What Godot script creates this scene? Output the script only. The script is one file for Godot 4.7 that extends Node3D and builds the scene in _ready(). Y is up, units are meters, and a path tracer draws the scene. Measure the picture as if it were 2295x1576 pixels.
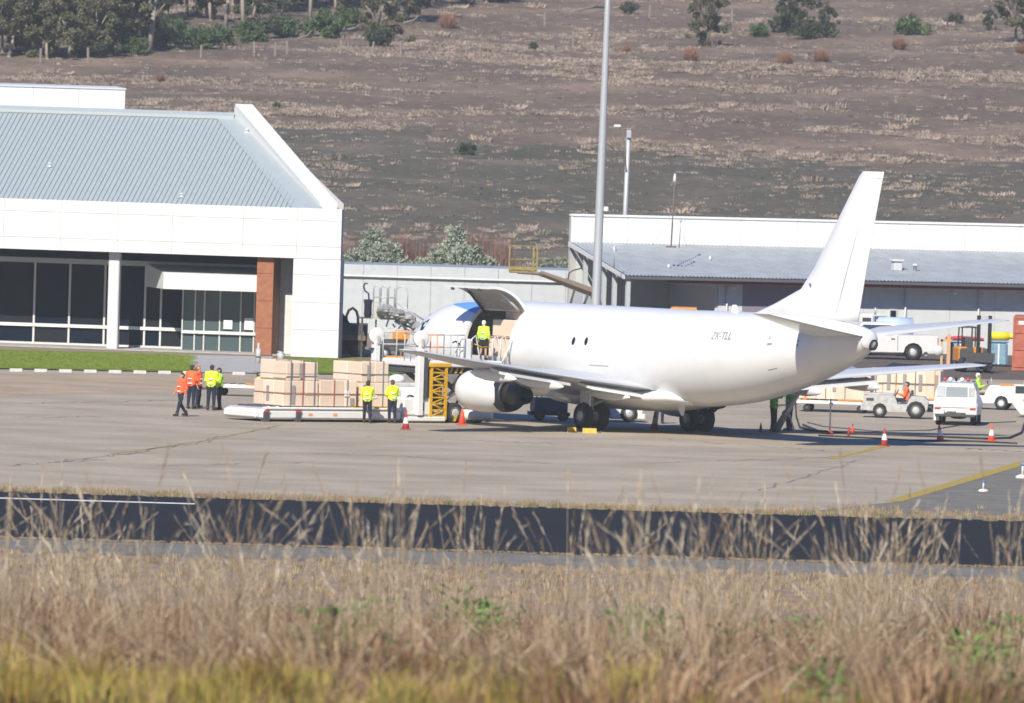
extends Node3D
# A cargo aircraft being loaded on a regional airport's apron, seen through a long lens from a grassy rise.
# Pixels of the photograph (2295 x 1576) give directions; distances come from the ground, walls and things touched.

const F := 33000.0                       # focal length in photo pixels
const ROLL := 1.7
const PITCH := 1.6045
const EYE := Vector3(0, 19.904, 0)
var cam_basis := Basis()
var rng := RandomNumberGenerator.new()
var used_names := {}
var M := {}
var bumps := FastNoiseLite.new()

func _ready() -> void:
	rng.seed = 4711
	cam_basis = Basis.from_euler(Vector3(deg_to_rad(-PITCH), 0, deg_to_rad(ROLL)), EULER_ORDER_YXZ)
	# ---- camera, sky, sun, exposure
	var lens := CameraAttributesPhysical.new()
	lens.frustum_focal_length = 732.9
	lens.frustum_focus_distance = 430.0
	lens.exposure_aperture = 10.5
	lens.frustum_near = 5.0
	lens.frustum_far = 6000.0
	var cam := Camera3D.new()
	cam.name = "camera"
	cam.keep_aspect = Camera3D.KEEP_HEIGHT
	cam.attributes = lens
	add_child(cam)
	cam.transform = Transform3D(cam_basis, EYE)
	cam.fov = rad_to_deg(2.0 * atan(788.0 / F))
	cam.near = 5.0
	cam.far = 6000.0
	cam.current = true
	var sky_mat := ProceduralSkyMaterial.new()
	sky_mat.sky_top_color = Color(0.15, 0.38, 0.72)
	sky_mat.sky_horizon_color = Color(0.58, 0.71, 0.82)
	sky_mat.sky_curve = 0.12
	sky_mat.ground_horizon_color = Color(0.46, 0.43, 0.38)
	sky_mat.ground_bottom_color = Color(0.30, 0.27, 0.23)
	var sky := Sky.new()
	sky.sky_material = sky_mat
	var env := Environment.new()
	env.background_mode = Environment.BG_SKY
	env.sky = sky
	env.background_energy_multiplier = 0.72
	env.tonemap_mode = Environment.TONE_MAPPER_LINEAR
	env.tonemap_exposure = 1.46
	env.sdfgi_enabled = true
	env.ssao_enabled = true
	env.ssil_enabled = true
	env.fog_enabled = true
	env.fog_density = 0.0001
	env.fog_light_color = Color(0.90, 0.94, 0.94)
	var world := WorldEnvironment.new()
	world.name = "world_environment"
	world.environment = env
	add_child(world)
	var sun := DirectionalLight3D.new()
	sun.name = "sun"
	sun.light_energy = 1.45
	sun.light_color = Color(1.0, 0.968, 0.905)
	sun.light_angular_distance = 0.5
	sun.shadow_enabled = true
	add_child(sun)
	var elev := deg_to_rad(39.0)
	var azim := deg_to_rad(17.0)          # the sun stands behind the camera, a little to its left
	var towards := Vector3(sin(azim) * cos(elev), -sin(elev), -cos(azim) * cos(elev))
	sun.look_at_from_position(Vector3.ZERO, towards, Vector3.UP)
	# ---- the place
	bumps.seed = 11
	bumps.frequency = 0.02
	bumps.fractal_octaves = 4
	make_materials()
	build_ground()
	build_terminal()
	build_rear_buildings()
	build_shed()
	build_poles()
	build_aircraft()
	build_loader()
	build_loads()
	build_back_equipment()
	build_vehicles()
	build_people()
	build_small_things()
	build_hill_plants()
	build_foreground()

# ------------------------------------------------------------------ pixels to places
func ray(px: float, py: float) -> Vector3:
	return cam_basis * Vector3((px - 1147.5) / F, -(py - 788.0) / F, -1.0)

func gp(px: float, py: float, y := 0.0) -> Vector3:      # where that direction meets the level y
	var r := ray(px, py)
	return EYE + r * ((y - EYE.y) / r.y)

func at(px: float, py: float, d: float) -> Vector3:      # that direction at a known distance from the camera
	var r := ray(px, py)
	return EYE + r * (d / -r.z)

func hill_y(x: float, z: float) -> float:
	var d := -z
	var h := 0.0
	if d > 860.0:
		h = (d - 860.0) * 0.0435
		h -= 0.6 * (1.0 - exp(-(d - 860.0) / 30.0))
	if d > 1240.0:
		h += (d - 1240.0) * 0.03
	var n := smoothstep(850.0, 930.0, d)
	return h + n * (bumps.get_noise_2d(x, z) * 0.9 + bumps.get_noise_2d(x * 6.0, z * 6.0) * 0.18)

func hillp(px: float, py: float) -> Vector3:             # where that direction meets the hillside
	var r := ray(px, py)
	var a := 840.0
	var b := 1700.0
	for i in 40:
		var m := (a + b) / 2.0
		var p := EYE + r * (m / -r.z)
		if p.y > hill_y(p.x, p.z):
			a = m
		else:
			b = m
	var q := EYE + r * (a / -r.z)
	q.y = hill_y(q.x, q.z)
	return q

func bank_y(d: float) -> float:                          # height of the rise that the camera stands on
	var pts := [[0.0, 18.2], [60.0, 16.2], [100.0, 14.5], [150.0, 12.0], [190.0, 10.62], [203.0, 9.92], [215.0, 8.35], [255.0, 0.0], [9999.0, 0.0]]
	for i in pts.size() - 1:
		if d < pts[i + 1][0]:
			return lerpf(pts[i][1], pts[i + 1][1], (d - pts[i][0]) / (pts[i + 1][0] - pts[i][0]))
	return 0.0

# ------------------------------------------------------------------ nodes
func numbered(called: String) -> String:
	if not used_names.has(called):
		used_names[called] = 0
		return called
	used_names[called] += 1
	return "%s_%03d" % [called, used_names[called]]

func thing(called: String, label: String, category: String, where := Vector3.ZERO, turn := 0.0, group := "") -> Node3D:
	var o := Node3D.new()
	o.name = numbered(called)
	add_child(o)
	o.position = where
	o.rotation.y = turn
	tag(o, label, category, group)
	return o

func tag(o: Node, label: String, category: String, group := "") -> void:
	if label:
		o.set_meta("label", label)
	if category:
		o.set_meta("category", category)
	if group:
		o.set_meta("group", group)

func part(parent: Node, called: String, shape, mat: Material) -> MeshInstance3D:
	var o := MeshInstance3D.new()
	o.name = called if parent != self else numbered(called)
	o.mesh = done(shape) if shape is SurfaceTool else shape
	o.material_override = mat
	parent.add_child(o, true)
	return o

func structure(called: String, shape, mat: Material) -> MeshInstance3D:
	var o := part(self, called, shape, mat)
	o.set_meta("kind", "structure")
	return o

func copy(root: Node3D, label: String, where: Vector3, turn := 0.0, base_name := "") -> Node3D:
	var c: Node3D = root.duplicate()
	c.name = numbered(base_name if base_name else String(root.name))
	add_child(c)
	c.position = where
	c.rotation.y = turn
	if label:
		c.set_meta("label", label)
	return c

# ------------------------------------------------------------------ shapes; corners run counter-clockwise seen from outside
func tool(smooth := false) -> SurfaceTool:
	var st := SurfaceTool.new()
	st.begin(Mesh.PRIMITIVE_TRIANGLES)
	st.set_smooth_group(0 if smooth else -1)
	return st

func done(st: SurfaceTool) -> Mesh:
	st.generate_normals()
	return st.commit()

func tri(st: SurfaceTool, a: Vector3, b: Vector3, c: Vector3) -> void:
	st.add_vertex(a)
	st.add_vertex(c)
	st.add_vertex(b)

func quad(st: SurfaceTool, a: Vector3, b: Vector3, c: Vector3, d: Vector3) -> void:
	tri(st, a, b, c)
	tri(st, a, c, d)

func box(st: SurfaceTool, lo: Vector3, hi: Vector3, t := Transform3D()) -> SurfaceTool:
	var mn := lo.min(hi)
	hi = lo.max(hi)
	lo = mn
	var p := []
	for i in 8:
		p.append(t * Vector3(hi.x if i & 1 else lo.x, hi.y if i & 2 else lo.y, hi.z if i & 4 else lo.z))
	quad(st, p[4], p[5], p[7], p[6])
	quad(st, p[1], p[0], p[2], p[3])
	quad(st, p[5], p[1], p[3], p[7])
	quad(st, p[0], p[4], p[6], p[2])
	quad(st, p[6], p[7], p[3], p[2])
	quad(st, p[0], p[1], p[5], p[4])
	return st

func bx(lo: Vector3, hi: Vector3, t := Transform3D()) -> SurfaceTool:
	return box(tool(), lo, hi, t)

func rbox(st: SurfaceTool, lo: Vector3, hi: Vector3, r: float, t := Transform3D()) -> SurfaceTool:   # box with chamfered edges
	var c := (lo + hi) / 2.0
	var h := ((hi - lo) / 2.0).abs()
	r = minf(r, minf(h.x, minf(h.y, h.z)) * 0.95)
	var v := func(ax: int, sx: float, sy: float, sz: float) -> Vector3:
		var q := Vector3(sx * h.x, sy * h.y, sz * h.z)
		for k in 3:
			if k != ax:
				q[k] -= signf(q[k]) * r
		return t * (c + q)
	for s in [-1.0, 1.0]:
		var fx := [v.call(0, s, -1, -1), v.call(0, s, 1, -1), v.call(0, s, 1, 1), v.call(0, s, -1, 1)]
		var fy := [v.call(1, -1, s, -1), v.call(1, -1, s, 1), v.call(1, 1, s, 1), v.call(1, 1, s, -1)]
		var fz := [v.call(2, -1, -1, s), v.call(2, 1, -1, s), v.call(2, 1, 1, s), v.call(2, -1, 1, s)]
		for f in [fx, fy, fz]:
			if s > 0:
				quad(st, f[0], f[1], f[2], f[3])
			else:
				quad(st, f[3], f[2], f[1], f[0])
	for a in [-1.0, 1.0]:
		for b in [-1.0, 1.0]:
			var e := [[v.call(1, -1, a, b), v.call(1, 1, a, b), v.call(2, 1, a, b), v.call(2, -1, a, b)], [v.call(2, a, -1, b), v.call(2, a, 1, b), v.call(0, a, 1, b), v.call(0, a, -1, b)], [v.call(0, a, b, -1), v.call(0, a, b, 1), v.call(1, a, b, 1), v.call(1, a, b, -1)]]
			for f in e:
				if a * b < 0:
					quad(st, f[0], f[1], f[2], f[3])
				else:
					quad(st, f[3], f[2], f[1], f[0])
			for d in [-1.0, 1.0]:
				var q := [v.call(0, a, b, d), v.call(1, a, b, d), v.call(2, a, b, d)]
				if a * b * d > 0:
					tri(st, q[0], q[1], q[2])
				else:
					tri(st, q[2], q[1], q[0])
	return st

func rb(lo: Vector3, hi: Vector3, r: float, t := Transform3D()) -> SurfaceTool:
	return rbox(tool(), lo, hi, r, t)

func loft(st: SurfaceTool, rings: Array, cap0 := true, cap1 := true) -> SurfaceTool:   # rings of equal count, counter-clockwise seen from the far end looking back
	var n: int = rings[0].size()
	for i in rings.size() - 1:
		for k in n:
			quad(st, rings[i][k], rings[i][(k + 1) % n], rings[i + 1][(k + 1) % n], rings[i + 1][k])
	if cap0:
		cap(st, rings[0], true)
	if cap1:
		cap(st, rings[-1], false)
	return st

func cap(st: SurfaceTool, ring: Array, flip: bool) -> void:
	var c := Vector3.ZERO
	for q in ring:
		c += q
	c /= ring.size()
	for k in ring.size():
		if flip:
			tri(st, c, ring[(k + 1) % ring.size()], ring[k])
		else:
			tri(st, c, ring[k], ring[(k + 1) % ring.size()])

func circle(c: Vector3, axis: Vector3, r: float, n: int, ry := -1.0) -> Array:   # counter-clockwise round the axis
	var u := axis.cross(Vector3.UP if absf(axis.y) < 0.9 * axis.length() else Vector3.RIGHT).normalized()
	var v := axis.normalized().cross(u)
	var a := []
	for k in n:
		var t := TAU * k / n
		a.append(c + u * cos(t) * r + v * sin(t) * (r if ry < 0 else ry))
	return a

func tube(st: SurfaceTool, a: Vector3, b: Vector3, r0: float, r1 := -1.0, n := 8) -> SurfaceTool:
	return loft(st, [circle(a, b - a, r0, n), circle(b, b - a, r0 if r1 < 0 else r1, n)])

func tb(a: Vector3, b: Vector3, r0: float, r1 := -1.0, n := 8) -> SurfaceTool:
	return tube(tool(true), a, b, r0, r1, n)

func pipe(st: SurfaceTool, pts: Array, r: float, n := 6) -> SurfaceTool:   # a bent tube
	var rings := []
	var side := Vector3.ZERO
	for i in pts.size():
		var d: Vector3 = (pts[mini(i + 1, pts.size() - 1)] - pts[maxi(i - 1, 0)]).normalized()
		if side == Vector3.ZERO:
			side = d.cross(Vector3.UP if absf(d.y) < 0.9 else Vector3.RIGHT).normalized()
		side = (side - d * side.dot(d)).normalized()
		var v := d.cross(side)
		var ring := []
		for k in n:
			ring.append(pts[i] + (side * cos(TAU * k / n) + v * sin(TAU * k / n)) * r)
		rings.append(ring)
	return loft(st, rings)

func lathe(st: SurfaceTool, o: Vector3, axis: Vector3, profile: Array, n := 16, c0 := true, c1 := true) -> SurfaceTool:   # profile of [along, radius]
	var rings := []
	for q in profile:
		rings.append(circle(o + axis * q[0], axis, maxf(q[1], 0.001), n))
	return loft(st, rings, c0, c1)

func prism(st: SurfaceTool, poly: Array, z0: float, z1: float, t := Transform3D()) -> SurfaceTool:   # outline in x, y (counter-clockwise) drawn out along z
	var p := PackedVector2Array()
	for q in poly:
		p.append(q if q is Vector2 else Vector2(q[0], q[1]))
	if Geometry2D.is_polygon_clockwise(p):
		p.reverse()
	var idx := Geometry2D.triangulate_polygon(p)
	for i in range(0, idx.size(), 3):
		var a := p[idx[i]]
		var b := p[idx[i + 1]]
		var c := p[idx[i + 2]]
		if (b - a).cross(c - a) < 0:
			var s := b
			b = c
			c = s
		tri(st, t * Vector3(a.x, a.y, z1), t * Vector3(b.x, b.y, z1), t * Vector3(c.x, c.y, z1))
		tri(st, t * Vector3(a.x, a.y, z0), t * Vector3(c.x, c.y, z0), t * Vector3(b.x, b.y, z0))
	for i in p.size():
		var a := p[i]
		var b := p[(i + 1) % p.size()]
		quad(st, t * Vector3(a.x, a.y, z0), t * Vector3(b.x, b.y, z0), t * Vector3(b.x, b.y, z1), t * Vector3(a.x, a.y, z1))
	return st

func pr(poly: Array, z0: float, z1: float, t := Transform3D()) -> SurfaceTool:
	return prism(tool(), poly, z0, z1, t)

func sheet(pts: Array, y: float) -> SurfaceTool:         # a level outline
	var st := tool()
	var p := PackedVector2Array()
	for q in pts:
		p.append(Vector2(q.x, q.z))
	var idx := Geometry2D.triangulate_polygon(p)
	for i in range(0, idx.size(), 3):
		var a := Vector3(p[idx[i]].x, y, p[idx[i]].y)
		var b := Vector3(p[idx[i + 1]].x, y, p[idx[i + 1]].y)
		var c := Vector3(p[idx[i + 2]].x, y, p[idx[i + 2]].y)
		if (b - a).cross(c - a).y < 0:
			tri(st, a, c, b)
		else:
			tri(st, a, b, c)
	return st

func strip(a: Vector3, b: Vector3, w: float, y: float) -> SurfaceTool:
	var s := (b - a).cross(Vector3.UP).normalized() * w / 2.0
	return sheet([a + s, b + s, b - s, a - s], y)

# ------------------------------------------------------------------ materials: real-world base colours, linear
func mat(r: float, g: float, b: float, rough := 0.6, metal := 0.0) -> StandardMaterial3D:
	var m := StandardMaterial3D.new()
	m.albedo_color = Color(r, g, b).linear_to_srgb()
	m.roughness = rough
	m.metallic = metal
	return m

func noise_tex(freq: float, lo: float, hi: float, sd: int, oct := 4, contrast := 1.0, size := 512, warm := 0.0) -> NoiseTexture2D:
	var n := FastNoiseLite.new()
	n.seed = sd
	n.frequency = freq
	n.fractal_octaves = oct
	var g := Gradient.new()
	var a := 0.5 - 0.5 / contrast
	g.offsets = PackedFloat32Array([a, 1.0 - a])
	g.colors = PackedColorArray([Color(lo, lo * (1.0 - warm), lo * (1.0 - 2.0 * warm)), Color(hi, hi, hi)])
	var t := NoiseTexture2D.new()
	t.width = size
	t.height = size
	t.seamless = true
	t.noise = n
	t.color_ramp = g
	return t

func worn(m: StandardMaterial3D, tex: Texture2D, scale: float, world := true) -> StandardMaterial3D:
	m.albedo_texture = tex
	m.uv1_triplanar = true
	m.uv1_world_triplanar = world
	m.uv1_scale = Vector3.ONE * scale
	return m

func over(m: StandardMaterial3D, tex: Texture2D, scale: float) -> StandardMaterial3D:   # a second, finer or coarser pattern multiplied on
	m.detail_enabled = true
	m.detail_blend_mode = BaseMaterial3D.BLEND_MODE_MUL
	m.detail_albedo = tex
	m.detail_uv_layer = BaseMaterial3D.DETAIL_UV_2
	m.uv2_triplanar = true
	m.uv2_world_triplanar = true
	m.uv2_scale = Vector3.ONE * scale
	return m

func make_materials() -> void:
	var soft := noise_tex(0.012, 0.955, 1.0, 3, 5, 1.3)
	var grime := noise_tex(0.015, 0.87, 1.0, 8, 5, 1.4, 512, 0.015)
	var patches := noise_tex(0.008, 0.90, 1.0, 21, 6, 1.6, 1024)
	var fine := noise_tex(0.06, 0.91, 1.0, 5, 4, 1.5)
	M.apron = over(worn(mat(0.42, 0.36, 0.28, 0.95), patches, 0.018), fine, 0.15)
	M.old_asphalt = over(worn(mat(0.44, 0.345, 0.245, 0.9), patches, 0.03), fine, 0.2)
	M.rear_asphalt = over(worn(mat(0.15, 0.125, 0.11, 0.9), patches, 0.03), fine, 0.2)
	M.taxiway = over(worn(mat(0.017, 0.0175, 0.020, 0.9), patches, 0.02), fine, 0.2)
	M.grey_asphalt = over(worn(mat(0.21, 0.20, 0.175, 0.9), patches, 0.05), fine, 0.2)
	M.crack = worn(mat(0.22, 0.19, 0.17, 0.95), fine, 0.8)
	M.field = over(worn(mat(0.31, 0.245, 0.185, 1.0), patches, 0.06), fine, 0.5)
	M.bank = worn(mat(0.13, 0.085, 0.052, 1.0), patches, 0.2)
	M.lawn = over(worn(mat(0.155, 0.215, 0.025, 1.0), patches, 0.12), fine, 0.9)
	M.path = worn(mat(0.40, 0.39, 0.375, 0.9), patches, 0.2)
	M.hill = hill_material([Color(0.51, 0.465, 0.415), Color(0.55, 0.49, 0.44), Color(0.585, 0.52, 0.465), Color(0.615, 0.545, 0.485), Color(0.68, 0.595, 0.53), Color(0.75, 0.66, 0.585)], 9)
	M.low_hill = hill_material([Color(0.43, 0.425, 0.375), Color(0.47, 0.46, 0.41), Color(0.50, 0.475, 0.43), Color(0.53, 0.495, 0.45), Color(0.57, 0.53, 0.475), Color(0.63, 0.575, 0.51)], 19)
	M.yellow_paint = worn(mat(0.62, 0.45, 0.06, 0.8), noise_tex(0.05, 0.55, 1.0, 31, 5, 2.5), 0.5)
	M.white_paint = worn(mat(0.72, 0.72, 0.70, 0.8), grime, 0.6)
	M.white_panel = worn(mat(0.68, 0.69, 0.685, 0.65), soft, 0.15)
	M.parapet_white = worn(mat(0.80, 0.81, 0.81, 0.6), soft, 0.15)
	M.white_cap = worn(mat(0.62, 0.64, 0.65, 0.5), soft, 0.3)
	M.backing = mat(0.42, 0.42, 0.42, 0.8)
	M.roof_blue = worn(mat(0.345, 0.395, 0.405, 0.5), soft, 0.25)
	M.roof_grey = worn(mat(0.33, 0.37, 0.41, 0.45), grime, 0.12)
	M.brick_brown = worn(mat(0.36, 0.145, 0.075, 0.8), grime, 0.4)
	M.glass_dark = mat(0.010, 0.014, 0.028, 0.10)
	M.glass_dark.metallic_specular = 0.18
	M.glass_panes = [M.glass_dark]
	for c in [[0.014, 0.017, 0.026], [0.007, 0.012, 0.026], [0.020, 0.022, 0.028]]:
		var gm := mat(c[0], c[1], c[2], 0.12)
		gm.metallic_specular = 0.2
		M.glass_panes.append(gm)
	M.glass_green = mat(0.07, 0.10, 0.11, 0.10)
	M.frame_grey = mat(0.58, 0.58, 0.56, 0.5)
	M.soffit = mat(0.22, 0.24, 0.23, 0.8)
	M.wall_pale = worn(mat(0.475, 0.515, 0.535, 0.7), soft, 0.3)
	M.wall_grey = worn(mat(0.60, 0.625, 0.625, 0.7), soft, 0.3)
	M.gutter = mat(0.10, 0.10, 0.11, 0.6)
	M.red_board = mat(0.16, 0.035, 0.035, 0.7)
	M.purple_panel = mat(0.22, 0.19, 0.24, 0.6)
	M.galv = worn(mat(0.48, 0.51, 0.53, 0.45, 0.3), soft, 0.8)
	M.air_white = worn(mat(0.745, 0.75, 0.745, 0.32), noise_tex(0.01, 0.965, 1.0, 77, 4, 1.4), 0.12, false)
	M.air_white.clearcoat_enabled = true
	M.air_white.clearcoat = 0.4
	M.air_white.clearcoat_roughness = 0.1
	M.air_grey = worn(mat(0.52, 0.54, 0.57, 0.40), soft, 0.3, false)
	M.air_blue = mat(0.12, 0.29, 0.58, 0.4)
	M.liner = worn(mat(0.36, 0.34, 0.30, 0.75), grime, 0.6, false)
	M.bare_metal = mat(0.30, 0.28, 0.26, 0.35, 0.8)
	M.core_metal = mat(0.075, 0.065, 0.055, 0.35, 0.7)
	M.burnt = mat(0.035, 0.037, 0.045, 0.45, 0.5)
	M.tyre = mat(0.018, 0.018, 0.02, 0.85)
	M.rim = mat(0.55, 0.56, 0.57, 0.4, 0.3)
	M.black = mat(0.012, 0.012, 0.014, 0.6)
	M.navy = mat(0.012, 0.016, 0.04, 0.9)
	M.white_gse = worn(mat(0.72, 0.725, 0.71, 0.5), soft, 0.5)
	M.grey_gse = worn(mat(0.50, 0.51, 0.51, 0.5), grime, 0.5)
	M.dark_gse = worn(mat(0.07, 0.07, 0.075, 0.7), grime, 0.5)
	M.yellow_gse = worn(mat(0.68, 0.40, 0.012, 0.45), grime, 0.7)
	M.orange_gse = worn(mat(0.72, 0.29, 0.03, 0.5), grime, 0.7)
	M.basket = worn(mat(0.30, 0.25, 0.085, 0.7), grime, 0.7)
	M.rust = worn(mat(0.20, 0.155, 0.12, 0.8), grime, 0.8)
	M.truck_white = worn(mat(0.68, 0.68, 0.675, 0.3), soft, 0.4)
	M.truck_white.clearcoat_enabled = true
	M.truck_white.clearcoat = 0.5
	M.glass_bright = mat(0.28, 0.32, 0.34, 0.05)
	M.glass_car = mat(0.05, 0.06, 0.065, 0.06)
	M.red_lamp = mat(0.45, 0.05, 0.04, 0.3)
	M.red_box = worn(mat(0.46, 0.13, 0.08, 0.7), grime, 0.3)
	M.blue_bin = worn(mat(0.20, 0.36, 0.50, 0.6), grime, 0.6)
	M.cartons = []
	for i in 4:
		M.cartons.append(worn(mat(0.66 + 0.035 * i, 0.53 + 0.032 * i, 0.41 + 0.028 * i, 0.8), soft, 0.55 + 0.1 * i))
	M.strap_grey = mat(0.16, 0.16, 0.18, 0.8)
	M.strap_red = mat(0.36, 0.10, 0.08, 0.8)
	M.strap_orange = mat(0.70, 0.30, 0.12, 0.8)
	M.print_grey = mat(0.28, 0.26, 0.25, 0.8)
	M.label_white = mat(0.75, 0.76, 0.78, 0.7)
	M.cone_red = mat(0.75, 0.075, 0.03, 0.6)
	M.cone_dark = mat(0.35, 0.03, 0.03, 0.7)
	M.cone_white = mat(0.74, 0.72, 0.66, 0.5)
	M.skin = mat(0.42, 0.26, 0.19, 0.6)
	M.hair = mat(0.03, 0.024, 0.02, 0.8)
	M.boot = mat(0.035, 0.022, 0.015, 0.7)
	M.hi_orange = mat(0.90, 0.13, 0.035, 0.75)
	M.hi_yellow = mat(0.70, 0.88, 0.03, 0.75)
	M.hi_green = mat(0.13, 0.42, 0.035, 0.8)
	M.reflective = mat(0.66, 0.68, 0.66, 0.35)
	M.khaki = mat(0.35, 0.31, 0.23, 0.9)
	M.tarp = worn(mat(0.35, 0.35, 0.36, 0.4, 0.2), grime, 0.9)
	M.bark = worn(mat(0.34, 0.30, 0.26, 0.9), grime, 0.6)
	M.bark_dark = worn(mat(0.12, 0.10, 0.085, 0.95), grime, 0.6)
	M.post_wood = worn(mat(0.27, 0.245, 0.22, 0.95), grime, 0.8)
	for key in ["apron", "old_asphalt", "rear_asphalt", "grey_asphalt", "field", "bank", "lawn", "path", "hill", "low_hill", "crack"]:
		M[key].metallic_specular = 0.12
	M.taxiway.metallic_specular = 0.25
	M.leaf = foliage()
	M.grass = foliage()

func foliage() -> StandardMaterial3D:                    # colour comes from the plant (vertex colours)
	var m := mat(1, 1, 1, 0.9)
	m.vertex_color_use_as_albedo = true
	m.cull_mode = BaseMaterial3D.CULL_DISABLED
	m.backlight_enabled = true
	m.backlight = Color(0.25, 0.25, 0.2)
	return m

func hill_material(tones: Array, sd: int) -> StandardMaterial3D:
	var g := Gradient.new()
	g.offsets = PackedFloat32Array([0.0, 0.36, 0.50, 0.60, 0.72, 1.0])
	g.colors = PackedColorArray(tones)
	var n := FastNoiseLite.new()
	n.seed = sd
	n.frequency = 0.006
	n.fractal_octaves = 7
	n.fractal_gain = 0.6
	var t := NoiseTexture2D.new()
	t.width = 1024
	t.height = 1024
	t.seamless = true
	t.noise = n
	t.color_ramp = g
	var m := mat(0.60, 0.60, 0.60, 1.0)
	worn(m, t, 0.008)
	return over(m, noise_tex(0.03, 0.86, 1.0, 15, 5, 1.6), 0.06)

# ------------------------------------------------------------------ ground
func build_ground() -> void:
	# one sheet to the horizon: dry field, flat as far as the foot of the hill
	var st := tool()
	quad(st, Vector3(-3000, -0.012, 300), Vector3(3000, -0.012, 300), Vector3(3000, -0.012, -900), Vector3(-3000, -0.012, -900))
	structure("ground", st, M.field)
	# the hillside
	st = tool(true)
	var low_st := tool(true)                 # the lower paddock has shorter, greener grass
	var zs := []
	var z := -850.0
	while z > -1420.0:
		zs.append(z)
		z -= 4.0
	for q in [-1500.0, -1600.0, -1800.0, -2200.0, -2800.0]:
		zs.append(q)
	var xs := [-1500.0, -700.0, -350.0, -200.0, -140.0]
	for i in 61:
		xs.append(-90.0 + 3.0 * i)
	for q in [140.0, 200.0, 350.0, 700.0, 1500.0]:
		xs.append(q)
	for i in zs.size() - 1:
		for k in xs.size() - 1:
			var p := []
			for c in [[k, i], [k + 1, i], [k + 1, i + 1], [k, i + 1]]:
				var x: float = xs[c[0]]
				var zz: float = zs[c[1]]
				p.append(Vector3(x, hill_y(x, zz) - 0.02, zz))
			var edge: float = 1018.0 + 0.35 * p[0].x + 60.0 * bumps.get_noise_2d(p[0].x * 1.2, p[0].z * 0.5)
			quad(low_st if -p[0].z < edge and absf(p[0].x) < 400.0 else st, p[0], p[1], p[2], p[3])
	structure("hill", st, M.hill)
	structure("lower_slope", low_st, M.low_hill)
	# apron and what borders it
	var zf := -517.0
	var far_edge := func(x: float) -> float: return -657.0 - (x + 22.0) * 0.45
	var a: Array = []
	structure("apron", sheet([Vector3(-260, 0, zf + 2), Vector3(9.8, 0, zf), gp(2005, 1125), gp(2296, 1040), gp(2700, 920), Vector3(260, 0, -585), Vector3(260, 0, -690), Vector3(26, 0, -690), Vector3(-2, 0, -690), Vector3(-9, 0, -663), Vector3(-60, 0, -652), Vector3(-260, 0, -630)], 0.0), M.apron)
	structure("side_taxiway", sheet([Vector3(9.8, 0, zf), Vector3(260, 0, zf - 1), Vector3(260, 0, -585), gp(2700, 920), gp(2296, 1040), gp(2005, 1125)], 0.0), M.grey_asphalt)
	structure("road", sheet([gp(-200, 846), gp(0, 838), gp(440, 842), gp(650, 846), gp(640, 868), gp(330, 880), gp(0, 888), gp(-200, 893)], 0.004), M.old_asphalt)
	structure("service_road", sheet([gp(1440, 832), gp(1850, 842), gp(2295, 852), gp(2500, 858), Vector3(60, 0, -740), Vector3(0, 0, -735), Vector3(2, 0, -690)], 0.004), M.rear_asphalt)
	structure("taxiway", sheet([Vector3(-700, 0, zf + 5.5), Vector3(700, 0, zf - 5), Vector3(700, 0, -476.4), Vector3(-700, 0, -478)], 0.004), M.taxiway)
	structure("shoulder", sheet([Vector3(-700, 0, -477.6), Vector3(700, 0, -476.0), Vector3(700, 0, -466.6), Vector3(-700, 0, -467.5)], 0.0), M.grey_asphalt)
	# the lawn in front of the terminal and the paved way to its door
	structure("lawn", sheet([gp(-700, 795), gp(-200, 783), gp(0, 786), gp(395, 796), gp(450, 836), gp(0, 828), gp(-700, 826)], 0.05), M.lawn)
	structure("lawn_by_end_wall", sheet([gp(612, 801), gp(760, 805), gp(1010, 808), gp(940, 832), gp(880, 842), gp(640, 839)], 0.05), M.lawn)
	structure("path", sheet([gp(388, 796), gp(608, 801), gp(638, 838), gp(452, 836)], 0.03), M.path)
	# painted lines and joints, parts of the surfaces they lie on
	var apron := get_node("apron")
	for q in [[gp(2003, 1124), gp(2330, 1027), 0.6], [gp(1862, 1028), gp(1984, 1000), 0.35], [gp(250, 1018), gp(480, 985), 0.12], [gp(480, 985), gp(625, 953), 0.12]]:
		part(apron, "yellow_line", strip(q[0], q[1], q[2], 0.008), M.yellow_paint)
	var r := RandomNumberGenerator.new()
	r.seed = 5
	for q in [[0, 1044, 240, 1030], [115, 1036, 330, 1012], [350, 1044, 700, 1036], [30, 936, 230, 934], [330, 1009, 620, 957], [240, 1023, 480, 988], [1500, 985, 1850, 1010], [820, 980, 1250, 995], [60, 905, 400, 897], [1420, 1040, 1950, 1022], [700, 1015, 1240, 1040], [2150, 1005, 2295, 1012], [1700, 1100, 1930, 1030]]:
		var p0 := gp(q[0], q[1])
		var p1 := gp(q[2], q[3])
		var cs := tool()
		var last := p0
		for i in range(1, 25):
			var p := p0.lerp(p1, i / 24.0) + Vector3(r.randf_range(-0.2, 0.2), 0, r.randf_range(-1.0, 1.0))
			var w := r.randf_range(0.015, 0.06)
			var s := (p - last).cross(Vector3.UP).normalized() * w
			quad(cs, last + s + Vector3(0, 0.005, 0), last - s + Vector3(0, 0.005, 0), p - s + Vector3(0, 0.005, 0), p + s + Vector3(0, 0.005, 0))
			last = p
		part(apron, "crack", cs, M.crack)
	part(get_node("taxiway"), "white_line", strip(gp(-300, 1108), gp(436, 1130), 1.0, 0.009), M.white_paint)
	# dry grass along the taxiway's edges
	var tuft := grass_tuft(26, 0.22, 0.16, 0.02, 7, [Color(0.36, 0.275, 0.175), Color(0.31, 0.23, 0.145), Color(0.27, 0.215, 0.125)])
	var spots := []
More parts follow.
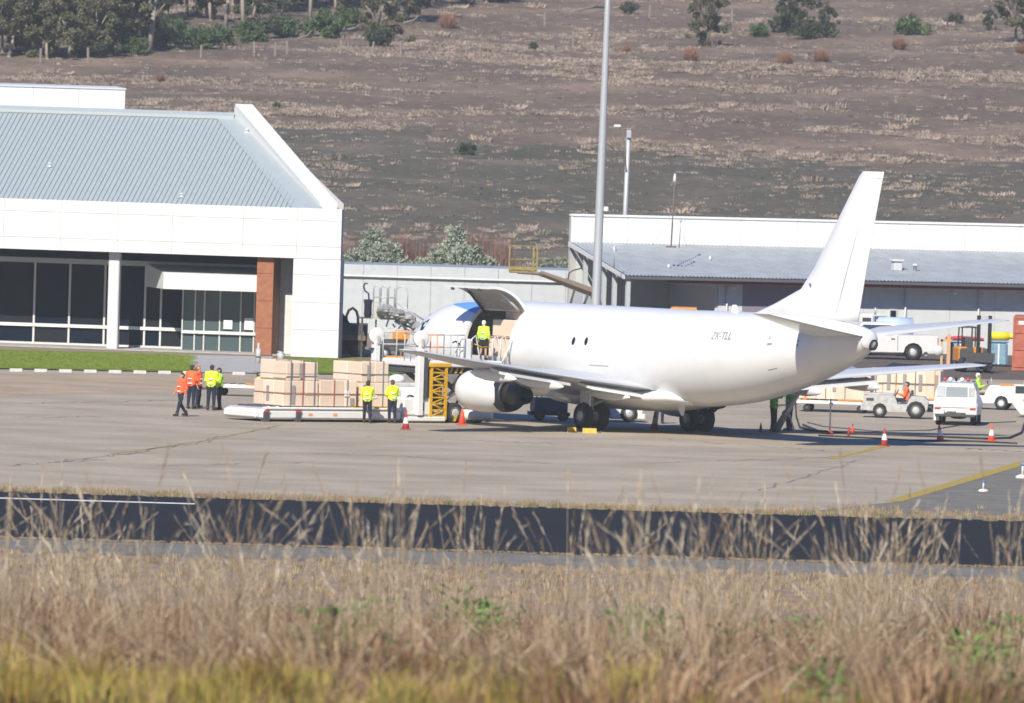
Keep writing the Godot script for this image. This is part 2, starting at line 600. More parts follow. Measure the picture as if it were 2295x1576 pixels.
	for i in 1500:
		var x := r.randf_range(-24, 24)
		var edge := zf + 1.5 - x * 0.0075
		spots.append([Vector3(x, 0, edge - absf(r.randfn(0, 1.8)) * (1.0 if x < 10 else 2.2)), r.randf_range(0.5, 1.2)])
	for i in 1200:
		var x := r.randf_range(-24, 24)
		spots.append([Vector3(x, 0, -477.2 + x * 0.001 + r.randfn(0, 0.15)), r.randf_range(0.25, 0.5)])
	for i in 2600:
		var x := r.randf_range(-24, 24)
		spots.append([Vector3(x, 0, r.randf_range(-467, -440)), r.randf_range(0.5, 1.3)])
	for i in 14:
		spots.append([Vector3(r.randf_range(-16, 14), 0, zf + 1.0), 1.3, Color(0.5, 0.85, 0.4)])
	scatter("dry_grass_verge", tuft, spots, M.grass, "short dry grass along both edges of the dark taxiway", r)
	# kerb blocks painted white along the road
	var kb := rb(Vector3(-0.28, 0, -0.1), Vector3(0.28, 0.16, 0.1), 0.02)
	var km := done(kb)
	for i in 13:
		var o := part(self, "kerb_block", km, M.white_paint)
		o.position = gp(-20 + 55.5 * i, 833.5 + 0.85 * i)
		o.rotation.y = deg_to_rad(24)
		tag(o, "low white kerb block in the row between lawn and road", "kerb", "white kerb blocks along the lawn")

func scatter(called: String, mesh: Mesh, spots: Array, m: Material, label: String, r: RandomNumberGenerator, parent: Node = self, tint := 0.25) -> MultiMeshInstance3D:
	var mm := MultiMesh.new()
	mm.transform_format = MultiMesh.TRANSFORM_3D
	mm.use_colors = true
	mm.mesh = mesh
	mm.instance_count = spots.size()
	for i in spots.size():
		var s: float = spots[i][1]
		var b := Basis.from_euler(Vector3(r.randf_range(-0.12, 0.12), r.randf() * TAU, r.randf_range(-0.12, 0.12))).scaled(Vector3(s, s * r.randf_range(0.8, 1.25), s))
		mm.set_instance_transform(i, Transform3D(b, spots[i][0]))
		var c: Color = spots[i][2] if spots[i].size() > 2 else Color.WHITE
		var k := 1.0 + r.randf_range(-tint, tint)
		mm.set_instance_color(i, Color(c.r * k, c.g * k, c.b * k))
	var o := MultiMeshInstance3D.new()
	o.multimesh = mm
	o.name = numbered(called) if parent == self else called
	o.material_override = m
	parent.add_child(o, true)
	o.set_meta("kind", "stuff")
	if parent == self:
		tag(o, label, "grass")
	return o

func grass_tuft(n: int, height: float, spread: float, width: float, sd: int, colors: Array, lean := 0.5) -> Mesh:
	var r := RandomNumberGenerator.new()
	r.seed = sd
	var st := tool()
	for i in n:
		var a := r.randf() * TAU
		var base := Vector3(cos(a), 0, sin(a)) * spread * sqrt(r.randf())
		var h := height * r.randf_range(0.45, 1.0)
		var out := Vector3(cos(a + r.randfn(0, 0.5)), 0, sin(a + r.randfn(0, 0.5))) * h * lean * r.randf_range(0.1, 1.0)
		var side := Vector3(-sin(a), 0, cos(a)).rotated(Vector3.UP, r.randf_range(-1, 1)) * width * r.randf_range(0.6, 1.2) * 0.5
		var mid := base + Vector3(0, h * 0.62, 0) + out * 0.4
		var tip := base + Vector3(0, h * r.randf_range(0.85, 1.0), 0) + out
		st.set_color(colors[r.randi() % colors.size()])
		tri(st, base - side, base + side, mid + side * 0.7)
		tri(st, base - side, mid + side * 0.7, mid - side * 0.7)
		tri(st, mid - side * 0.7, mid + side * 0.7, tip)
	return done(st)

# ------------------------------------------------------------------ terminal
func build_terminal() -> void:
	var beta := deg_to_rad(10.0)
	var o := gp(757, 803)
	var t := thing("terminal_building", "white airport terminal with blue-grey ribbed roof, glazed front and brown entrance column", "terminal", o, -beta)
	var X0 := -24.0
	var rise := 0.40                    # roof pitch
	var run := 10.4
	var slant := -6.49 / run            # the end parapet runs back at an angle
	# core behind the glazing, floor slab
	part(t, "rear_wall", bx(Vector3(X0, 0, -run * 2 + 1.2), Vector3(-6.6, 6.6, -6.2)), M.wall_pale)
	part(t, "floor_slab", bx(Vector3(X0, 0.0, -6.2), Vector3(-2.3, 0.07, -0.45)), M.path)
	# fascia: backing and panels with open joints
	part(t, "fascia_backing", bx(Vector3(X0, 4.64, -0.55), Vector3(-0.02, 6.98, -0.03)), M.backing)
	var joints := [X0, -21.6, -18.9, -16.2, -13.45, -10.7, -8.1, -4.7, -2.13, 0.0]
	var rows := [4.62, 5.2, 6.42, 7.0]
	for i in joints.size() - 1:
		for k in 3:
			part(t, "fascia_panel", bx(Vector3(joints[i] + 0.008, rows[k] + 0.008, -0.03), Vector3(joints[i + 1] - 0.008, rows[k + 1] - 0.008, 0.0 + 0.004 * ((i + k) % 2))), M.white_panel)
	# end wall under the fascia
	part(t, "end_wall_core", bx(Vector3(-2.22, 0, -1.1), Vector3(-0.03, 4.64, -0.03)), M.backing)
	var er := [0.0, 1.29, 2.57, 3.86, 4.61]
	for k in 4:
		part(t, "wall_panel", bx(Vector3(-2.25, er[k] + 0.008, -0.03), Vector3(0.0, er[k + 1] - 0.008, 0.003)), M.white_panel)
		part(t, "wall_panel", bx(Vector3(-2.26, er[k] + 0.008, -1.1), Vector3(-2.225, er[k + 1] - 0.008, -0.035)), M.white_panel)
	# side wall and roof parapet along the slanting end
	var cut := func(z: float) -> float: return slant * -z
	var sw := tool()
	var e0 := Vector3(-0.05, 0, -0.6)
	var e1 := Vector3(cut.call(-run), 0, -run)
	quad(sw, e0, e1, e1 + Vector3(0, 7.0 + rise * run, 0), e0 + Vector3(0, 7.0 + rise * 0.6, 0))
	quad(sw, e1 + Vector3(-0.4, 0, 0), e0 + Vector3(-0.4, 0, 0), e0 + Vector3(-0.4, 7.0, 0), e1 + Vector3(-0.4, 7.0 + rise * run, 0))
	part(t, "side_wall", sw, M.white_panel)
	for i in 8:
		var z0 := -run * i / 8.0 - (0.0 if i else 0.58)
		var z1 := -run * (i + 1) / 8.0 - 0.0
		var st := tool()
		var up := 0.50
		var p := []
		for z in [z0 - 0.008, z1 + 0.008]:
			var y: float = 7.0 + rise * -z
			var x: float = cut.call(z)
			p.append([Vector3(x - 0.82, y - 0.6, z), Vector3(x + 0.02, y - 0.6, z), Vector3(x + 0.02, y + up * -z / run, z), Vector3(x - 0.82, y + up * -z / run, z)])
		loft(st, [p[0], p[1]])
		part(t, "parapet_cap", st, M.white_cap)
	var pin := tool()
	for z in [[-0.55, -run]]:
		var a: float = cut.call(z[0]) - 0.84
		var b: float = cut.call(z[1]) - 0.84
		quad(pin, Vector3(a, 6.6, z[0]), Vector3(b, 6.6 + rise * run, z[1]), Vector3(b, 7.36 + rise * run, z[1]), Vector3(a, 7.04, z[0]))
	part(t, "parapet_face", pin, M.white_panel)
	# roof: single sheets with a standing rib, cut along the slant
	var pitch := 0.238
	var n := int((-X0) / pitch)
	var yr := func(z: float) -> float: return 6.86 + rise * -z
	for i in n:
		var x0 := X0 + i * pitch
		var x1 := x0 + pitch
		var zt0 := -run
		# near the parapet the sheet stops at the valley gutter
		var lim := x1 + 1.55
		if lim > cut.call(-run):
			zt0 = maxf(-run, lim / -slant)
		if zt0 > -1.0:
			break
		var st := tool()
		var zb := -0.06
		var y0: float = yr.call(zb)
		var y1: float = yr.call(zt0)
		var w := 0.045
		quad(st, Vector3(x0 + w, y0, zb), Vector3(x1, y0, zb), Vector3(x1, y1, zt0), Vector3(x0 + w, y1, zt0))
		var hgt := 0.06
		quad(st, Vector3(x0, y0 + hgt, zb), Vector3(x0 + w, y0 + hgt, zb), Vector3(x0 + w, y1 + hgt, zt0), Vector3(x0, y1 + hgt, zt0))
		quad(st, Vector3(x0 + w, y0 + hgt, zb), Vector3(x0 + w, y0, zb), Vector3(x0 + w, y1, zt0), Vector3(x0 + w, y1 + hgt, zt0))
		quad(st, Vector3(x0, y0, zb), Vector3(x0, y0 + hgt, zb), Vector3(x0, y1 + hgt, zt0), Vector3(x0, y1, zt0))
		quad(st, Vector3(x0, y0, zb), Vector3(x0 + w, y0, zb), Vector3(x0 + w, y0 + hgt, zb), Vector3(x0, y0 + hgt, zb))
		part(t, "roof_sheet", st, M.roof_blue)
	var vg := tool()
	var va := Vector3(cut.call(-0.04) - 0.8, 6.93 - 0.02, -0.04)
	var vb := Vector3(cut.call(-run) - 0.8, 6.93 + rise * run - 0.02, -run)
	quad(vg, va + Vector3(-1.5, 0, 0), va, vb, vb + Vector3(-1.0, 0, 0))
	part(t, "valley_gutter", vg, M.roof_blue)
	var y_top: float = yr.call(-run)
	var xr: float = cut.call(-run) - 0.8
	part(t, "ridge_cap", pr([[-run + 0.35, y_top - 0.10], [-run + 0.33, y_top + 0.05], [-run, y_top + 0.22], [-run - 0.4, y_top + 0.02], [-run - 0.4, y_top - 0.10]], X0, xr, Transform3D(Basis(Vector3(0, 0, 1), Vector3(0, 1, 0), Vector3(1, 0, 0)), Vector3.ZERO)), M.roof_blue)
	var br := tool()
	quad(br, Vector3(xr, y_top - 0.02, -run - 0.2), Vector3(X0, y_top - 0.02, -run - 0.2), Vector3(X0, 6.9, -run * 2 + 0.5), Vector3(xr, 6.9, -run * 2 + 0.5))
	part(t, "rear_roof", br, M.roof_blue)
	for q in [[-6.35, -8.6], [-14.9, -4.0], [-7.9, -1.05]]:
		var st := tool(true)
		var p := Vector3(q[0], yr.call(q[1]), q[1])
		lathe(st, p, Vector3.UP, [[0.0, 0.13], [0.06, 0.13], [0.08, 0.06], [0.14, 0.06], [0.15, 0.11], [0.2, 0.09], [0.22, 0.02]], 10)
		part(t, "roof_vent", st, M.white_cap)
	# soffit, header and glazing set back under the roof
	part(t, "soffit", bx(Vector3(X0, 4.66, -4.4), Vector3(-2.3, 4.74, -0.55)), M.soffit)
	var zg := -4.0
	part(t, "header_beam", bx(Vector3(X0, 3.92, zg - 0.12), Vector3(-3.6, 4.16, zg + 0.16)), M.galv)
	part(t, "upper_glass", bx(Vector3(X0, 4.16, zg - 0.1), Vector3(-3.6, 4.66, zg - 0.04)), M.glass_dark)
	var mull := [X0, -22.4, -20.7, -19.0, -17.3, -15.45, -13.75, -12.05, -10.1, -9.33, -8.0]
	for i in mull.size():
		part(t, "mullion", bx(Vector3(mull[i] - 0.045, 0.07, zg - 0.06), Vector3(mull[i] + 0.045, 3.92, zg + 0.08)), M.frame_grey)
		if i:
			part(t, "window_pane", bx(Vector3(mull[i - 1] + 0.05, 1.06, zg - 0.05), Vector3(mull[i] - 0.05, 3.92, zg - 0.01)), M.glass_panes[(i * 7) % 4])
			part(t, "window_pane", bx(Vector3(mull[i - 1] + 0.05, 0.16, zg - 0.05), Vector3(mull[i] - 0.05, 0.90, zg - 0.01)), M.glass_panes[(i * 5 + 1) % 4])
	part(t, "sill_beam", bx(Vector3(X0, 0.07, zg - 0.05), Vector3(-8.0, 0.16, zg + 0.05)), M.frame_grey)
	part(t, "handrail", bx(Vector3(X0, 0.90, zg - 0.04), Vector3(-4.03, 1.05, zg + 0.14)), M.white_gse)
	# white columns
	for x in [-21.8, -10.95]:
		part(t, "column", rb(Vector3(x - 0.26, 0, -1.0), Vector3(x + 0.26, 4.63, -0.5), 0.05), M.white_panel)
	# entrance: glass box, canopy with sloping top, brown fin wall
	var ez := -2.6
	var em := [-8.0, -7.4, -6.95, -6.2, -5.2, -4.55, -4.03]
	for i in em.size():
		part(t, "door_frame", bx(Vector3(em[i] - 0.03, 0.07, ez - 0.03), Vector3(em[i] + 0.03, 2.95, ez + 0.06)), M.frame_grey)
		if i:
			part(t, "entrance_pane", bx(Vector3(em[i - 1] + 0.035, 0.07, ez - 0.03), Vector3(em[i] - 0.035, 2.95, ez + 0.0)), M.glass_green)
	for i in 2:
		part(t, "entrance_pane", bx(Vector3(-8.02, 0.07, zg + 0.1 + 0.66 * i), Vector3(-7.98, 2.95, zg + 0.70 + 0.66 * i)), M.glass_green)
	part(t, "entrance_rail", bx(Vector3(-8.0, 0.86, ez + 0.08), Vector3(-4.03, 1.0, ez + 0.16)), M.white_gse)
	for q in [[-6.0, 1.02, 0.42, 0.42], [-5.0, 1.02, 0.42, 0.55]]:
		part(t, "notice", bx(Vector3(q[0], q[1] + 0.1, ez + 0.09), Vector3(q[0] + q[2], q[1] + 0.1 + q[3], ez + 0.1)), M.label_white)
	var cn := tool()
	var base := [Vector3(-10.1, 2.96, zg), Vector3(-8.6, 2.96, -0.75), Vector3(-4.05, 2.96, -0.75), Vector3(-4.05, 2.96, zg)]
	var tops := [Vector3(-10.1, 4.05, zg), Vector3(-8.6, 3.72, -0.75), Vector3(-4.05, 3.72, -0.75), Vector3(-4.05, 4.05, zg)]
	loft(cn, [base, tops])
	part(t, "entrance_canopy", cn, M.white_panel)
	part(t, "fin_wall_core", bx(Vector3(-4.02, 0, -4.4), Vector3(-3.27, 4.63, -0.33)), M.brick_brown)
	for k in 4:
		part(t, "fin_wall_panel", bx(Vector3(-4.04, er[k] + 0.01, -0.34), Vector3(-3.25, er[k + 1] - 0.01, -0.30)), M.brick_brown)
	part(t, "recess_wall", bx(Vector3(-3.27, 0, -2.4), Vector3(-2.2, 4.63, -2.2)), M.wall_grey)

func build_rear_buildings() -> void:
	# a white block that shows above the terminal's ridge
	var p := at(281, 198, 712)
	var t := thing("plant_block", "flat white block rising behind the terminal roof ridge", "building", Vector3(p.x, 0, p.z), deg_to_rad(5))
	part(t, "core", bx(Vector3(-14, 0, -8), Vector3(-0.03, p.y - 0.1, -0.03)), M.backing)
	var js := [-14.0, -11.2, -8.8, -6.65, -4.45, -2.25, 0.0]
	for i in js.size() - 1:
		part(t, "wall_panel", bx(Vector3(js[i] + 0.008, 7.0, -0.03), Vector3(js[i + 1] - 0.008, p.y - 0.08, 0.003 * (i % 2))), M.white_panel)
	part(t, "coping", bx(Vector3(-14, p.y - 0.07, -8.05), Vector3(0.04, p.y, 0.05)), M.white_cap)
	# long low pale shed between terminal and hangar
	var a := at(740, 590, 735)
	var b := at(1420, 605, 735)
	var len := b.x - a.x
	t = thing("low_shed", "long low pale grey shed with a white gutter line behind the aircraft nose", "shed", Vector3(a.x, 0, a.z))
	part(t, "core", bx(Vector3(-3, 0, -6), Vector3(len, 3.36, -0.06)), M.backing)
	var n := 9
	for i in n:
		part(t, "wall_panel", bx(Vector3(len * i / n + 0.008, 0, -0.05), Vector3(len * (i + 1) / n - 0.008, 2.80, 0.004 * (i % 2))), M.wall_pale)
		part(t, "fascia_panel", bx(Vector3(len * i / n + 0.008, 2.90, -0.05), Vector3(len * (i + 1) / n - 0.008, 3.44, 0.10 + 0.003 * (i % 2))), M.wall_pale)
		part(t, "gutter_bracket", bx(Vector3(len * (i + 0.5) / n, 2.80, 0.0), Vector3(len * (i + 0.5) / n + 0.05, 2.88, 0.16)), M.galv)
	part(t, "gutter", tb(Vector3(0, 2.86, 0.13), Vector3(len, 2.86, 0.13), 0.045), M.white_panel)
	part(t, "roof", bx(Vector3(-3, 3.38, -6.1), Vector3(len, 3.43, -0.05)), M.roof_grey)
	part(t, "corner_post", bx(Vector3(len - 2.5, 0, 0.02), Vector3(len - 2.35, 2.8, 0.1)), M.white_cap)

# ------------------------------------------------------------------ hangar shed on the right
func build_shed() -> void:
	var e := at(1402, 619, 722)
	var g := deg_to_rad(20.0)
	var t := thing("hangar_shed", "long shed with grey ribbed lean-to roof, tall white parapet and open bay", "shed", Vector3(e.x, 0, e.z), g)
	var L := 30.0
	var run := 7.9
	var ye := e.y
	var yt := ye + 1.40
	var hp := 1.44
	# parapet panels
	part(t, "parapet_core", bx(Vector3(0.0, 0, -run - 0.3), Vector3(L, yt + hp - 0.15, -run - 0.05)), M.backing)
	for i in 10:
		part(t, "parapet_panel", bx(Vector3(i * 3.0 + 0.008, yt - 0.2, -run - 0.05), Vector3(i * 3.0 + 2.988, yt + hp - 0.1, -run + 0.003 * (i % 2))), M.parapet_white)
		part(t, "coping", bx(Vector3(i * 3.0 + 0.006, yt + hp - 0.1, -run - 0.35), Vector3(i * 3.0 + 2.994, yt + hp, -run + 0.06)), M.parapet_white)
	# roof sheets, each with ribs
	var w := 0.79
	var rs := tool()
	var ribs := 4
	for k in ribs:
		var x0 := w * k / ribs
		var x1 := w * (k + 1) / ribs
		var a := [Vector3(x0, 0.045, 0.15), Vector3(x0 + 0.04, 0.045, 0.15), Vector3(x0 + 0.07, 0, 0.15), Vector3(x1 - 0.03, 0, 0.15), Vector3(x1, 0.045, 0.15)]
		for i in 4:
			var up := Vector3(0, yt - ye, -run - 0.15)
			quad(rs, a[i], a[i + 1], a[i + 1] + up, a[i] + up)
	var rm := done(rs)
	for i in int(L / w):
		var o := part(t, "roof_sheet", rm, M.roof_grey)
		o.position = Vector3(i * w - 0.05, ye + 0.03 + 0.002 * (i % 3), 0)
	part(t, "gutter", bx(Vector3(0, ye - 0.14, -0.02), Vector3(L, ye + 0.0, 0.12)), M.gutter)
	part(t, "fascia_board", bx(Vector3(2.2, ye - 0.30, -0.06), Vector3(L, ye - 0.12, -0.025)), M.red_board)
	part(t, "barge_board", pr([[0.12, ye - 0.14], [0.12, ye + 0.05], [-run, yt + 0.05], [-run, yt - 0.16]], -0.14, -0.07, Transform3D(Basis(Vector3(0, 0, 1), Vector3(0, 1, 0), Vector3(1, 0, 0)), Vector3.ZERO)), M.white_cap)
	part(t, "ceiling", pr([[-0.06, ye - 0.02], [-run, yt - 0.04], [-run, yt - 0.10], [-0.06, ye - 0.1]], 0.1, L, Transform3D(Basis(Vector3(0, 0, 1), Vector3(0, 1, 0), Vector3(1, 0, 0)), Vector3.ZERO)), M.wall_grey)
	# posts of the open bay
	for q in [[0.08, -0.1], [0.08, -2.0], [0.08, -3.5], [0.08, -6.2]]:
		part(t, "post", bx(Vector3(q[0], 0, q[1] - 0.1), Vector3(q[0] + 0.2, ye - 0.02 - q[1] * 0.17, q[1] + 0.1)), M.wall_pale)
	# walls: open bay, then closed front
	part(t, "bay_rear_wall", bx(Vector3(0.3, 0, -run - 0.02), Vector3(8.0, yt - 0.1, -run + 0.1)), M.wall_grey)
	part(t, "bay_side_wall", bx(Vector3(5.2, 0, -run), Vector3(5.3, ye, -1.2)), M.wall_grey)
	part(t, "bay_end_wall", bx(Vector3(0.12, 0, -run + 0.1), Vector3(0.25, 2.6, -5.0)), M.wall_pale)
	var ws := [5.3, 6.6, 8.6, 10.6, 13.0, 15.2, 17.6, 20.0, 22.4, 24.8, 27.2, 30.0]
	for i in ws.size() - 1:
		var m: Material = M.wall_grey
		if i == 1:
			m = M.purple_panel
		elif i == 2:
			m = M.purple_panel
		var top := ye - 0.06
		part(t, "wall_panel", bx(Vector3(ws[i] + 0.008, 0, -1.25), Vector3(ws[i + 1] - 0.008, top, -1.1 + 0.004 * (i % 2))), m)
	for x in [5.75, 15.2, 19.1, 23.0]:
		part(t, "downpipe", tb(Vector3(x, 0, -1.02), Vector3(x, ye - 0.1, -1.02), 0.05), M.white_cap)
	for q in [[13.15, 1.05, 1.05, 0.75], [14.42, 0.9, 0.3, 1.2]]:
		var f := part(t, "window", bx(Vector3(q[0] - 0.06, q[1] - 0.06, -1.1), Vector3(q[0] + q[2] + 0.06, q[1] + q[3] + 0.06, -1.04)), M.frame_grey)
		part(f, "pane", bx(Vector3(q[0], q[1], -1.04), Vector3(q[0] + q[2], q[1] + q[3], -1.03)), M.glass_dark)
	for x in [5.9, 17.6]:
		part(t, "wall_lamp", tube(tube(tool(true), Vector3(x, ye - 0.42, -1.05), Vector3(x, ye - 0.42, -0.5), 0.03), Vector3(x, ye - 0.36, -0.5), Vector3(x, ye - 0.52, -0.42), 0.05, 0.10), M.white_panel)
	# things fixed on the roof
	var on := func(x: float, z: float) -> Vector3: return Vector3(x, ye + 0.03 + (yt - ye) * -z / run, z)
	var p: Vector3 = on.call(15.3, -2.6)
	part(t, "roof_vent", rbox(rbox(tool(), p + Vector3(-0.22, 0, -0.22), p + Vector3(0.22, 0.45, 0.22), 0.03), p + Vector3(-0.3, 0.45, -0.3), p + Vector3(0.3, 0.56, 0.3), 0.03), M.white_cap)
	p = on.call(16.2, -2.4)
	part(t, "vent_pipe", lathe(tool(true), p, Vector3.UP, [[0, 0.09], [0.3, 0.09], [0.3, 0.15], [0.36, 0.15], [0.42, 0.03]], 10), M.white_cap)
	for q in [[1.6, -6.0], [6.0, -4.2], [3.0, -2.0]]:
		p = on.call(q[0], q[1])
		part(t, "roof_vent", lathe(tool(true), p, Vector3.UP, [[0, 0.14], [0.08, 0.1], [0.2, 0.1], [0.24, 0.02]], 8), M.galv)

func build_poles() -> void:
	# tall floodlight pole: it leans slightly; the lamps stand above the frame
	var b := at(1334, 690, 690)
	b.y = 0
	var top := at(1361, 0, 690)
	var dir := (top - at(1334, 690, 690)).normalized()
	var t := thing("floodlight_pole", "tall tapering galvanised floodlight pole rising behind the fuselage", "light pole", b)
	var st := tool(true)
	lathe(st, Vector3.ZERO, dir, [[0, 0.26], [0.3, 0.23], [8, 0.20], [16, 0.145], [24, 0.10]], 14)
	part(t, "pole", st, M.galv)
	part(t, "base_plate", bx(Vector3(-0.35, 0, -0.35), Vector3(0.35, 0.05, 0.35)), M.galv)
	part(t, "camera_box", rb(Vector3(0.2, 7.25, -0.1), Vector3(0.42, 7.5, 0.12), 0.05, Transform3D(Basis(), Vector3(dir.x * 7.3, 0, 0))), M.white_panel)
	var tp := dir * 24.0
	part(t, "cross_arm", bx(tp + Vector3(-1.4, -0.06, -0.06), tp + Vector3(1.4, 0.06, 0.06)), M.galv)
	for i in 4:
		part(t, "floodlight", rb(tp + Vector3(-1.4 + 0.8 * i, -0.5, 0.05), tp + Vector3(-1.0 + 0.8 * i, -0.1, 0.3), 0.04), M.galv)
	# street lamp beyond the shed
	b = at(1401, 480, 770)
	var d := at(1409, 292, 770) - at(1401, 480, 770)
	var foot := b - d.normalized() * (b.y / d.normalized().y)
	t = thing("street_lamp", "pale slim lamp post with a short bent arm behind the white parapet", "street lamp", foot)
	var tip := at(1409, 292, 770) - foot
	part(t, "pole", tb(Vector3.ZERO, tip, 0.15, 0.115, 10), M.galv)
	part(t, "arm", pipe(tool(true), [tip + Vector3(-0.05, -2.2, 0.1), tip + Vector3(-0.18, -0.9, 0.12), tip + Vector3(-0.33, 0.02, 0.1), tip + Vector3(-0.55, 0.2, 0.1)], 0.045), M.rust)
	part(t, "lamp_head", rb(tip + Vector3(-0.78, 0.12, 0.0), tip + Vector3(-0.40, 0.28, 0.25), 0.05), M.white_panel)
	part(t, "clamp", rb(tip + Vector3(-0.1, -0.42, 0.0), tip + Vector3(0.16, -0.02, 0.25), 0.04), M.galv)
	# antennas on the shed roof
	for q in [[1504, 553, 1513, 388, 1], [1522, 556, 1526, 492, 0], [1376, 600, 1378, 545, 0]]:
		var p0 := at(q[0], q[1], 724.5 if q[0] > 1400 else 721.0)
		var p1 := at(q[2], q[3], 724.5 if q[0] > 1400 else 721.0)
		t = thing("antenna_mast", ["tall thin antenna mast with white tip and guy wires on the shed roof", "short thin antenna mast standing beside the tall guyed mast", "thin rod aerial at the open end of the shed roof"][0 if q[4] else (1 if q[0] > 1400 else 2)], "antenna", p0)
		var v := p1 - p0
		part(t, "rod", tb(Vector3.ZERO, v * (0.88 if q[4] else 1.0), 0.035 if q[4] else 0.03, 0.02 if q[4] else 0.03), M.rust if q[4] else M.galv)
		if q[4]:
			part(t, "tip", lathe(tool(true), v * 0.87, v.normalized(), [[0, 0.03], [0.08, 0.085], [0.28, 0.075], [0.45, 0.02]], 8), M.white_panel)
			for s in [Vector3(-0.9, 0.05, 0.2), Vector3(0.8, 0, 0.3), Vector3(0.1, 0.2, -1.2)]:
				part(t, "guy_wire", tb(v * 0.5, s, 0.008, 0.008, 4), M.galv)
			part(t, "foot", bx(Vector3(-0.25, -0.05, -0.1), Vector3(0.25, 0.04, 0.1)), M.rust)
		elif q[0] > 1400:
			part(t, "element", rb(v + Vector3(-0.06, -0.15, -0.06), v + Vector3(0.06, 0.1, 0.06), 0.02), M.galv)

# ------------------------------------------------------------------ aircraft; stations s run aft from the original nose, x forward, y up, z right
const FUS := [[-1.05, 2.50, 2.42, 0.04], [-0.95, 2.72, 2.22, 0.27], [-0.6, 3.05, 2.00, 0.57], [0.1, 3.62, 1.74, 0.97], [1.05, 4.22, 1.47, 1.37], [2.2, 4.70, 1.29, 1.66], [3.5, 4.94, 1.19, 1.83], [5.0, 5.02, 1.15, 1.88], [20.0, 5.06, 1.15, 1.88], [21.4, 5.08, 1.19, 1.88], [24.5, 5.10, 1.52, 1.80], [27.6, 5.06, 2.21, 1.50], [30.0, 4.95, 2.95, 1.05], [31.3, 4.82, 3.45, 0.70], [32.05, 4.66, 3.86, 0.42]]
const D0 := 5.85
const D1 := 9.15
const SEG := 64
const DA := 6
const DB := 18

func ap(s: float, y: float, z: float) -> Vector3:
	return Vector3(16.45 - s, y, z)

func fus(s: float) -> Array:                             # crown, belly, half width
	for i in FUS.size() - 1:
		if s <= FUS[i + 1][0]:
			var p0: Array = FUS[maxi(i - 1, 0)]
			var p1: Array = FUS[i]
			var p2: Array = FUS[i + 1]
			var p3: Array = FUS[mini(i + 2, FUS.size() - 1)]
			var t: float = (s - p1[0]) / (p2[0] - p1[0])
			var r := []
			for k in [1, 2, 3]:
				var h: float = p2[0] - p1[0]
				var m1: float = (p2[k] - p0[k]) / maxf(p2[0] - p0[0], 0.01) * h
				var m2: float = (p3[k] - p1[k]) / maxf(p3[0] - p1[0], 0.01) * h
				var lim := 3.0 * absf(p2[k] - p1[k])
				m1 = clampf(m1, -lim, lim)
				m2 = clampf(m2, -lim, lim)
				r.append((2 * t * t * t - 3 * t * t + 1) * p1[k] + (t * t * t - 2 * t * t + t) * m1 + (-2 * t * t * t + 3 * t * t) * p2[k] + (t * t * t - t * t) * m2)
			return r
	return [FUS[-1][1], FUS[-1][2], FUS[-1][3]]

func skin_at(s: float, a: float, shrink := 1.0, out := 0.0) -> Vector3:   # a from the crown towards the left side
	var f := fus(s)
	var yc: float = (f[0] + f[1]) / 2.0
	var hh: float = (f[0] - f[1]) / 2.0 * shrink + out
	var hw: float = f[2] * shrink + out
	return ap(s, yc + hh * cos(a), -hw * sin(a))

func side_angle(s: float, y: float) -> float:
	var f := fus(s)
	return acos(clampf((y - (f[0] + f[1]) / 2.0) / ((f[0] - f[1]) / 2.0), -1, 1))

func wing_section(le: Vector3, chord: float, thick: float, side: float) -> Array:
	var prof := [[1.0, 0.0], [0.75, 0.30], [0.5, 0.48], [0.3, 0.55], [0.12, 0.45], [0.03, 0.25], [0.0, 0.0], [0.03, -0.2], [0.12, -0.34], [0.3, -0.45], [0.5, -0.40], [0.75, -0.2]]
	var a := []
	for q in prof:
		a.append(le + Vector3(-q[0] * chord, q[1] * thick * chord, 0))
	if side < 0:
		a.reverse()
	return a

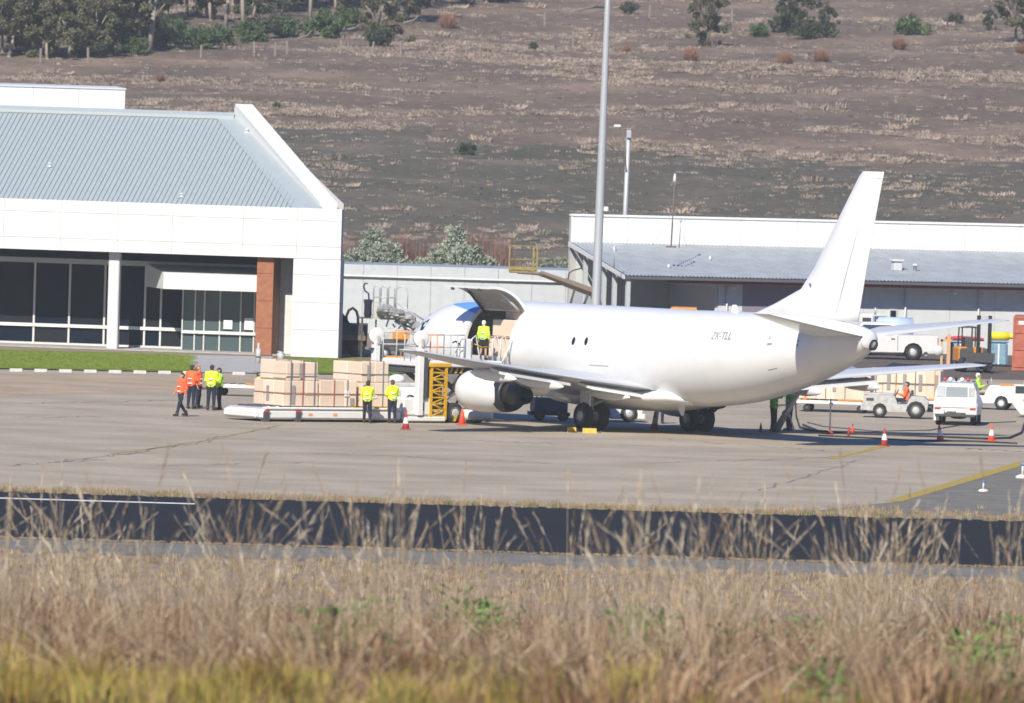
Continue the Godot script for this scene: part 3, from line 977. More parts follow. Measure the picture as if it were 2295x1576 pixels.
func build_aircraft() -> void:
	var g := gp(1443, 967)
	var th := deg_to_rad(34.0)
	var pit := deg_to_rad(-0.3)
	var rol := deg_to_rad(0.7)
	var fw := Vector3(-sin(th), 0, -cos(th))
	var rt := Vector3(cos(th), 0, -sin(th))
	var fw2 := fw * cos(pit) + Vector3.UP * sin(pit)
	var up2 := rt.cross(fw2)
	var rt2 := rt * cos(rol) - up2 * sin(rol)
	var up3 := rt2.cross(fw2)
	var t := thing("cargo_aircraft", "white twin-engine cargo jet with its large upper door raised open", "aircraft")
	t.transform = Transform3D(Basis(fw2, up3, rt2), g)
	# fuselage shell with the door opening left free
	var ss := [-1.05, -1.0, -0.95, -0.8, -0.6, -0.3, 0.1, 0.6, 1.05, 1.6, 2.2, 2.8, 3.5, 4.2, 5.0, 5.4, D0, 6.4, 7.0, 7.6, 8.2, 8.7, D1]
	var s := 9.8
	while s < 32.0:
		ss.append(s)
		s += 0.55
	ss.append(32.05)
	var shell := tool(true)
	var blue := tool(true)
	var liner := tool(true)
	var jamb := tool()
	for i in ss.size() - 1:
		for k in SEG:
			var a0: float = TAU * k / SEG
			var a1: float = TAU * (k + 1) / SEG
			var hole: bool = ss[i] >= D0 - 0.01 and ss[i] < D1 - 0.01 and k >= DA and k < DB
			if hole:
				continue
			var st := shell
			quad(st, skin_at(ss[i], a0), skin_at(ss[i], a1), skin_at(ss[i + 1], a1), skin_at(ss[i + 1], a0))
			if ss[i] > 3.4 and ss[i] < 14.0:
				quad(liner, skin_at(ss[i], a1, 0.93), skin_at(ss[i], a0, 0.93), skin_at(ss[i + 1], a0, 0.93), skin_at(ss[i + 1], a1, 0.93))
	for k in range(DA, DB):
		for q in [D0, D1]:
			var a0: float = TAU * k / SEG
			var a1: float = TAU * (k + 1) / SEG
			quad(jamb, skin_at(q, a0), skin_at(q, a1), skin_at(q, a1, 0.93), skin_at(q, a0, 0.93))
	for k in [DA, DB]:
		var a0: float = TAU * k / SEG
		for i in ss.size() - 1:
			if ss[i] >= D0 - 0.01 and ss[i] < D1 - 0.01:
				quad(jamb, skin_at(ss[i], a0), skin_at(ss[i + 1], a0), skin_at(ss[i + 1], a0, 0.93), skin_at(ss[i], a0, 0.93))
	var fz := part(t, "fuselage", shell, M.air_white)
	# the blue flash painted on the crown just ahead of the door
	for i in 14:
		for k in 6:
			var q := []
			for c in [[i, k], [i, k + 1], [i + 1, k + 1], [i + 1, k]]:
				var u: float = c[0] / 14.0
				q.append(skin_at(lerpf(3.3, D0 - 0.03, u), lerpf(0.42 - 0.1 * u, 0.44 + 0.36 * pow(u, 0.8), c[1] / 6.0), 1.0, 0.006))
			quad(blue, q[0], q[1], q[2], q[3])
	part(fz, "blue_flash", blue, M.air_blue)
	part(t, "cargo_hold_liner", liner, M.liner)
	part(t, "door_frame", jamb, M.air_white)
	part(t, "cargo_floor", bx(ap(13.9, 2.52, -1.7), ap(3.5, 2.64, 1.7)), M.bare_metal)
	var bh := tool()
	var bring := []
	for k in 24:
		bring.append(skin_at(4.3, TAU * k / 24.0, 0.93))
	cap(bh, bring, false)
	part(t, "bulkhead", bh, M.liner)
	# belly fairing at the wing root
	var fr := tool(true)
	var rings := []
	for q in [[10.6, 1.25, 0.3, 0.15], [11.8, 1.32, 1.7, 0.38], [14.0, 1.35, 2.15, 0.52], [17.0, 1.4, 2.25, 0.55], [19.0, 1.45, 2.1, 0.5], [20.2, 1.5, 1.6, 0.34], [21.3, 1.4, 0.3, 0.15]]:
		var ring := []
		for k in 24:
			var a := TAU * k / 24.0
			ring.append(ap(q[0], q[1] + q[3] * cos(a), -q[2] * sin(a)))
		rings.append(ring)
	part(t, "belly_fairing", loft(fr, rings), M.air_white)
	# wings with flaps, fairings and engines
	for sd in [-1.0, 1.0]:
		var ws := tool(true)
		var secs := []
		for q in [[0.0, 11.3, 19.5, 1.62, 0.14], [1.85, 11.9, 19.45, 1.80, 0.14], [4.8, 14.1, 18.85, 2.12, 0.125], [9.5, 16.75, 19.75, 2.62, 0.11], [13.9, 19.2, 20.75, 3.10, 0.10], [14.2, 19.55, 20.7, 3.14, 0.06]]:
			secs.append(wing_section(ap(q[1], q[3], sd * q[0]), q[2] - q[1], q[4], sd))
		loft(ws, secs)
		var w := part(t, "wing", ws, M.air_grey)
		# flap under the trailing edge and its actuator fairings
		var fl := tool()
		for q in [[2.2, 4.4, 18.55, 19.62, 18.0, 19.05, 1.70, 1.98], [5.4, 9.3, 17.95, 18.95, 18.9, 19.75, 2.10, 2.50]]:
			var p := [ap(q[2], q[6], sd * q[0]), ap(q[3], q[6] - 0.16, sd * q[0]), ap(q[5], q[7] - 0.16, sd * q[1]), ap(q[4], q[7], sd * q[1])]
			var dn := Vector3(0, -0.10, 0)
			if sd < 0:
				loft(fl, [[p[3] + dn, p[2] + dn, p[1] + dn, p[0] + dn], [p[3], p[2], p[1], p[0]]])
			else:
				loft(fl, [[p[0] + dn, p[1] + dn, p[2] + dn, p[3] + dn], [p[0], p[1], p[2], p[3]]])
		part(w, "flap", fl, M.air_white)
		for z in [2.95, 6.4, 9.0]:
			var y: float = 1.62 + (z - 1.85) * 0.107
			var sf: float = 18.3 + maxf(0.0, z - 4.8) * 0.17
			var fs := tool(true)
			var fr2 := []
			for q in [[-2.0, 0.02], [-1.6, 0.13], [-0.8, 0.2], [0.2, 0.2], [0.9, 0.12], [1.35, 0.02]]:
				fr2.append(circle(ap(sf + q[0], y - 0.22 - q[0] * 0.05, sd * z), Vector3(-1, 0, 0), q[1] * 0.75, 10, q[1] * 1.25))
			part(w, "flap_fairing", loft(fs, fr2), M.air_white)
		# engine
		var ec := ap(0, 1.37, sd * 4.83)
		var ex := func(x: float) -> Vector3: return ap(x, 1.37 - (x - 12.0) * 0.03, sd * 4.83)
		var eg := Node3D.new()
		eg.name = "engine"
		t.add_child(eg, true)
		var cw := tool(true)
		var rr := []
		for q in [[11.35, 0.66], [11.05, 0.68], [10.92, 0.72], [10.87, 0.76], [10.9, 0.81], [11.05, 0.86], [11.5, 0.92], [12.2, 0.93], [13.0, 0.86], [13.6, 0.76], [13.85, 0.70]]:
			rr.append(circle(ex.call(q[0]), Vector3(-1, 0, 0), q[1], 32, q[1] * 0.94))
		part(eg, "cowl", loft(cw, rr, false, false), M.air_white)
		part(eg, "fan_nozzle", lathe(tool(true), ex.call(13.5), Vector3(-1, 0, 0), [[0.0, 0.765], [0.35, 0.712], [0.50, 0.66], [0.45, 0.60], [0.0, 0.60]], 32, false, false), M.burnt)
		part(eg, "core_cowl", lathe(tool(true), ex.call(13.4), Vector3(-1, 0, 0), [[0.0, 0.60], [0.55, 0.54], [1.0, 0.44], [1.2, 0.39]], 24, false, false), M.core_metal)
		part(eg, "core_nozzle", lathe(tool(true), ex.call(14.55), Vector3(-1, 0, 0), [[0.0, 0.40], [0.42, 0.33], [0.40, 0.30], [0.0, 0.28]], 24, false, false), M.burnt)
		part(eg, "exhaust_plug", lathe(tool(true), ex.call(14.5), Vector3(-1, 0, 0), [[0.0, 0.27], [0.4, 0.18], [0.85, 0.03]], 16), M.burnt)
		part(eg, "fan_disc", lathe(tool(true), ex.call(11.45), Vector3(1, 0, 0), [[-0.1, 0.67], [0.0, 0.67], [0.02, 0.2], [0.35, 0.02]], 24), M.burnt)
		var py := tool(true)
		rr = []
		for q in [[11.5, 2.22, 2.28, 0.04], [12.2, 2.15, 2.46, 0.13], [13.4, 1.95, 2.50, 0.19], [14.6, 1.55, 2.30, 0.19], [15.8, 1.65, 2.15, 0.12], [16.9, 1.90, 2.06, 0.03]]:
			rr.append([ap(q[0], q[2], sd * 4.83), ap(q[0], (q[1] + q[2]) / 2, sd * 4.83 - q[3]), ap(q[0], q[1], sd * 4.83), ap(q[0], (q[1] + q[2]) / 2, sd * 4.83 + q[3])])
		part(eg, "pylon", loft(py, rr), M.air_white)
		# tailplane
		var hs := tool(true)
		loft(hs, [wing_section(ap(28.2, 4.38, sd * 0.2), 3.9, 0.10, sd), wing_section(ap(28.6, 4.46, sd * 0.9), 3.65, 0.10, sd), wing_section(ap(32.2, 5.19, sd * 5.8), 1.22, 0.09, sd), wing_section(ap(32.4, 5.21, sd * 5.92), 1.0, 0.05, sd)])
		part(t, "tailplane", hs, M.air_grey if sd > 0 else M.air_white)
	# fin, rudder and the fillet in front of it
	var fin := tool(true)
	var fsec := func(le: float, te: float, y: float, th2: float) -> Array:
		var a := []
		for q in [[0.0, 0.0], [0.05, -0.5], [0.3, -1.0], [0.7, -0.6], [1.0, -0.04], [1.0, 0.04], [0.7, 0.6], [0.3, 1.0], [0.05, 0.5]]:
			a.append(ap(lerpf(le, te, q[0]), y, q[1] * th2))
		return a
	loft(fin, [fsec.call(23.57, 31.25, 4.95, 0.30), fsec.call(25.4, 31.35, 5.5, 0.30), fsec.call(27.2, 31.5, 6.15, 0.29), fsec.call(28.05, 31.68, 7.0, 0.26), fsec.call(29.6, 32.15, 9.0, 0.19), fsec.call(30.95, 32.6, 10.75, 0.13), fsec.call(31.2, 32.64, 10.98, 0.07)])
	var fn := part(t, "fin", fin, M.air_white)
	part(fn, "rudder_gap", tube(tube(tool(true), ap(30.0, 5.2, -0.235), ap(31.9, 10.72, -0.075), 0.012), ap(31.95, 10.72, -0.085), ap(32.55, 10.74, -0.03), 0.012), M.air_grey)
	part(fn, "mast_light", rb(ap(28.3, 6.3, -0.34), ap(28.2, 6.4, -0.26), 0.02), M.strap_grey)
	# tail cone end with the auxiliary power unit's outlet
	part(t, "tail_cap", lathe(tool(true), ap(32.0, 4.26, 0), Vector3(-1, 0, 0), [[0.0, 0.41], [0.08, 0.39], [0.16, 0.31], [0.2, 0.18], [0.21, 0.02]], 18), M.air_white)
	part(t, "tail_outlet", lathe(tool(true), ap(32.06, 4.08, 0.12), Vector3(-1, -0.15, 0.25).normalized(), [[0.0, 0.24], [0.16, 0.22], [0.14, 0.17], [0.02, 0.15]], 16), M.burnt)
	# windows, markings, small fittings on the left side
	for q in [[13.8, 3.56], [14.71, 3.58]]:
		var a := side_angle(q[0], q[1])
		var ws := tool()
		var ring := []
		for k in 12:
			var u := TAU * k / 12.0
			ring.append(skin_at(q[0] + 0.115 * cos(u), a - 0.09 * sin(u), 1.0, 0.006))
		cap(ws, ring, false)
		part(fz, "window", ws, M.glass_dark)
	for sd in [-1.0, 1.0]:
		for q in [[0.55, 1.15, 0.30, 0.62], [1.2, 1.75, 0.62, 0.95], [1.85, 2.3, 0.95, 1.2]]:
			var ws := tool()
			quad(ws, skin_at(q[0], sd * (q[2] + 0.0), 1.0, 0.012), skin_at(q[0] + 0.1, sd * (q[3] + 0.05), 1.0, 0.012), skin_at(q[1], sd * (q[3] - 0.02), 1.0, 0.012), skin_at(q[1] + 0.15, sd * (q[2] - 0.05), 1.0, 0.012))
			part(fz, "cockpit_window", ws, M.glass_dark)
	var txt := TextMesh.new()
	var fnt := SystemFont.new()
	fnt.font_names = PackedStringArray(["Droid Sans"])
	fnt.font_italic = true
	txt.font = fnt
	txt.text = "ZK-TLL"
	txt.font_size = 48
	txt.pixel_size = 0.0095
	txt.depth = 0.01
	var reg := part(fz, "registration", txt, M.print_grey)
	var ta := side_angle(24.1, 4.12)
	var c := skin_at(24.1, ta, 1.0, 0.012)
	var n := (skin_at(24.1, ta, 1.0, 1.0) - skin_at(24.1, ta, 1.0, 0.0)).normalized()
	var rx := (skin_at(25.1, side_angle(25.1, 4.15)) - skin_at(23.1, side_angle(23.1, 4.09))).normalized()
	rx = (rx - n * rx.dot(n)).normalized()
	reg.transform = Transform3D(Basis(rx, n.cross(rx), n), c)
	for q in [[27.3, 3.9, 0.30, 0.10], [27.35, 2.9, 0.55, 0.035], [28.9, 4.0, 0.08, 0.30], [15.7, 2.62, 1.4, 0.03], [27.2, 4.15, 0.10, 0.12]]:
		var ws := tool()
		var a := side_angle(q[0], q[1])
		var f := fus(q[0])
		var da: float = q[3] / 2.0 / f[2]
		quad(ws, skin_at(q[0] - q[2] / 2, a - da, 1, 0.006), skin_at(q[0] - q[2] / 2, a + da, 1, 0.006), skin_at(q[0] + q[2] / 2, a + da, 1, 0.006), skin_at(q[0] + q[2] / 2, a - da, 1, 0.006))
		part(fz, "small_marking", ws, M.print_grey)
	part(t, "blade_antenna", pr([[-0.25, 0], [0.22, 0], [0.12, 0.30], [-0.1, 0.30]], -0.03, 0.03, Transform3D(Basis(), ap(22.6, 5.06, 0))), M.air_white)
	part(t, "blade_antenna", pr([[-0.30, 0], [0.25, 0], [-0.10, -0.42], [-0.22, -0.42]], -0.03, 0.03, Transform3D(Basis(), ap(19.6, 1.18, -0.4))), M.air_white)
	part(t, "beacon", lathe(tool(true), ap(5.0, 5.0, 0.25), Vector3.UP, [[0, 0.11], [0.10, 0.09], [0.16, 0.02]], 10), M.red_lamp)
	part(t, "belly_light", lathe(tool(true), ap(25.6, 1.83, -0.4), Vector3(0, -1, -0.3).normalized(), [[-0.05, 0.17], [0.02, 0.15], [0.05, 0.05]], 12), M.label_white)
	# the raised cargo door: the missing piece of skin turned about its hinge
	var hinge := skin_at(7.5, TAU * DA / SEG)
	hinge.x = 0
	var open := func(p: Vector3, out: float) -> Vector3:
		var q := p - hinge
		return hinge + Vector3(q.x, 0, 0) + Vector3(0, q.y, q.z).rotated(Vector3.RIGHT, deg_to_rad(93.0)) + Vector3(0, out, 0)
	var dr := tool(true)
	var di := tool(true)
	var dstn := [D0 + 0.02, 6.6, 7.5, 8.4, D1 - 0.02]
	var edge := tool()
	for i in dstn.size() - 1:
		for k in range(DA, DB):
			var a0: float = TAU * k / SEG
			var a1: float = TAU * (k + 1) / SEG
			quad(dr, open.call(skin_at(dstn[i], a0), 0), open.call(skin_at(dstn[i], a1), 0), open.call(skin_at(dstn[i + 1], a1), 0), open.call(skin_at(dstn[i + 1], a0), 0))
			quad(di, open.call(skin_at(dstn[i], a1, 0.94), 0), open.call(skin_at(dstn[i], a0, 0.94), 0), open.call(skin_at(dstn[i + 1], a0, 0.94), 0), open.call(skin_at(dstn[i + 1], a1, 0.94), 0))
	for k in range(DA, DB):
		for q in [dstn[0], dstn[-1]]:
			var a0: float = TAU * k / SEG
			var a1: float = TAU * (k + 1) / SEG
			quad(edge, open.call(skin_at(q, a0), 0), open.call(skin_at(q, a1), 0), open.call(skin_at(q, a1, 0.94), 0), open.call(skin_at(q, a0, 0.94), 0))
	for i in dstn.size() - 1:
		var a1: float = TAU * DB / SEG
		quad(edge, open.call(skin_at(dstn[i], a1), 0), open.call(skin_at(dstn[i + 1], a1), 0), open.call(skin_at(dstn[i + 1], a1, 0.94), 0), open.call(skin_at(dstn[i], a1, 0.94), 0))
	var door := part(t, "cargo_door", dr, M.air_white)
	tag(door, "raised cargo door with grey-lined inner side and pale blue outer skin", "")
	part(door, "door_liner", di, M.liner)
	part(door, "door_edge", edge, M.air_white)
	for q in [6.5, 7.5, 8.5]:
		part(door, "latch", bx(open.call(skin_at(q, TAU * DB / SEG, 0.95), -0.12), open.call(skin_at(q, TAU * DB / SEG, 0.95), 0.02) + Vector3(0.12, 0.02, 0.1)), M.dark_gse)
	part(door, "actuator", tb(skin_at(8.9, 0.66, 0.93), open.call(skin_at(8.7, 1.25, 0.93), 0), 0.055), M.rim)
	part(door, "actuator", tb(skin_at(6.1, 0.66, 0.93), open.call(skin_at(6.3, 1.25, 0.93), 0), 0.055), M.dark_gse)
	part(door, "handle_box", rb(open.call(skin_at(8.5, 1.0, 0.9), -0.1), open.call(skin_at(8.5, 1.0, 0.9), 0.0) + Vector3(0.4, 0.12, 0.3), 0.03), M.grey_gse)
	# landing gear
	for q in [[16.45, -2.62, 0.56, 0.38], [16.45, 2.62, 0.56, 0.38], [4.0, 0.0, 0.34, 0.2]]:
		var lg := Node3D.new()
		lg.name = "landing_gear"
		t.add_child(lg, true)
		part(lg, "strut", tube(tube(tool(true), ap(q[0], q[2], q[1]), ap(q[0], 1.6, q[1]), 0.075), ap(q[0] - 0.1, 0.95, q[1]), ap(q[0] - 0.9, 1.6, q[1] * 0.75), 0.05), M.grey_gse)
		part(lg, "side_brace", tb(ap(q[0], 1.0, q[1]), ap(q[0] + 0.2, 1.6, q[1] * 0.45), 0.05), M.galv)
		part(lg, "axle", tb(ap(q[0], q[2], q[1] - q[3] - 0.1), ap(q[0], q[2], q[1] + q[3] + 0.1), 0.06), M.bare_metal)
		for sd in [-1.0, 1.0]:
			var wz: float = q[1] + sd * q[3]
			wheel(lg, ap(q[0], q[2], wz), q[2], 0.36 if q[2] > 0.5 else 0.2, Vector3(0, 0, 1))
		part(lg, "gear_door", bx(ap(q[0] + 0.35, 0.95, q[1] * 1.12 - 0.03), ap(q[0] - 0.35, 1.6, q[1] * 1.12 + 0.03)), M.air_white)

func wheel(parent: Node, c: Vector3, r: float, w: float, axis: Vector3, rim_mat: Material = null) -> MeshInstance3D:
	var h := w / 2.0
	var ty := part(parent, "wheel", lathe(tool(true), c, axis, [[-h, r * 0.55], [-h, r * 0.86], [-h * 0.7, r * 0.97], [-h * 0.2, r], [h * 0.2, r], [h * 0.7, r * 0.97], [h, r * 0.86], [h, r * 0.55]], 24), M.tyre)
	part(ty, "rim", lathe(tool(true), c, axis, [[-h - 0.012, r * 0.12], [-h - 0.012, r * 0.40], [-h * 0.9, r * 0.44], [-h - 0.004, r * 0.56], [-h * 0.6, r * 0.58], [h * 0.6, r * 0.58], [h + 0.004, r * 0.56], [h * 0.9, r * 0.44], [h + 0.012, r * 0.40], [h + 0.012, r * 0.12]], 20), rim_mat if rim_mat else M.rim)
	return ty

# ------------------------------------------------------------------ cargo loader: a along its length away from the aircraft, b across (towards the nose)
var loader_frame := Transform3D()

func lt(a: float, y: float, b: float) -> Vector3:
	return Vector3(-a, y, -b)

func build_loader() -> void:
	var th := deg_to_rad(34.0)
	var left := Vector3(-cos(th), 0, sin(th))
	var fw := Vector3(-sin(th), 0, -cos(th))
	var o := gp(1129, 949.5)
	var t := thing("cargo_loader", "white main-deck cargo loader with yellow lattice mast and disc-topped posts at the open door", "cargo loader", o)
	t.transform = Transform3D(Basis(-left, Vector3.UP, -fw), o)
	loader_frame = t.transform
	# long low platform that carries the loads
	part(t, "rear_platform", rb(lt(5.05, 0.10, 2.9), lt(11.8, 0.50, 0.0), 0.08), M.white_gse)
	part(t, "platform_edge", rb(lt(5.05, 0.50, 0.26), lt(11.7, 0.60, -0.04), 0.03), M.white_gse)
	part(t, "platform_deck", bx(lt(5.1, 0.50, 2.85), lt(11.6, 0.56, 0.28)), M.grey_gse)
	for i in 14:
		part(t, "roller", tb(lt(5.4 + 0.45 * i, 0.59, 2.7), lt(5.4 + 0.45 * i, 0.59, 0.35), 0.045, -1, 6), M.bare_metal)
	part(t, "edge_stripe", bx(lt(5.3, 0.60, 0.20), lt(7.4, 0.625, -0.02)), M.yellow_gse)
	for a in [11.55, 10.0]:
		part(t, "platform_foot", bx(lt(a, 0.0, 0.2), lt(a + 0.22, 0.40, -0.08)), M.dark_gse)
		part(t, "reflector", bx(lt(a - 0.02, 0.40, 0.0), lt(a + 0.22, 0.47, -0.09)), M.red_lamp)
	for a in [6.5, 8.2, 9.4]:
		part(t, "reflector", bx(lt(a, 0.25, 0.0), lt(a + 0.2, 0.36, -0.012)), M.strap_orange)
	part(t, "platform_nose", rb(lt(11.8, 0.14, 2.7), lt(12.0, 0.46, 0.3), 0.06), M.white_gse)
	# chassis next to the aircraft
	part(t, "chassis", rb(lt(0.6, 0.22, 3.0), lt(5.0, 0.55, 0.15), 0.06), M.white_gse)
	part(t, "engine_box", rb(lt(3.6, 0.30, 0.9), lt(4.95, 1.02, 0.02), 0.06), M.white_gse)
	part(t, "engine_grille", bx(lt(3.95, 0.50, 0.05), lt(4.35, 0.82, 0.005)), M.dark_gse)
	part(t, "lower_beam", rb(lt(2.9, 0.06, 0.3), lt(5.0, 0.26, -0.06), 0.04), M.white_gse)
	part(t, "far_engine_box", rb(lt(3.6, 0.30, 3.2), lt(4.95, 1.3, 2.2), 0.06), M.white_gse)
	part(t, "counterweight", lathe(tool(true), lt(0.75, 0.30, -0.12), Vector3(-1, 0.05, 0), [[0, 0.05], [0.02, 0.24], [0.18, 0.26], [0.22, 0.19], [1.2, 0.21], [1.24, 0.1]], 16), M.white_gse)
	for a in [1.2, 2.35]:
		for b in [0.25, 2.8]:
			wheel(t, lt(a, 0.42, b), 0.42, 0.34, Vector3(0, 0, 1))
	for i in 5:
		part(t, "bumper_stripe", pr([[0, 0], [0.12, 0], [0.22, 0.24], [0.10, 0.24]], 0, 0.02, Transform3D(Basis(), lt(2.55 - 0.24 * i, 0.08, -0.05))), M.yellow_gse if i % 2 == 0 else M.black)
	# two posts with round ends
	for b in [0.0, 3.3]:
		var p := Node3D.new()
		p.name = "lift_post"
		t.add_child(p, true)
		part(p, "column", rb(lt(4.08, 0.3, b + 0.16), lt(4.36, 3.22, b - 0.14), 0.03), M.white_gse)
		part(p, "chain_cover", bx(lt(3.86, 1.0, b + 0.12), lt(4.06, 2.85, b - 0.08)), M.dark_gse)
		part(p, "neck", rb(lt(3.92, 2.86, b + 0.10), lt(4.52, 2.95, b - 0.10), 0.02), M.dark_gse)
		part(p, "disc", lathe(tool(true), lt(4.22, 3.45, b + 0.05), Vector3(-0.10, 0, 1), [[0, 0.05], [0.0, 0.33], [0.14, 0.345], [0.16, 0.3], [0.17, 0.05]], 24), M.white_gse)
		part(p, "slot", bx(lt(4.17, 3.12, b - 0.16), lt(4.27, 3.45, b - 0.20)), M.grey_gse)
	# yellow lattice mast
	var mast := Node3D.new()
	mast.name = "lattice_mast"
	t.add_child(mast, true)
	for a in [2.86, 3.58]:
		for b in [0.0, 0.55]:
			part(mast, "rail", bx(lt(a, 0.15, b + 0.07), lt(a + 0.11, 2.36, b - 0.04)), M.yellow_gse)
	for i in 9:
		part(mast, "rung", bx(lt(2.92, 0.25 + 0.255 * i, 0.06), lt(3.62, 0.31 + 0.255 * i, -0.02)), M.yellow_gse)
		if i < 8:
			part(mast, "brace", tb(lt(2.92 if i % 2 else 3.62, 0.28 + 0.255 * i, 0.0), lt(3.62 if i % 2 else 2.92, 0.53 + 0.255 * i, 0.0), 0.028, -1, 5), M.yellow_gse)
	part(mast, "backing_plate", bx(lt(2.98, 0.5, 0.62), lt(3.58, 2.2, 0.58)), M.dark_gse)
	part(mast, "head", rb(lt(2.7, 2.28, 0.7), lt(3.8, 2.46, -0.08), 0.03), M.yellow_gse)
	# bridge platform at the aircraft door
	part(t, "bridge_platform", rb(lt(0.12, 2.28, 3.2), lt(4.0, 2.56, 0.05), 0.04), M.white_gse)
	part(t, "bridge_frame", rb(lt(0.3, 2.00, 3.0), lt(3.9, 2.28, 0.25), 0.04), M.dark_gse)
	for i in 6:
		part(t, "hazard_stripe", pr([[0, 0], [0.10, 0], [0.2, 0.22], [0.10, 0.22]], 0, 0.02, Transform3D(Basis(), lt(2.62 - 0.13 * i, 2.03, 0.24))), M.yellow_gse if i % 2 == 0 else M.black)
	part(t, "scissor_arm", tb(lt(0.9, 0.55, 0.5), lt(3.2, 2.05, 0.5), 0.11, -1, 6), M.dark_gse)
	part(t, "scissor_arm", tb(lt(3.2, 0.55, 0.6), lt(0.9, 2.05, 0.6), 0.11, -1, 6), M.grey_gse)
	part(t, "scissor_arm", tb(lt(0.9, 0.55, 2.6), lt(3.2, 2.05, 2.6), 0.11, -1, 6), M.dark_gse)
	part(t, "hydraulic_tank", rb(lt(2.6, 0.6, 1.4), lt(3.5, 1.5, 0.7), 0.05), M.grey_gse)
	part(t, "hose_bundle", pipe(tool(true), [lt(2.2, 0.6, 0.4), lt(2.0, 1.1, 0.3), lt(2.3, 1.6, 0.35), lt(1.9, 2.0, 0.4)], 0.06), M.black)
	# guard rails and the operator's stand
	var rails := [[4.0, 0.1, 3.0, 0.1, M.strap_orange], [3.0, 0.1, 2.0, 0.1, M.grey_gse], [4.0, 3.1, 2.0, 3.1, M.grey_gse], [4.0, 0.1, 4.0, 1.5, M.grey_gse]]
	for q in rails:
		var gr := Node3D.new()
		gr.name = "guard_rail"
		t.add_child(gr, true)
		for h in [0.55, 1.05]:
			part(gr, "rail", tb(lt(q[0], 2.56 + h, q[1]), lt(q[2], 2.56 + h, q[3]), 0.028, -1, 6), q[4])
		for k in 4:
			var a := lerpf(q[0], q[2], k / 3.0)
			var b := lerpf(q[1], q[3], k / 3.0)
			part(gr, "stanchion", tb(lt(a, 2.5, b), lt(a, 3.61, b), 0.024, -1, 6), q[4])
	part(t, "control_box", rb(lt(1.55, 2.56, 0.75), lt(2.05, 3.45, 0.2), 0.05), M.white_gse)
	part(t, "control_arm", pipe(tool(true), [lt(2.0, 3.2, 0.4), lt(2.3, 3.35, 0.3), lt(2.5, 3.3, 0.2)], 0.035), M.dark_gse)
	for q in [[1.5, 0.3], [0.55, 0.15], [0.2, 0.1]]:
		part(t, "door_side_rail", pipe(tool(true), [lt(q[0], 2.56, q[1]), lt(q[0], 3.45, q[1]), lt(q[0] - 0.18, 3.60, q[1]), lt(q[0] - 0.4, 3.0, q[1] + 0.1), lt(q[0] - 0.5, 2.56, q[1] + 0.1)], 0.03), M.white_gse)
	part(t, "swing_gate", pr([[0, 0], [0.05, 0], [0.55, 0.95], [0.5, 0.95]], 0, 0.05, Transform3D(Basis(), lt(0.12, 2.56, 0.12))), M.white_gse)
	part(t, "safety_strap", pipe(tool(true), [lt(1.35, 3.25, 0.35), lt(1.0, 3.12, 0.3), lt(0.6, 3.15, 0.25)], 0.02, 5), M.yellow_gse)

# ------------------------------------------------------------------ cartons
func carton_load(called: String, label: String, frame: Transform3D, boxes: Array, straps: Array, marks: Array, group := "") -> Node3D:
	# boxes: a0, a1, y0, y1, b0, b1 ; straps: 0 upright at a / 1 level at y
	var t := thing(called, label, "cargo", Vector3.ZERO, 0.0, group)
	t.transform = frame
	var r := RandomNumberGenerator.new()
	r.seed = hash(label)
	var crown := 0.0
	for q in boxes:
		crown = maxf(crown, q[3])
	for q in boxes:
		var dy := r.randf_range(-0.09, 0.03) if q[3] > crown - 0.01 else 0.0
		var j := Vector3(r.randf_range(-0.02, 0.02), 0, r.randf_range(-0.02, 0.02))
		part(t, "carton", rb(lt(q[0], q[2], q[5]) + Vector3(0.012, 0.0, 0.012) + j, lt(q[1], q[3] - 0.01 + dy, q[4]) - Vector3(0.012, 0, 0.012) + j, 0.025), M.cartons[r.randi() % 4])
	for q in straps:
		part(t, "strap", bx(q[0], q[1]), q[2])
	for q in marks:
		part(t, "print", bx(q[0], q[1]), q[2])
	return t

func grid_boxes(a0: float, a1: float, na: int, y0: float, y1: float, ny: int, b0: float, b1: float, nb: int) -> Array:
	var out := []
	for i in na:
		for k in ny:
			for m in nb:
				if m > 0 and m < nb - 1 and k < ny - 1 and i > 0 and i < na - 1:
					continue
				out.append([lerpf(a0, a1, float(i) / na), lerpf(a0, a1, float(i + 1) / na), lerpf(y0, y1, float(k) / ny), lerpf(y0, y1, float(k + 1) / ny), lerpf(b0, b1, float(m) / nb), lerpf(b0, b1, float(m + 1) / nb)])
	return out

func strap_set(a0: float, a1: float, y0: float, y1: float, b0: float, b1: float, ups: Array, levels: Array, cols: Array) -> Array:
	# webbing that runs up the near face, over the top, and round the load
	var out := []
	for i in ups.size():
		var a: float = lerpf(a0, a1, ups[i])
		var m: Material = cols[i % cols.size()]
		out.append([lt(a - 0.016, y0, b0 - 0.002), lt(a + 0.016, y1 + 0.01, b0 - 0.03), m])
		out.append([lt(a - 0.016, y1 + 0.004, b1 + 0.03), lt(a + 0.016, y1 + 0.022, b0 - 0.03), m])
	for y in levels:
		out.append([lt(a0 - 0.03, y, b0 - 0.004), lt(a1 + 0.03, y + 0.028, b0 - 0.034), cols[-1]])
		out.append([lt(a1 + 0.01, y, b1), lt(a1 + 0.04, y + 0.028, b0 - 0.034), cols[-1]])
	return out

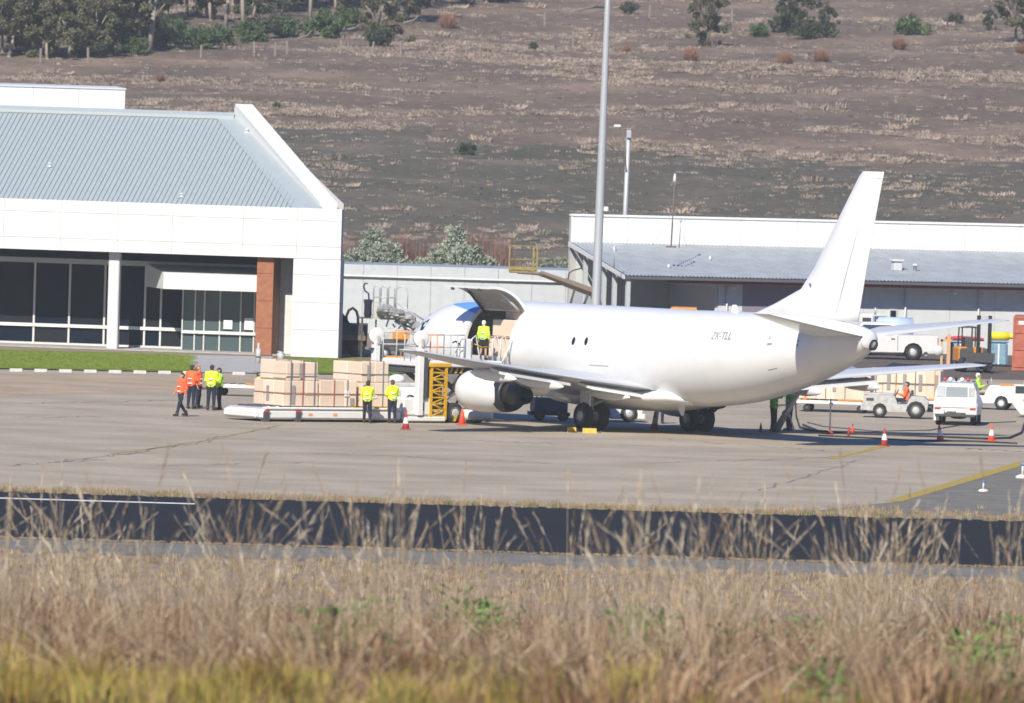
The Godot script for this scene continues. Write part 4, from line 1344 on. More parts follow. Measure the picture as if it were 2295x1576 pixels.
func build_loads() -> void:
	var fr := loader_frame
	var y := 0.635
	var g3 := [M.strap_grey, M.strap_red, M.strap_grey]
	# two strapped stacks and a low row between them on the loader's platform
	var st := strap_set(9.05, 10.75, y, y + 1.85, 0.15, 2.35, [0.12, 0.45, 0.8], [y + 1.30], g3) + strap_set(9.05, 10.75, y, y + 0.9, 0.15, 2.35, [], [y + 0.52], [M.strap_red])
	var mk := [[lt(9.85, y + 1.15, 0.12), lt(10.0, y + 1.75, 0.145), M.print_grey], [lt(10.2, y + 0.1, 0.12), lt(10.36, y + 0.85, 0.145), M.print_grey], [lt(10.76, y + 0.2, 1.2), lt(10.775, y + 0.8, 1.4), M.print_grey]]
	carton_load("pallet_load", "tall two-tier strapped carton stack at the outer end of the loader platform", fr, grid_boxes(9.05, 10.75, 3, y, y + 1.05, 2, 0.15, 2.35, 3) + grid_boxes(9.05, 10.55, 2, y + 1.05, y + 1.85, 1, 0.2, 2.25, 2), st, mk, "strapped loads on the loader platform")
	st = strap_set(7.2, 8.95, y, y + 1.08, 0.15, 2.3, [0.25, 0.62], [y + 0.5], [M.strap_grey, M.strap_red])
	mk = [[lt(7.55, y + 0.42, 0.12), lt(7.8, y + 0.66, 0.145), M.label_white], [lt(7.3, y + 0.05, 0.12), lt(7.5, y + 0.35, 0.145), M.print_grey]]
	carton_load("pallet_load", "low strapped row of cartons between the two tall stacks", fr, grid_boxes(7.2, 8.95, 3, y, y + 1.08, 1, 0.15, 2.3, 2), st, mk, "strapped loads on the loader platform")
	st = strap_set(5.65, 6.95, y, y + 1.85, 0.15, 2.3, [0.2, 0.72], [y + 0.5, y + 1.32], g3)
	mk = [[lt(6.55, y + 1.1, 0.12), lt(6.7, y + 1.7, 0.145), M.print_grey], [lt(6.7, y + 0.1, 0.12), lt(6.86, y + 0.9, 0.145), M.print_grey], [lt(6.2, y + 0.35, 0.12), lt(6.4, y + 0.48, 0.145), M.label_white]]
	carton_load("pallet_load", "tall strapped carton stack next to the loader's chassis", fr, grid_boxes(5.65, 6.95, 2, y, y + 1.0, 1, 0.15, 2.3, 2) + grid_boxes(5.65, 6.95, 2, y + 1.0, y + 1.85, 1, 0.15, 2.3, 2), st, mk, "strapped loads on the loader platform")
	# cartons inside the aircraft, just behind the opening
	var air: Node3D = get_node("cargo_aircraft")
	var t := thing("hold_load", "carton stack standing inside the aircraft door opening", "cargo")
	t.transform = air.transform
	for q in [[7.35, 9.05, 2.66, 3.55, -1.66, 0.2], [7.35, 9.05, 3.56, 4.25, -1.5, 0.2], [7.45, 9.0, 4.26, 4.6, -0.95, 0.2], [9.65, 11.2, 2.66, 4.2, -1.3, 1.0]]:
		part(t, "carton", rb(ap(q[1], q[2], q[4]), ap(q[0], q[3], q[5]), 0.03), M.cartons[1])
	for z in [-1.0, -0.4]:
		part(t, "strap", bx(ap(7.34, 2.66, z), ap(7.3, 4.2, z + 0.05)), M.strap_grey)
	part(t, "strap", bx(ap(9.05, 3.5, -1.70), ap(7.3, 3.54, -1.665)), M.strap_red)

# ------------------------------------------------------------------ equipment behind the loader and under the aircraft
func build_back_equipment() -> void:
	# boom lift: basket, boom and the chassis hidden behind the fuselage
	var d := 700.0
	var foot := at(1352, 700, d)
	foot.y = 0
	var t := thing("boom_lift", "weathered yellow boom lift with an empty basket raised over the low shed", "boom lift", foot)
	var rel := func(px: float, py: float, dz := 0.0) -> Vector3: return at(px, py, d + dz) - foot
	var bl: Vector3 = rel.call(1141, 607)
	var br: Vector3 = rel.call(1203, 611)
	var hb := 1.22
	var bk := Node3D.new()
	bk.name = "basket"
	t.add_child(bk, true)
	part(bk, "floor", rb(bl + Vector3(0, -0.10, -0.9), br + Vector3(0, 0.10, 0.0), 0.03), M.basket)
	for p in [bl, br, bl.lerp(br, 0.86)]:
		for z in [0.0, -0.85]:
			part(bk, "stanchion", bx(p + Vector3(-0.035, 0, z - 0.03), p + Vector3(0.035, hb, z + 0.03)), M.basket)
	for h in [0.58, hb]:
		for z in [0.0, -0.85]:
			part(bk, "rail", bx(bl + Vector3(0, h - 0.035, z - 0.03), br + Vector3(0, h + 0.03, z + 0.03)), M.basket)
		for p in [bl, br]:
			part(bk, "rail", bx(p + Vector3(-0.03, h - 0.03, -0.85), p + Vector3(0.03, h + 0.03, 0)), M.basket)
	part(bk, "toe_board", bx(bl + Vector3(0, 0.05, 0.0), br + Vector3(0, 0.26, 0.035)), M.basket)
	part(bk, "control_box", rb(bl.lerp(br, 0.86) + Vector3(-0.05, 0.65, -0.1), bl.lerp(br, 0.86) + Vector3(0.10, 0.9, 0.05), 0.03), M.basket)
	part(t, "jib", tube(tube(tool(), rel.call(1160, 611), rel.call(1215, 614), 0.07, 0.10, 6), rel.call(1185, 606), rel.call(1215, 618), 0.06, 0.08, 6), M.rust)
	part(t, "boom", tube(tube(tool(), rel.call(1210, 612), rel.call(1290, 641), 0.13, 0.17, 4), rel.call(1265, 632), rel.call(1345, 662), 0.20, 0.22, 4), M.rust)
	part(t, "boom", tb(rel.call(1330, 655), Vector3(0.2, 1.3, 0), 0.2, 0.25, 4), M.rust)
	part(t, "lift_cylinder", tb(rel.call(1288, 648), rel.call(1276, 690), 0.05), M.dark_gse)
	part(t, "lift_cylinder", tb(rel.call(1320, 655), rel.call(1302, 700), 0.06), M.dark_gse)
	part(t, "hose", pipe(tool(true), [rel.call(1272, 628), rel.call(1276, 612), rel.call(1285, 606), rel.call(1305, 601)], 0.03, 5), M.black)
	part(t, "chassis", rb(Vector3(-1.6, 0.45, -1.0), Vector3(1.4, 1.2, 1.0), 0.08), M.basket)
	for x in [-1.1, 1.0]:
		for z in [-1.0, 1.0]:
			wheel(t, Vector3(x, 0.45, z), 0.45, 0.3, Vector3(0, 0, 1))
	# mobile stairs with hooped rails
	d = 672.0
	var ex := gp(870, 806)
	t = thing("mobile_stairs", "aluminium boarding stairs with hooped top rails behind the cargo loader", "boarding stairs", ex)
	d = -ex.z
	rel = func(px: float, py: float, dz := 0.0) -> Vector3: return at(px, py, d + dz) - ex
	var pl: Vector3 = rel.call(833, 712)
	var pr2: Vector3 = rel.call(886, 690)
	part(t, "top_platform", bx(Vector3(pl.x, pl.y - 0.08, -1.3), Vector3(pr2.x, pl.y, 0)), M.grey_gse)
	for z in [0.0, -1.25]:
		for i in 3:
			var x0 := lerpf(pl.x + 0.05, pr2.x, i / 3.0)
			var x1 := lerpf(pl.x + 0.05, pr2.x, (i + 1) / 3.0) - 0.06
			part(t, "hoop_rail", pipe(tool(true), [Vector3(x0, pl.y, z), Vector3(x0, pl.y + 1.36, z), Vector3(x0 + 0.08, pl.y + 1.5, z), Vector3(x1 - 0.08, pl.y + 1.48, z), Vector3(x1, pl.y + 1.36, z), Vector3(x1, pl.y, z)], 0.025, 5), M.galv)
		part(t, "knee_rail", tb(Vector3(pl.x + 0.05, pl.y + 0.95, z), Vector3(pr2.x, pl.y + 0.95, z), 0.02, -1, 5), M.galv)
		part(t, "side_panel", bx(Vector3(pl.x + 0.02, pl.y, z - 0.015), Vector3(pl.x + 0.62, pl.y + 0.72, z + 0.015)), M.grey_gse)
	part(t, "end_hoop", pipe(tool(true), [rel.call(886, 700), rel.call(886, 655), rel.call(893, 644), rel.call(904, 642), rel.call(912, 648), rel.call(914, 660), rel.call(913, 690)], 0.025, 5), M.galv)
	var s0 := Vector3(pr2.x, pl.y, 0)
	var s1: Vector3 = rel.call(957, 757)
	s1.z = 0
	for z in [0.0, -1.25]:
		part(t, "stringer", tb(s0 + Vector3(0, -0.1, z), s1 + Vector3(0, -0.1, z), 0.09, -1, 4), M.galv)
		part(t, "hand_rail", tb(s0 + Vector3(0, 0.75, z), s1 + Vector3(0, 0.70, z), 0.028, -1, 5), M.galv)
		part(t, "hand_rail", tb(s0 + Vector3(0, 0.45, z), s1 + Vector3(0, 0.40, z), 0.022, -1, 5), M.galv)
		for i in 5:
			var p := s0.lerp(s1, i / 4.0)
			part(t, "stanchion", tb(p + Vector3(0, 0, z), p + Vector3(0, 0.74, z), 0.02, -1, 5), M.galv)
	for i in 9:
		var p := s0.lerp(s1, (i + 0.5) / 9.0)
		part(t, "tread", bx(p + Vector3(-0.13, -0.04, -1.22), p + Vector3(0.13, 0.0, -0.03)), M.grey_gse)
	for q in [[845, 798, 872, 712], [925, 770, 893, 712], [872, 768, 905, 720], [905, 768, 880, 726]]:
		part(t, "strut", tb(rel.call(q[0], q[1], 0.3), rel.call(q[2], q[3], 0.3), 0.045, -1, 6), M.galv)
	part(t, "base_frame", bx(Vector3(pl.x + 0.3, 0.72, -1.3), Vector3(1.2, 0.84, 0.1)), M.galv)
	for x in [-0.3, 0.4, 1.1]:
		part(t, "leg", bx(Vector3(x, 0.1, -0.05), Vector3(x + 0.14, 0.75, 0.05)), M.galv)
	for q in [[-0.25, 0.0], [1.0, 0.0], [-0.25, -1.2], [1.0, -1.2]]:
		wheel(t, Vector3(q[0], 0.18, q[1]), 0.18, 0.1, Vector3(0, 0, 1))
	# crumpled covers lying over the stairs
	var r := RandomNumberGenerator.new()
	r.seed = 12
	var cv := tool()
	for i in 34:
		var u := r.randf()
		var c: Vector3 = rel.call(lerpf(856, 940, u), lerpf(690, 748, u * u * 0.7 + 0.2 * r.randf()), -0.4 * r.randf())
		var rr := r.randf_range(0.16, 0.36)
		var rings := []
		for k in 4:
			var ring := []
			for m in 7:
				var a := TAU * m / 7.0
				var q: float = [0.15, 0.95, 0.85, 0.1][k] * rr * r.randf_range(0.75, 1.2)
				ring.append(c + Vector3(cos(a) * q, (k - 1.5) * rr * 0.5 + r.randf_range(-0.05, 0.05), -sin(a) * q))
			rings.append(ring)
		loft(cv, rings)
	var cvo := part(self, "crumpled_cover", cv, M.tarp)
	cvo.position = ex
	tag(cvo, "crumpled silver-grey covers heaped over the boarding stairs", "cover")
	# black drum on a stand with a bent pipe
	var bo := gp(824, 802)
	t = thing("black_exhaust_stack", "black cylinder with a looped pipe on top beside the boarding stairs", "exhaust stack", bo)
	rel = func(px: float, py: float, dz := 0.0) -> Vector3: return at(px, py, -bo.z + dz) - bo
	var b0: Vector3 = rel.call(824, 711)
	part(t, "drum", lathe(tool(true), b0, Vector3.UP, [[0, 0.15], [0.1, 0.19], [0.6, 0.18], [0.78, 0.22], [0.82, 0.22], [0.84, 0.12]], 14), M.navy)
	part(t, "pipe", pipe(tool(true), [rel.call(827, 674), rel.call(826, 658), rel.call(818, 652), rel.call(815, 642), rel.call(818, 635), rel.call(824, 636)], 0.045), M.navy)
	part(t, "plate", bx(b0 + Vector3(-0.42, -0.06, -0.3), b0 + Vector3(0.42, 0, 0.3)), M.dark_gse)
	for x in [-0.35, 0.3]:
		part(t, "leg", bx(Vector3(x, 0, -0.05), Vector3(x + 0.08, b0.y - 0.06, 0.05)), M.dark_gse)
	# dark flatbed truck half behind the end wall
	var to := gp(792, 800)
	t = thing("flatbed_truck", "dark flatbed truck parked in the gap beside the terminal's end wall", "truck", to)
	part(t, "tray", rb(Vector3(-1.6, 1.0, -2.0), Vector3(0.62, 1.55, 0.0), 0.03), M.dark_gse)
	part(t, "side_board", bx(Vector3(-1.6, 0.78, 0.0), Vector3(0.62, 1.02, 0.03)), M.rust)
	part(t, "chassis", bx(Vector3(-1.6, 0.5, -1.5), Vector3(0.6, 0.78, -0.3)), M.black)
	part(t, "toolbox", rb(Vector3(-0.75, 0.12, -0.7), Vector3(0.45, 0.55, -0.1), 0.03), M.navy)
	for x in [-1.1, 0.1]:
		for z in [-0.18, -1.8]:
			wheel(t, Vector3(x, 0.42, z), 0.42, 0.28, Vector3(0, 0, 1), M.dark_gse)
	part(t, "crane_post", pr([[-0.85, 1.55], [-0.2, 1.55], [-0.8, 2.35], [-0.95, 2.4]], -0.7, -0.3), M.navy)
	# tan hoop standing on the truck
	var hp := part(self, "tan_hoop", pipe(tool(true), [Vector3(-0.32, 0, 0), Vector3(-0.34, 0.35, 0), Vector3(-0.24, 0.62, 0), Vector3(-0.05, 0.74, 0), Vector3(0.12, 0.6, 0), Vector3(0.2, 0.35, 0), Vector3(0.22, 0, 0)], 0.075), mat(0.45, 0.30, 0.20, 0.8))
	hp.position = to + Vector3(-0.05, 1.55, -0.5)
	tag(hp, "tan padded hoop standing upright on the dark flatbed truck", "hoop")
	# orange machine under the stairs
	var mo := gp(893, 806)
	t = thing("orange_compressor", "orange and grey wheeled ground machine under the boarding stairs", "ground machine", mo + Vector3(-0.1, 0, 0.9))
	part(t, "body", rb(Vector3(-0.75, 0.85, -0.9), Vector3(0.35, 1.45, -0.2), 0.12), M.grey_gse)
	part(t, "hood", rb(Vector3(-0.2, 0.9, -0.15), Vector3(0.75, 1.4, 0.05), 0.1), M.orange_gse)
	part(t, "frame", bx(Vector3(-0.8, 0.4, -0.9), Vector3(0.8, 0.62, 0.0)), M.dark_gse)
	part(t, "grille", bx(Vector3(-0.7, 0.62, -0.05), Vector3(0.7, 0.86, 0.02)), M.dark_gse)
	for x in [-0.55, 0.55]:
		wheel(t, Vector3(x, 0.3, 0.0), 0.3, 0.2, Vector3(0, 0, 1))
	# low trolley with a yellow lip in front of it
	var lo := gp(895, 834)
	t = thing("lift_trolley", "low white trolley with a yellow lip between lawn and loader", "trolley", lo)
	part(t, "deck", rb(Vector3(-0.75, 0.35, -1.2), Vector3(0.75, 0.60, 0.0), 0.04), M.white_gse)
	part(t, "lip", rb(Vector3(-0.65, 0.60, -0.4), Vector3(0.62, 0.72, 0.03), 0.03), M.orange_gse)
	for x in [-0.4, 0.2]:
		part(t, "leg", pr([[0, 0.02], [0.16, 0.02], [0.24, 0.36], [-0.06, 0.36]], -0.06, 0.02, Transform3D(Basis(), Vector3(x, 0, 0))), M.white_gse)
	for x in [-0.05, 0.55]:
		part(t, "reflector", bx(Vector3(x, 0.40, 0.0), Vector3(x + 0.12, 0.52, 0.02)), M.red_lamp)
	# pale machine between the loader and the stack
	var ho := gp(893, 905)
	t = thing("towing_winch", "pale domed machine between the right-hand stack and the loader post", "ground machine", ho)
	part(t, "base", rb(Vector3(-0.5, 0.15, -0.9), Vector3(0.75, 0.72, 0.0), 0.06), M.white_gse)
	part(t, "deck_plate", rb(Vector3(-0.45, 0.72, -0.8), Vector3(0.75, 0.9, -0.05), 0.04), M.grey_gse)
	part(t, "dome", lathe(tool(true), Vector3(-0.1, 0.9, -0.4), Vector3.UP, [[0, 0.34], [0.12, 0.36], [0.26, 0.30], [0.34, 0.1]], 14), M.white_gse)
	for x in [-0.3, 0.5]:
		wheel(t, Vector3(x, 0.2, 0.0), 0.2, 0.12, Vector3(0, 0, 1))
	# empty pallet dolly behind the people
	var dl := make_dolly("pallet_dolly", "empty white pallet dolly with yellow lip behind the group of workers", 3.0, 1.5, true)
	dl.position = gp(540, 889)
	dl.rotation.y = deg_to_rad(-12)
	# two loaded dollies under the tail
	var d1 := make_dolly("pallet_dolly", "grey pallet dolly under the carton load below the aircraft tail", 3.3, 2.0, true)
	d1.position = gp(1868, 925)
	d1.rotation.y = deg_to_rad(-6)
	d1.set_meta("group", "dollies with carton loads")
	var d2 := copy(d1, "grey pallet dolly under the carton load behind the baggage tug", gp(2025, 922), deg_to_rad(-6), "pallet_dolly")
	for q in [[d1, "cloth-topped strapped carton load below the aircraft tail", 2], [d2, "carton load with dark cover behind the baggage tug", 3]]:
		var n: Node3D = q[0]
		var w := 1.55
		var yb := 0.56
		var st := strap_set(-w, w, yb, yb + 1.28, 0.1, 1.9, [0.08, 0.35, 0.62, 0.9], [yb + 0.62], [M.strap_orange, M.strap_grey, M.strap_red, M.strap_grey])
		var mk := []
		for i in 5:
			var a := lerpf(-w + 0.1, w - 0.25, i / 4.0)
			if q[2] == 3 or i == 2:
				mk.append([lt(a, yb + 0.35, 0.07), lt(a + 0.15, yb + 1.05, 0.095), M.print_grey])
		var ld := carton_load("carton_load", q[1], n.transform, grid_boxes(-w, w, 4 if q[2] == 2 else 5, yb, yb + 1.28, 2, 0.1, 1.9, 2), st, mk, "loads on the dollies")
		var cover := tool()
		var rr := RandomNumberGenerator.new()
		rr.seed = q[2]
		var ring0 := []
		var ring1 := []
		for k in 16:
			var a := TAU * k / 16.0
			ring0.append(lt(-cos(a) * 1.0, yb + 1.29 + rr.randf_range(0, 0.03), 1.0 - sin(a) * 0.8))
			ring1.append(lt(-cos(a) * 0.6, yb + 1.40 + rr.randf_range(0, 0.1), 1.0 - sin(a) * 0.5))
		loft(cover, [ring0, ring1])
		part(ld, "top_cover", cover, M.tarp if q[2] == 2 else M.navy)
	# tow tractor seen under the belly and the blue power cart beside it
	var tg := gp(1385, 946)
	t = thing("pushback_tractor", "white low tractor seen under the aircraft belly behind the main wheels", "tractor", tg, deg_to_rad(8))
	part(t, "body", pr([[-1.2, 0.35], [1.0, 0.35], [1.05, 0.75], [0.7, 1.0], [-1.15, 1.15]], -1.4, 0), M.white_gse)
	part(t, "bumper", rb(Vector3(-0.3, 0.12, -1.3), Vector3(1.15, 0.36, 0.03), 0.04), M.white_gse)
	for x in [-0.7, 0.45]:
		wheel(t, Vector3(x, 0.36, 0.0), 0.36, 0.24, Vector3(0, 0, 1))
	var pc := gp(1235, 944)
	t = thing("power_cart", "dark blue ground power cart standing under the left wing", "power cart", pc, deg_to_rad(10))
	part(t, "body", rb(Vector3(-0.7, 0.35, -1.2), Vector3(0.7, 0.95, 0), 0.06), mat(0.02, 0.045, 0.12, 0.5))
	part(t, "frame", bx(Vector3(-0.8, 0.22, -1.2), Vector3(0.8, 0.36, 0.02)), M.navy)
	for x in [-0.5, 0.5]:
		wheel(t, Vector3(x, 0.24, 0.02), 0.24, 0.14, Vector3(0, 0, 1), M.dark_gse)
		part(t, "handle", pipe(tool(true), [Vector3(x - 0.1, 0.95, -0.1), Vector3(x - 0.1, 1.25, -0.1), Vector3(x + 0.1, 1.25, -0.1), Vector3(x + 0.1, 0.95, -0.1)], 0.03), M.galv)

func make_dolly(called: String, label: String, length: float, width: float, lip: bool) -> Node3D:
	var t := thing(called, label, "dolly")
	var h := length / 2.0
	part(t, "deck", rb(Vector3(-h, 0.34, -width), Vector3(h, 0.50, 0), 0.03), M.white_gse)
	for i in 8:
		part(t, "roller", tb(Vector3(-h + 0.2 + (length - 0.4) * i / 7.0, 0.51, -width + 0.1), Vector3(-h + 0.2 + (length - 0.4) * i / 7.0, 0.51, -0.1), 0.035, -1, 6), M.bare_metal)
	if lip:
		part(t, "yellow_lip", rb(Vector3(h * 0.1, 0.50, -0.15), Vector3(h * 0.98, 0.57, 0.02), 0.02), M.orange_gse)
		part(t, "corner_stop", rb(Vector3(-h + 0.3, 0.50, -0.2), Vector3(-h + 0.5, 0.62, 0.0), 0.02), M.orange_gse)
	for x in [-h * 0.7, h * 0.7]:
		for z in [-0.15, -width + 0.15]:
			wheel(t, Vector3(x, 0.17, z), 0.17, 0.12, Vector3(0, 0, 1), M.dark_gse)
	part(t, "tow_bar", tb(Vector3(-h, 0.3, -width / 2), Vector3(-h - 0.9, 0.2, -width / 2), 0.04), M.dark_gse)
	return t

# ------------------------------------------------------------------ vehicles; x forward along the vehicle's length, built facing -x (left in the picture)
func make_tug(label: String, m: Material, where: Vector3, turn: float) -> Node3D:
	var t := thing("baggage_tug", label, "baggage tug", where, turn, "baggage tugs")
	var W := 1.3
	# side profile with wheel arches
	var body := [[-1.42, 0.32], [-0.98, 0.32]]
	for k in 7:
		var a := PI - PI * k / 6.0
		body.append([-0.72 + cos(a) * 0.30, 0.33 + sin(a) * 0.30])
	body += [[-0.36, 0.28], [0.38, 0.28]]
	for k in 7:
		var a := PI - PI * k / 6.0
		body.append([0.82 + cos(a) * 0.42, 0.34 + sin(a) * 0.42])
	body += [[1.3, 0.4], [1.34, 0.78], [1.15, 0.95], [0.62, 0.98], [0.42, 0.62], [0.05, 0.60], [-0.12, 0.98], [-1.2, 1.0], [-1.44, 0.86]]
	part(t, "body", pr(body, -W / 2, W / 2), m)
	part(t, "bonnet", rb(Vector3(-1.40, 0.96, -W / 2 + 0.05), Vector3(-0.12, 1.05, W / 2 - 0.05), 0.05), m)
	part(t, "front_guard", rb(Vector3(-1.54, 0.30, -0.6), Vector3(-1.42, 0.62, 0.6), 0.03), m)
	part(t, "grille", bx(Vector3(-1.46, 0.66, -0.5), Vector3(-1.425, 0.84, 0.5)), M.dark_gse)
	part(t, "side_vent", bx(Vector3(-1.30, 0.72, W / 2), Vector3(-0.98, 0.84, W / 2 + 0.012)), M.dark_gse)
	part(t, "seat", rbox(rbox(tool(), Vector3(0.15, 0.60, -0.5), Vector3(0.6, 0.72, 0.5), 0.04), Vector3(0.55, 0.70, -0.5), Vector3(0.68, 1.2, 0.5), 0.04), M.dark_gse)
	part(t, "steering_wheel", pipe(tool(true), [Vector3(-0.08, 0.95, 0.1), Vector3(0.02, 1.15, 0.1), Vector3(0.03, 1.2, 0.25), Vector3(0.03, 1.2, -0.05)], 0.025), M.black)
	part(t, "grab_rail", pipe(tool(true), [Vector3(0.40, 0.66, W / 2 - 0.04), Vector3(0.58, 1.18, W / 2 - 0.04), Vector3(0.66, 0.98, W / 2 - 0.04)], 0.025), M.galv)
	part(t, "screen_post", pipe(tool(true), [Vector3(-0.14, 1.0, W / 2 - 0.05), Vector3(-0.06, 1.35, W / 2 - 0.05)], 0.02), M.galv)
	for s in [-0.45, 0.45]:
		part(t, "headlight", lathe(tool(true), Vector3(-1.44, 0.76, s), Vector3(-1, 0, 0), [[0, 0.09], [0.03, 0.08], [0.04, 0.02]], 12), M.label_white)
	for q in [[-0.72, 0.29], [0.82, 0.37]]:
		for s in [-1.0, 1.0]:
			wheel(t, Vector3(q[0], q[1], s * (W / 2 - 0.06)), q[1], 0.22, Vector3(0, 0, 1), m)
	part(t, "tow_hitch", rb(Vector3(1.33, 0.32, -0.1), Vector3(1.5, 0.48, 0.1), 0.02), M.dark_gse)
	return t

func build_vehicles() -> void:
	var tug1 := make_tug("grey-white baggage tug carrying a driver in an orange vest", M.grey_gse, gp(2010, 937), deg_to_rad(-3))
	tug1.rotation.y += 0.0
	var tug2 := make_tug("white baggage tug carrying a driver in a lime vest", M.white_gse, gp(2212, 917), deg_to_rad(170))
	part(tug2, "bonnet_board", rb(Vector3(-1.3, 1.06, -0.5), Vector3(-0.6, 1.14, 0.5), 0.02), M.orange_gse)
	# utility vehicle seen from behind: x across, z towards the camera
	var o := gp(2140, 954)
	var t := thing("utility_vehicle", "white pickup seen from behind with beacon lamps on its roof", "pickup", o, deg_to_rad(-5))
	var cab := tool(true)
	var sec := func(z: float, w0: float, w1: float, y0: float, y1: float) -> Array: return [Vector3(-w0, y0, z), Vector3(w0, y0, z), Vector3(w1, (y0 + y1) / 2 + 0.1, z), Vector3(w1 - 0.10, y1, z), Vector3(-w1 + 0.10, y1, z), Vector3(-w1, (y0 + y1) / 2 + 0.1, z)]
	part(t, "body", loft(tool(), [sec.call(-4.6, 0.8, 0.86, 0.42, 1.0), sec.call(-4.3, 0.86, 0.92, 0.40, 1.12), sec.call(-3.2, 0.88, 0.93, 0.40, 1.18), sec.call(0.0, 0.88, 0.93, 0.46, 1.16)]), M.truck_white)
	var cb := [Vector3(-0.88, 1.12, 0), Vector3(0.88, 1.12, 0), Vector3(0.86, 1.45, 0), Vector3(0.72, 1.78, 0), Vector3(-0.72, 1.78, 0), Vector3(-0.86, 1.45, 0)]
	var shift := func(arr: Array, z: float, k: float) -> Array:
		var out := []
		for v in arr:
			out.append(Vector3(v.x * k, 1.12 + (v.y - 1.12) * k, z))
		return out
	part(t, "cab", loft(tool(), [shift.call(cb, -3.5, 0.55), shift.call(cb, -2.9, 0.97), shift.call(cb, -1.2, 1.0), shift.call(cb, -0.15, 1.0)]), M.truck_white)
	part(t, "rear_window", pr([[-0.42, 1.2], [0.50, 1.2], [0.48, 1.62], [-0.40, 1.62]], -0.15, -0.135), M.glass_bright)
	part(t, "canopy_panel", rb(Vector3(-0.80, 1.20, -0.16), Vector3(-0.46, 1.66, -0.12), 0.01), M.wall_pale)
	part(t, "canopy_panel", rb(Vector3(0.55, 1.22, -0.16), Vector3(0.78, 1.62, -0.12), 0.01), M.grey_gse)
	part(t, "tailgate", rb(Vector3(-0.90, 0.74, -0.02), Vector3(0.90, 1.17, 0.04), 0.03), M.truck_white)
	part(t, "number_plate", bx(Vector3(-0.36, 0.60, 0.06), Vector3(0.02, 0.72, 0.075)), M.label_white)
	part(t, "bumper", rbox(rbox(tool(), Vector3(-0.92, 0.46, -0.1), Vector3(-0.45, 0.70, 0.10), 0.03), Vector3(0.45, 0.46, -0.1), Vector3(0.92, 0.70, 0.10), 0.03), M.truck_white)
	part(t, "bumper_step", rb(Vector3(-0.85, 0.36, -0.15), Vector3(0.85, 0.55, 0.06), 0.03), M.dark_gse)
	for s in [-0.74, 0.74]:
		part(t, "tail_light", rb(Vector3(s - 0.13, 0.66, 0.08), Vector3(s + 0.13, 0.74, 0.112), 0.01), M.red_lamp)
	part(t, "spare_wheel", lathe(tool(true), Vector3(0.1, 0.42, -0.9), Vector3(0, 1, 0.2), [[-0.1, 0.2], [-0.09, 0.34], [0.09, 0.34], [0.1, 0.2]], 18), M.tyre)
	for s in [-1.0, 1.0]:
		wheel(t, Vector3(s * 0.74, 0.36, -0.95), 0.36, 0.26, Vector3(1, 0, 0))
		wheel(t, Vector3(s * 0.74, 0.36, -3.9), 0.36, 0.24, Vector3(1, 0, 0))
	part(t, "mud_flap", bx(Vector3(-0.93, 0.18, -0.55), Vector3(-0.70, 0.50, -0.52)), M.white_gse)
	part(t, "roof_rack", tube(tube(tool(true), Vector3(-0.55, 1.84, -0.5), Vector3(0.6, 1.84, -0.5), 0.025), Vector3(-0.55, 1.84, -1.4), Vector3(0.6, 1.84, -1.4), 0.025), M.galv)
	for q in [[-0.50, M.red_lamp, 0.08], [-0.26, M.label_white, 0.09], [-0.02, M.navy, 0.06], [0.22, M.label_white, 0.09], [0.48, M.red_lamp, 0.08]]:
		part(t, "beacon", lathe(tool(true), Vector3(q[0], 1.84, -0.5), Vector3.UP, [[0, 0.03], [0.04, q[2]], [0.14, q[2]], [0.18, 0.02]], 10), q[1])
	# parked pickup by the shed, facing left
	o = gp(2045, 808)
	t = thing("parked_pickup", "parked white double-cab pickup with alloy wheels in front of the shed", "pickup", o + Vector3(0, 0, -0.9), deg_to_rad(2))
	var prof := [[-4.6, 0.42], [-3.95, 0.42]]
	for k in 7:
		var a := PI - PI * k / 6.0
		prof.append([-3.5 + cos(a) * 0.45, 0.42 + sin(a) * 0.45])
	prof += [[-3.0, 0.36], [-0.48, 0.38]]
	for k in 7:
		var a := PI - PI * k / 6.0
		prof.append([0.0 + cos(a) * 0.46, 0.40 + sin(a) * 0.46])
	prof += [[0.5, 0.44], [1.1, 0.50], [1.18, 0.55], [1.2, 1.18], [1.12, 1.24], [-3.3, 1.16], [-4.4, 1.04], [-4.62, 0.85]]
	part(t, "body", pr(prof, -0.9, 0.9), M.truck_white)
	part(t, "cab", loft(tool(), [[Vector3(-3.3, 1.15, 0.86), Vector3(-0.75, 1.2, 0.86), Vector3(-0.75, 1.2, -0.86), Vector3(-3.3, 1.15, -0.86)], [Vector3(-2.5, 1.78, 0.72), Vector3(-1.05, 1.8, 0.72), Vector3(-1.05, 1.8, -0.72), Vector3(-2.5, 1.78, -0.72)]]), M.truck_white)
	part(t, "side_window", pr([[-2.9, 1.25], [-0.95, 1.25], [-1.1, 1.68], [-2.45, 1.68]], 0.80, 0.85), M.glass_car)
	part(t, "tail_light", rb(Vector3(1.16, 0.78, 0.70), Vector3(1.215, 1.14, 0.905), 0.01), M.red_lamp)
	part(t, "rear_bumper", rb(Vector3(1.05, 0.45, -0.8), Vector3(1.32, 0.62, 0.82), 0.04), M.dark_gse)
	for x in [-3.5, 0.0]:
		part(t, "arch_liner", lathe(tool(true), Vector3(x, 0.42, 0.55), Vector3.BACK, [[0, 0.1], [0, 0.45], [0.2, 0.45], [0.2, 0.1]], 18), M.black)
	part(t, "tray_gap", bx(Vector3(-0.78, 0.45, 0.895), Vector3(-0.755, 1.2, 0.903)), M.dark_gse)
	part(t, "door_seam", bx(Vector3(-1.85, 0.5, 0.895), Vector3(-1.835, 1.2, 0.903)), M.dark_gse)
